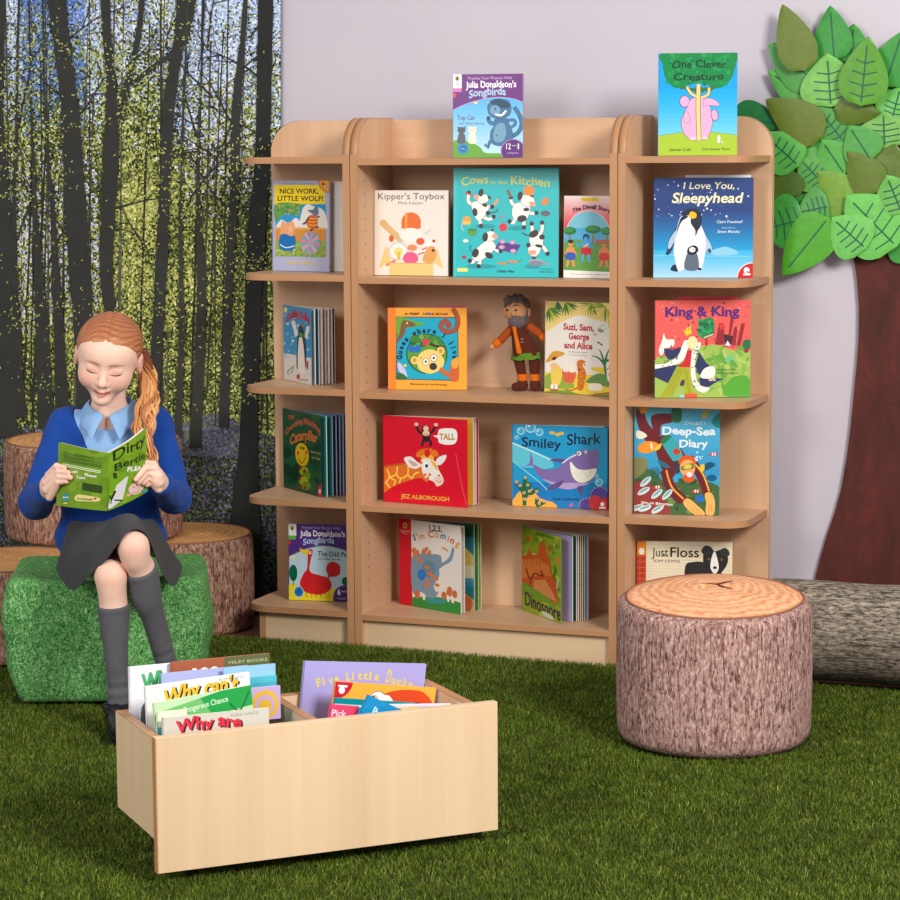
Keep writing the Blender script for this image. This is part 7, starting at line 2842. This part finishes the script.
def build_held_book():
    root = empty('reading_book', (-0.6002, -0.6638, 0.0), rad(20.748), 'open green paperback with black hand-lettered title held by the girl', 'book')
    for s in (-1, 1):
        w, h = 1.0, 1.0
        if s < 0:
            a = Art(1, 1, bg=(112, 148, 22), quad=((76, 100), (520, 215), (488, 710), (48, 652)), step=2.5e-4, off=.002)
            dots(a, 40, 60, 110, 510, 700, 20, 60, [(118, 154, 26), (100, 138, 20), (124, 158, 34)], 5)
            for k in range(6):
                a.line([(128, 190 + 15 * k), (300 + 20 * (k % 2), 226 + 15 * k), (470, 262 + 15 * k)], 6, (52, 84, 16), False)
            a.line([(122, 300), (290, 335), (456, 376)], 22, (226, 234, 200))
            a.line([(126, 300), (290, 335), (452, 376)], 8, (112, 148, 22))
            a.text('Yuck!', 176, 272, 372, 350, WHITE, .03, slope=6)
            a.text('Phew!', 334, 426, 404, 380, WHITE, .03, slope=22)
            a.text('Yum!', 260, 340, 424, 402, WHITE, .03, slope=10)
            a.poly([(314, 460), (466, 496), (460, 560), (310, 526)], (44, 66, 16))
            a.blob([(252, 572), (300, 566), (436, 596), (436, 624), (380, 626), (250, 614)], (226, 214, 140))
            a.text('bookshelf', 266, 392, 606, 584, (70, 60, 30), .02, slope=14)
            a.ell(410, 602, 10, 10, (190, 50, 40))
            a.rect(124, 556, 148, 616, (40, 150, 180))
            a.rect(158, 556, 180, 616, (40, 150, 180))
            a.rect(126, 580, 180, 590, WHITE)
            a.ell(150, 636, 24, 8, (236, 200, 90))
            T = lambda v: on_book(-1, 1 - v[0], v[2], -v[1])
        else:
            a = Art(1, 1, bg=(118, 164, 20), quad=((520, 215), (838, 6), (862, 520), (492, 710)), step=2.5e-4, off=.002)
            dots(a, 40, 510, 30, 850, 700, 20, 60, [(126, 170, 26), (104, 150, 20), (132, 174, 36)], 6)
            D_ = (26, 34, 14)
            a.text('Dirty', 542, 826, 270, 190, D_, .012, slope=-150, jit=8)
            a.text('Bertie', 550, 826, 350, 290, D_, .012, slope=-115, jit=6)
            a.text('PLEASE!', 640, 850, 354, 316, WHITE, .03, slope=-30, shear=.15)
            a.text('B', 540, 566, 410, 366, D_, .04)
            a.poly([(500, 640), (560, 470), (640, 392), (650, 400), (600, 600), (520, 680), (494, 690)], (220, 218, 214))
            a.line([(520, 600), (550, 520)], 14, D_, False)
            a.line([(540, 606), (600, 612)], 14, D_, False)
            a.line([(506, 560), (520, 600), (512, 640)], 8, D_)
            a.blob([(650, 500), (700, 450), (780, 470), (800, 500), (740, 550), (670, 550)], (238, 200, 190))
            a.ell(650, 560, 18, 14, (238, 170, 150))
            a.ell(700, 490, 5, 6, BLACK)
            a.line([(690, 530), (720, 540), (750, 520)], 4, (150, 70, 70))
            a.ell(820, 520, 26, 14, (70, 170, 190))
            T = lambda v: on_book(1, v[0], v[2], -v[1])
        # refine the flat artwork along the bow of the board
        V, F, C = merge(*[box_data(i / 8, (i + 1) / 8, -.0007, .0007, 0, 1, (112, 148, 22)) for i in range(8)])
        # cut the art into strips so it follows the same bow
        VV, FF, CC = list(V), list(F), list(C)
        for f, c in zip(a.F, a.C):
            poly = [a.V[i] for i in f]
            for i in range(8):
                p = poly
                for lim, sg in ((i / 8, 1), ((i + 1) / 8, -1)):
                    o = []
                    for k in range(len(p)):
                        q0, q1 = p[k - 1], p[k]
                        d0, d1 = sg * (q0[0] - lim), sg * (q1[0] - lim)
                        if (d0 >= 0) != (d1 >= 0):
                            t = d0 / (d0 - d1)
                            o.append(tuple(u + (w_ - u) * t for u, w_ in zip(q0, q1)))
                        if d1 >= 0:
                            o.append(q1)
                    p = o
                    if len(p) < 3:
                        break
                if len(p) >= 3:
                    k0 = len(VV)
                    VV += p
                    FF.append(tuple(range(k0, k0 + len(p))))
                    CC.append(c)
        # the art offset is in units of the page; bring it to the surface (kept just above the board)
        def mp(v):
            y = v[1] if abs(v[1]) <= .00071 else -(.0008 + (-v[1] - .002) * .06)
            return T((v[0], y, v[2]))
        col_mesh('back_cover' if s < 0 else 'front_cover', [tuple(mp(v)) for v in VV], FF, CC, M['print'], root)
        V, F, C = merge(*[box_data(i / 8, (i + 1) / 8, .0012, .0075, .004, .992, (240, 234, 222)) for i in range(8)])
        V = [(v[0] * .985 if s > 0 else 1 - (1 - v[0]) * .985, v[1], v[2]) for v in V]
        col_mesh('page_block', [tuple(T(v)) for v in V], F, C, M['print'], root)
    sp = MB()
    sp.tube([BK['SB'] + v3(0, .0015, 0), BK['ST'] + v3(0, .0015, 0)], .0022, 10)
    sp.build('spine', plain('green_spine', (100, 138, 20), .4, .3), root)
# ---------------------------------------------------------------- felt doll on the shelf
def build_doll():
    root = empty('felt_doll', (0.0575, 0.148, SHZ[2] + 0.0008), rad(14), 'bearded felt doll in rust jacket and green-edged tunic standing on the middle shelf', 'doll')
    K = 1 / 432
    def p(u, v, y=0.0):
        return v3((u - 528) * K, y, (385 - v) * K)
    fe = lambda nme, c: fabric(nme, [x * .88 for x in c], c, 700, .95, bstr=.3)
    def mk(name, fn, u0, v0, u1, v1, mat, par=root, y0=-.05, y1=.05):
        return soft(name, fn, (p(u0, v1)[0], y0, max(0.0002, p(u0, v1)[2])), (p(u1, v0)[0], y1, p(u1, v0)[2]), .0014, mat, par)
    skin, grey, rust, brown, orange, green = fe('felt_skin', (214, 156, 108)), fe('felt_grey', (108, 97, 98)), fe('felt_rust', (172, 76, 30)), fe('felt_brown', (92, 40, 30)), fe('felt_orange', (226, 112, 20)), fe('felt_green', (96, 140, 40))
    hc = p(517.5, 304.5)
    head = mk('head', lambda P: smin(smin(sd_ell(P, hc, (.0265, .024, .031)), sd_ell(P, hc + v3(-.004, -.024, -.006), (.006, .007, .006)), .004), np.minimum(sd_ell(P, hc + v3(-.027, .0, -.004), (.005, .007, .010)), sd_ell(P, hc + v3(.028, .002, -.004), (.006, .007, .012))), .004), 500, 284, 536, 324, skin)
    def hair(P):
        d = sd_ell(P, hc + v3(.002, .004, .006), (.0305, .0275, .0325))
        d = smax(d, -((P[:, 2] - hc[2] - .012) * .75 + (P[:, 1] + .012) * .66), .003)
        d = smin(d, sd_ell(P, hc + v3(-.016, -.012, .026), (.012, .012, .010)), .006)
        return d + .0012 * np.sin(P[:, 0] * 420 + P[:, 2] * 160)
    mk('hair', hair, 498, 280, 540, 326, grey, head)
    def beard(P):
        d = sd_ell(P, hc + v3(.003, -.012, -.025), (.0215, .0175, .0165))
        d = smin(d, sd_cap(P, hc + v3(.020, -.008, -.02), hc + v3(.0255, -.004, -.0), .006, .004), .006)
        return d + .0008 * np.sin(P[:, 0] * 500)
    mk('beard', beard, 500, 296, 538, 328, grey, head)
    em = MB()
    for sx, u in ((-1, 509), (1, 518)):
        q = p(u, 303.5)
        r = bmesh.ops.create_uvsphere(em.bm, u_segments=10, v_segments=8, radius=.0026)
        bmesh.ops.translate(em.bm, verts=r['verts'], vec=(q[0], -.0235 if sx < 0 else -.025, q[2]))
        em.tube([p(u - 3, 299.5) + v3(0, -.0235, 0), p(u, 298) + v3(0, -.0255, 0), p(u + 3.4, 299) + v3(0, -.0255, 0)], .0009, 6)
    em.build('eye', plain('stitched_eye', (34, 26, 26), .6, .2), head)
    A_, B_ = p(520, 325), p(527, 348)
    def body(P):
        d = sd_cap(P, A_, B_, .0185, .031)
        q = P.copy()
        return smax(d * .9, (p(0, 351)[2] - P[:, 2]), .003) + 0 * q[:, 0]
    mk('jacket', lambda P: smax(smax(body(P), np.abs(P[:, 1]) - .021, .006), P[:, 2] - p(0, 318.5)[2], .006), 500, 312, 552, 356, brown)
    mk('tie', lambda P: sd_chain(P, [p(516, 320, -.0195), p(517, 326, -.0215), p(521, 345, -.0225)], [.0055, .0042, .0065]), 508, 314, 532, 350, orange)
    bt = MB()
    for v in (332.5, 335.5):
        bt.tube([p(522.5, v + .3, -.0222), p(525.3, v - .4, -.0222)], .0007, 6)
    bt.build('button_stitch', plain('cream_stitch', (214, 180, 150), .8, .1), root)
    # scalloped green edge
    gm = MB()
    ring = []
    N = 40
    for k in range(N):
        a = 2 * PI * k / N
        ring.append((a, .0365 + .001 * math.sin(5 * a)))
    top, bot = [], []
    cx = p(527.5, 0)[0]
    for a, r in ring:
        top.append(gm.bm.verts.new((cx + r * .92 * math.cos(a), .0225 * math.sin(a), p(0, 346.6 + 1.2 * math.cos(a) * -1)[2])))
        bot.append(gm.bm.verts.new((cx + r * 1.0 * math.cos(a), .0245 * math.sin(a), p(0, 352.2 + 1.6 * abs(math.sin(a * 4)) - 1.0 * math.cos(a))[2])))
    for k in range(N):
        gm.bm.faces.new((top[k], top[(k + 1) % N], bot[(k + 1) % N], bot[k]))
    g = gm.build('tunic_edge', green, root)
    g.modifiers.new('thickness', 'SOLIDIFY').thickness = .0022
    mk('sleeve', lambda P: sd_cap(P, p(512.5, 323), p(499.5, 336.5, -.004), .0105, .0095), 488, 312, 520, 348, rust)
    mk('sleeve', lambda P: sd_cap(P, p(531, 321), p(543, 329, -.004), .0105, .010), 522, 308, 556, 342, rust)
    for a, b_ in ((p(499, 336.5, -.004), p(493, 341, -.006)), (p(544, 330, -.004), p(549, 335, -.006))):
        mk('hand', lambda P, a=a, b_=b_: sd_cap(P, a, b_, .0065, .0058), (a[0] / K + 528) - 14, 326, (b_[0] / K + 528) + 14, 352, skin)
        c = a * .9 + b_ * .1
        d_ = (b_ - a) / np.linalg.norm(b_ - a)
        mk('cuff', lambda P, c=c, d_=d_: sd_cap(P, c - d_ * .003, c + d_ * .002, .0105, .0105), (c[0] / K + 528) - 14, 322, (c[0] / K + 528) + 14, 352, orange)
    for u0, u1, bx in ((519.5, 523.5, 519), (535.5, 535.8, 538)):
        mk('trouser_leg', lambda P: sd_cap(P, p(u0, 351), p(u1, 371), .0135, .0105), u0 - 14, 344, u1 + 14, 378, brown)
        mk('boot_cuff', lambda P: smax(sd_cap(P, p(u1 - .3, 367), p(u1, 376.5), .0118, .0118), np.abs(P[:, 2] - p(0, 371.5)[2]) - .0082, .001), u1 - 12, 362, u1 + 12, 380, orange)
        mk('boot', lambda P: smin(sd_cap(P, p(u1, 374), p(u1, 379.5), .0105, .0115), sd_cap(P, p(u1 + 1, 380), p(bx - 2, 380.6, -.014), .0105, .0098), .006), u1 - 20, 368, u1 + 18, 386.5, brown)
build_room()
build_turf()
build_centre()
build_end(-1, 0.0044, 'left end unit of the bookcase, maple, five shelves rounded at their free left corner', 0.272)
build_end(1, 0.003, 'right end unit of the bookcase, maple, five shelves rounded at their free right corner', 0.274)
build_backdrop()
build_tree()
build_stumps()
build_cube()
build_box()
build_books()
build_doll()
build_girl()
build_held_book()
build_camera()
build_light()
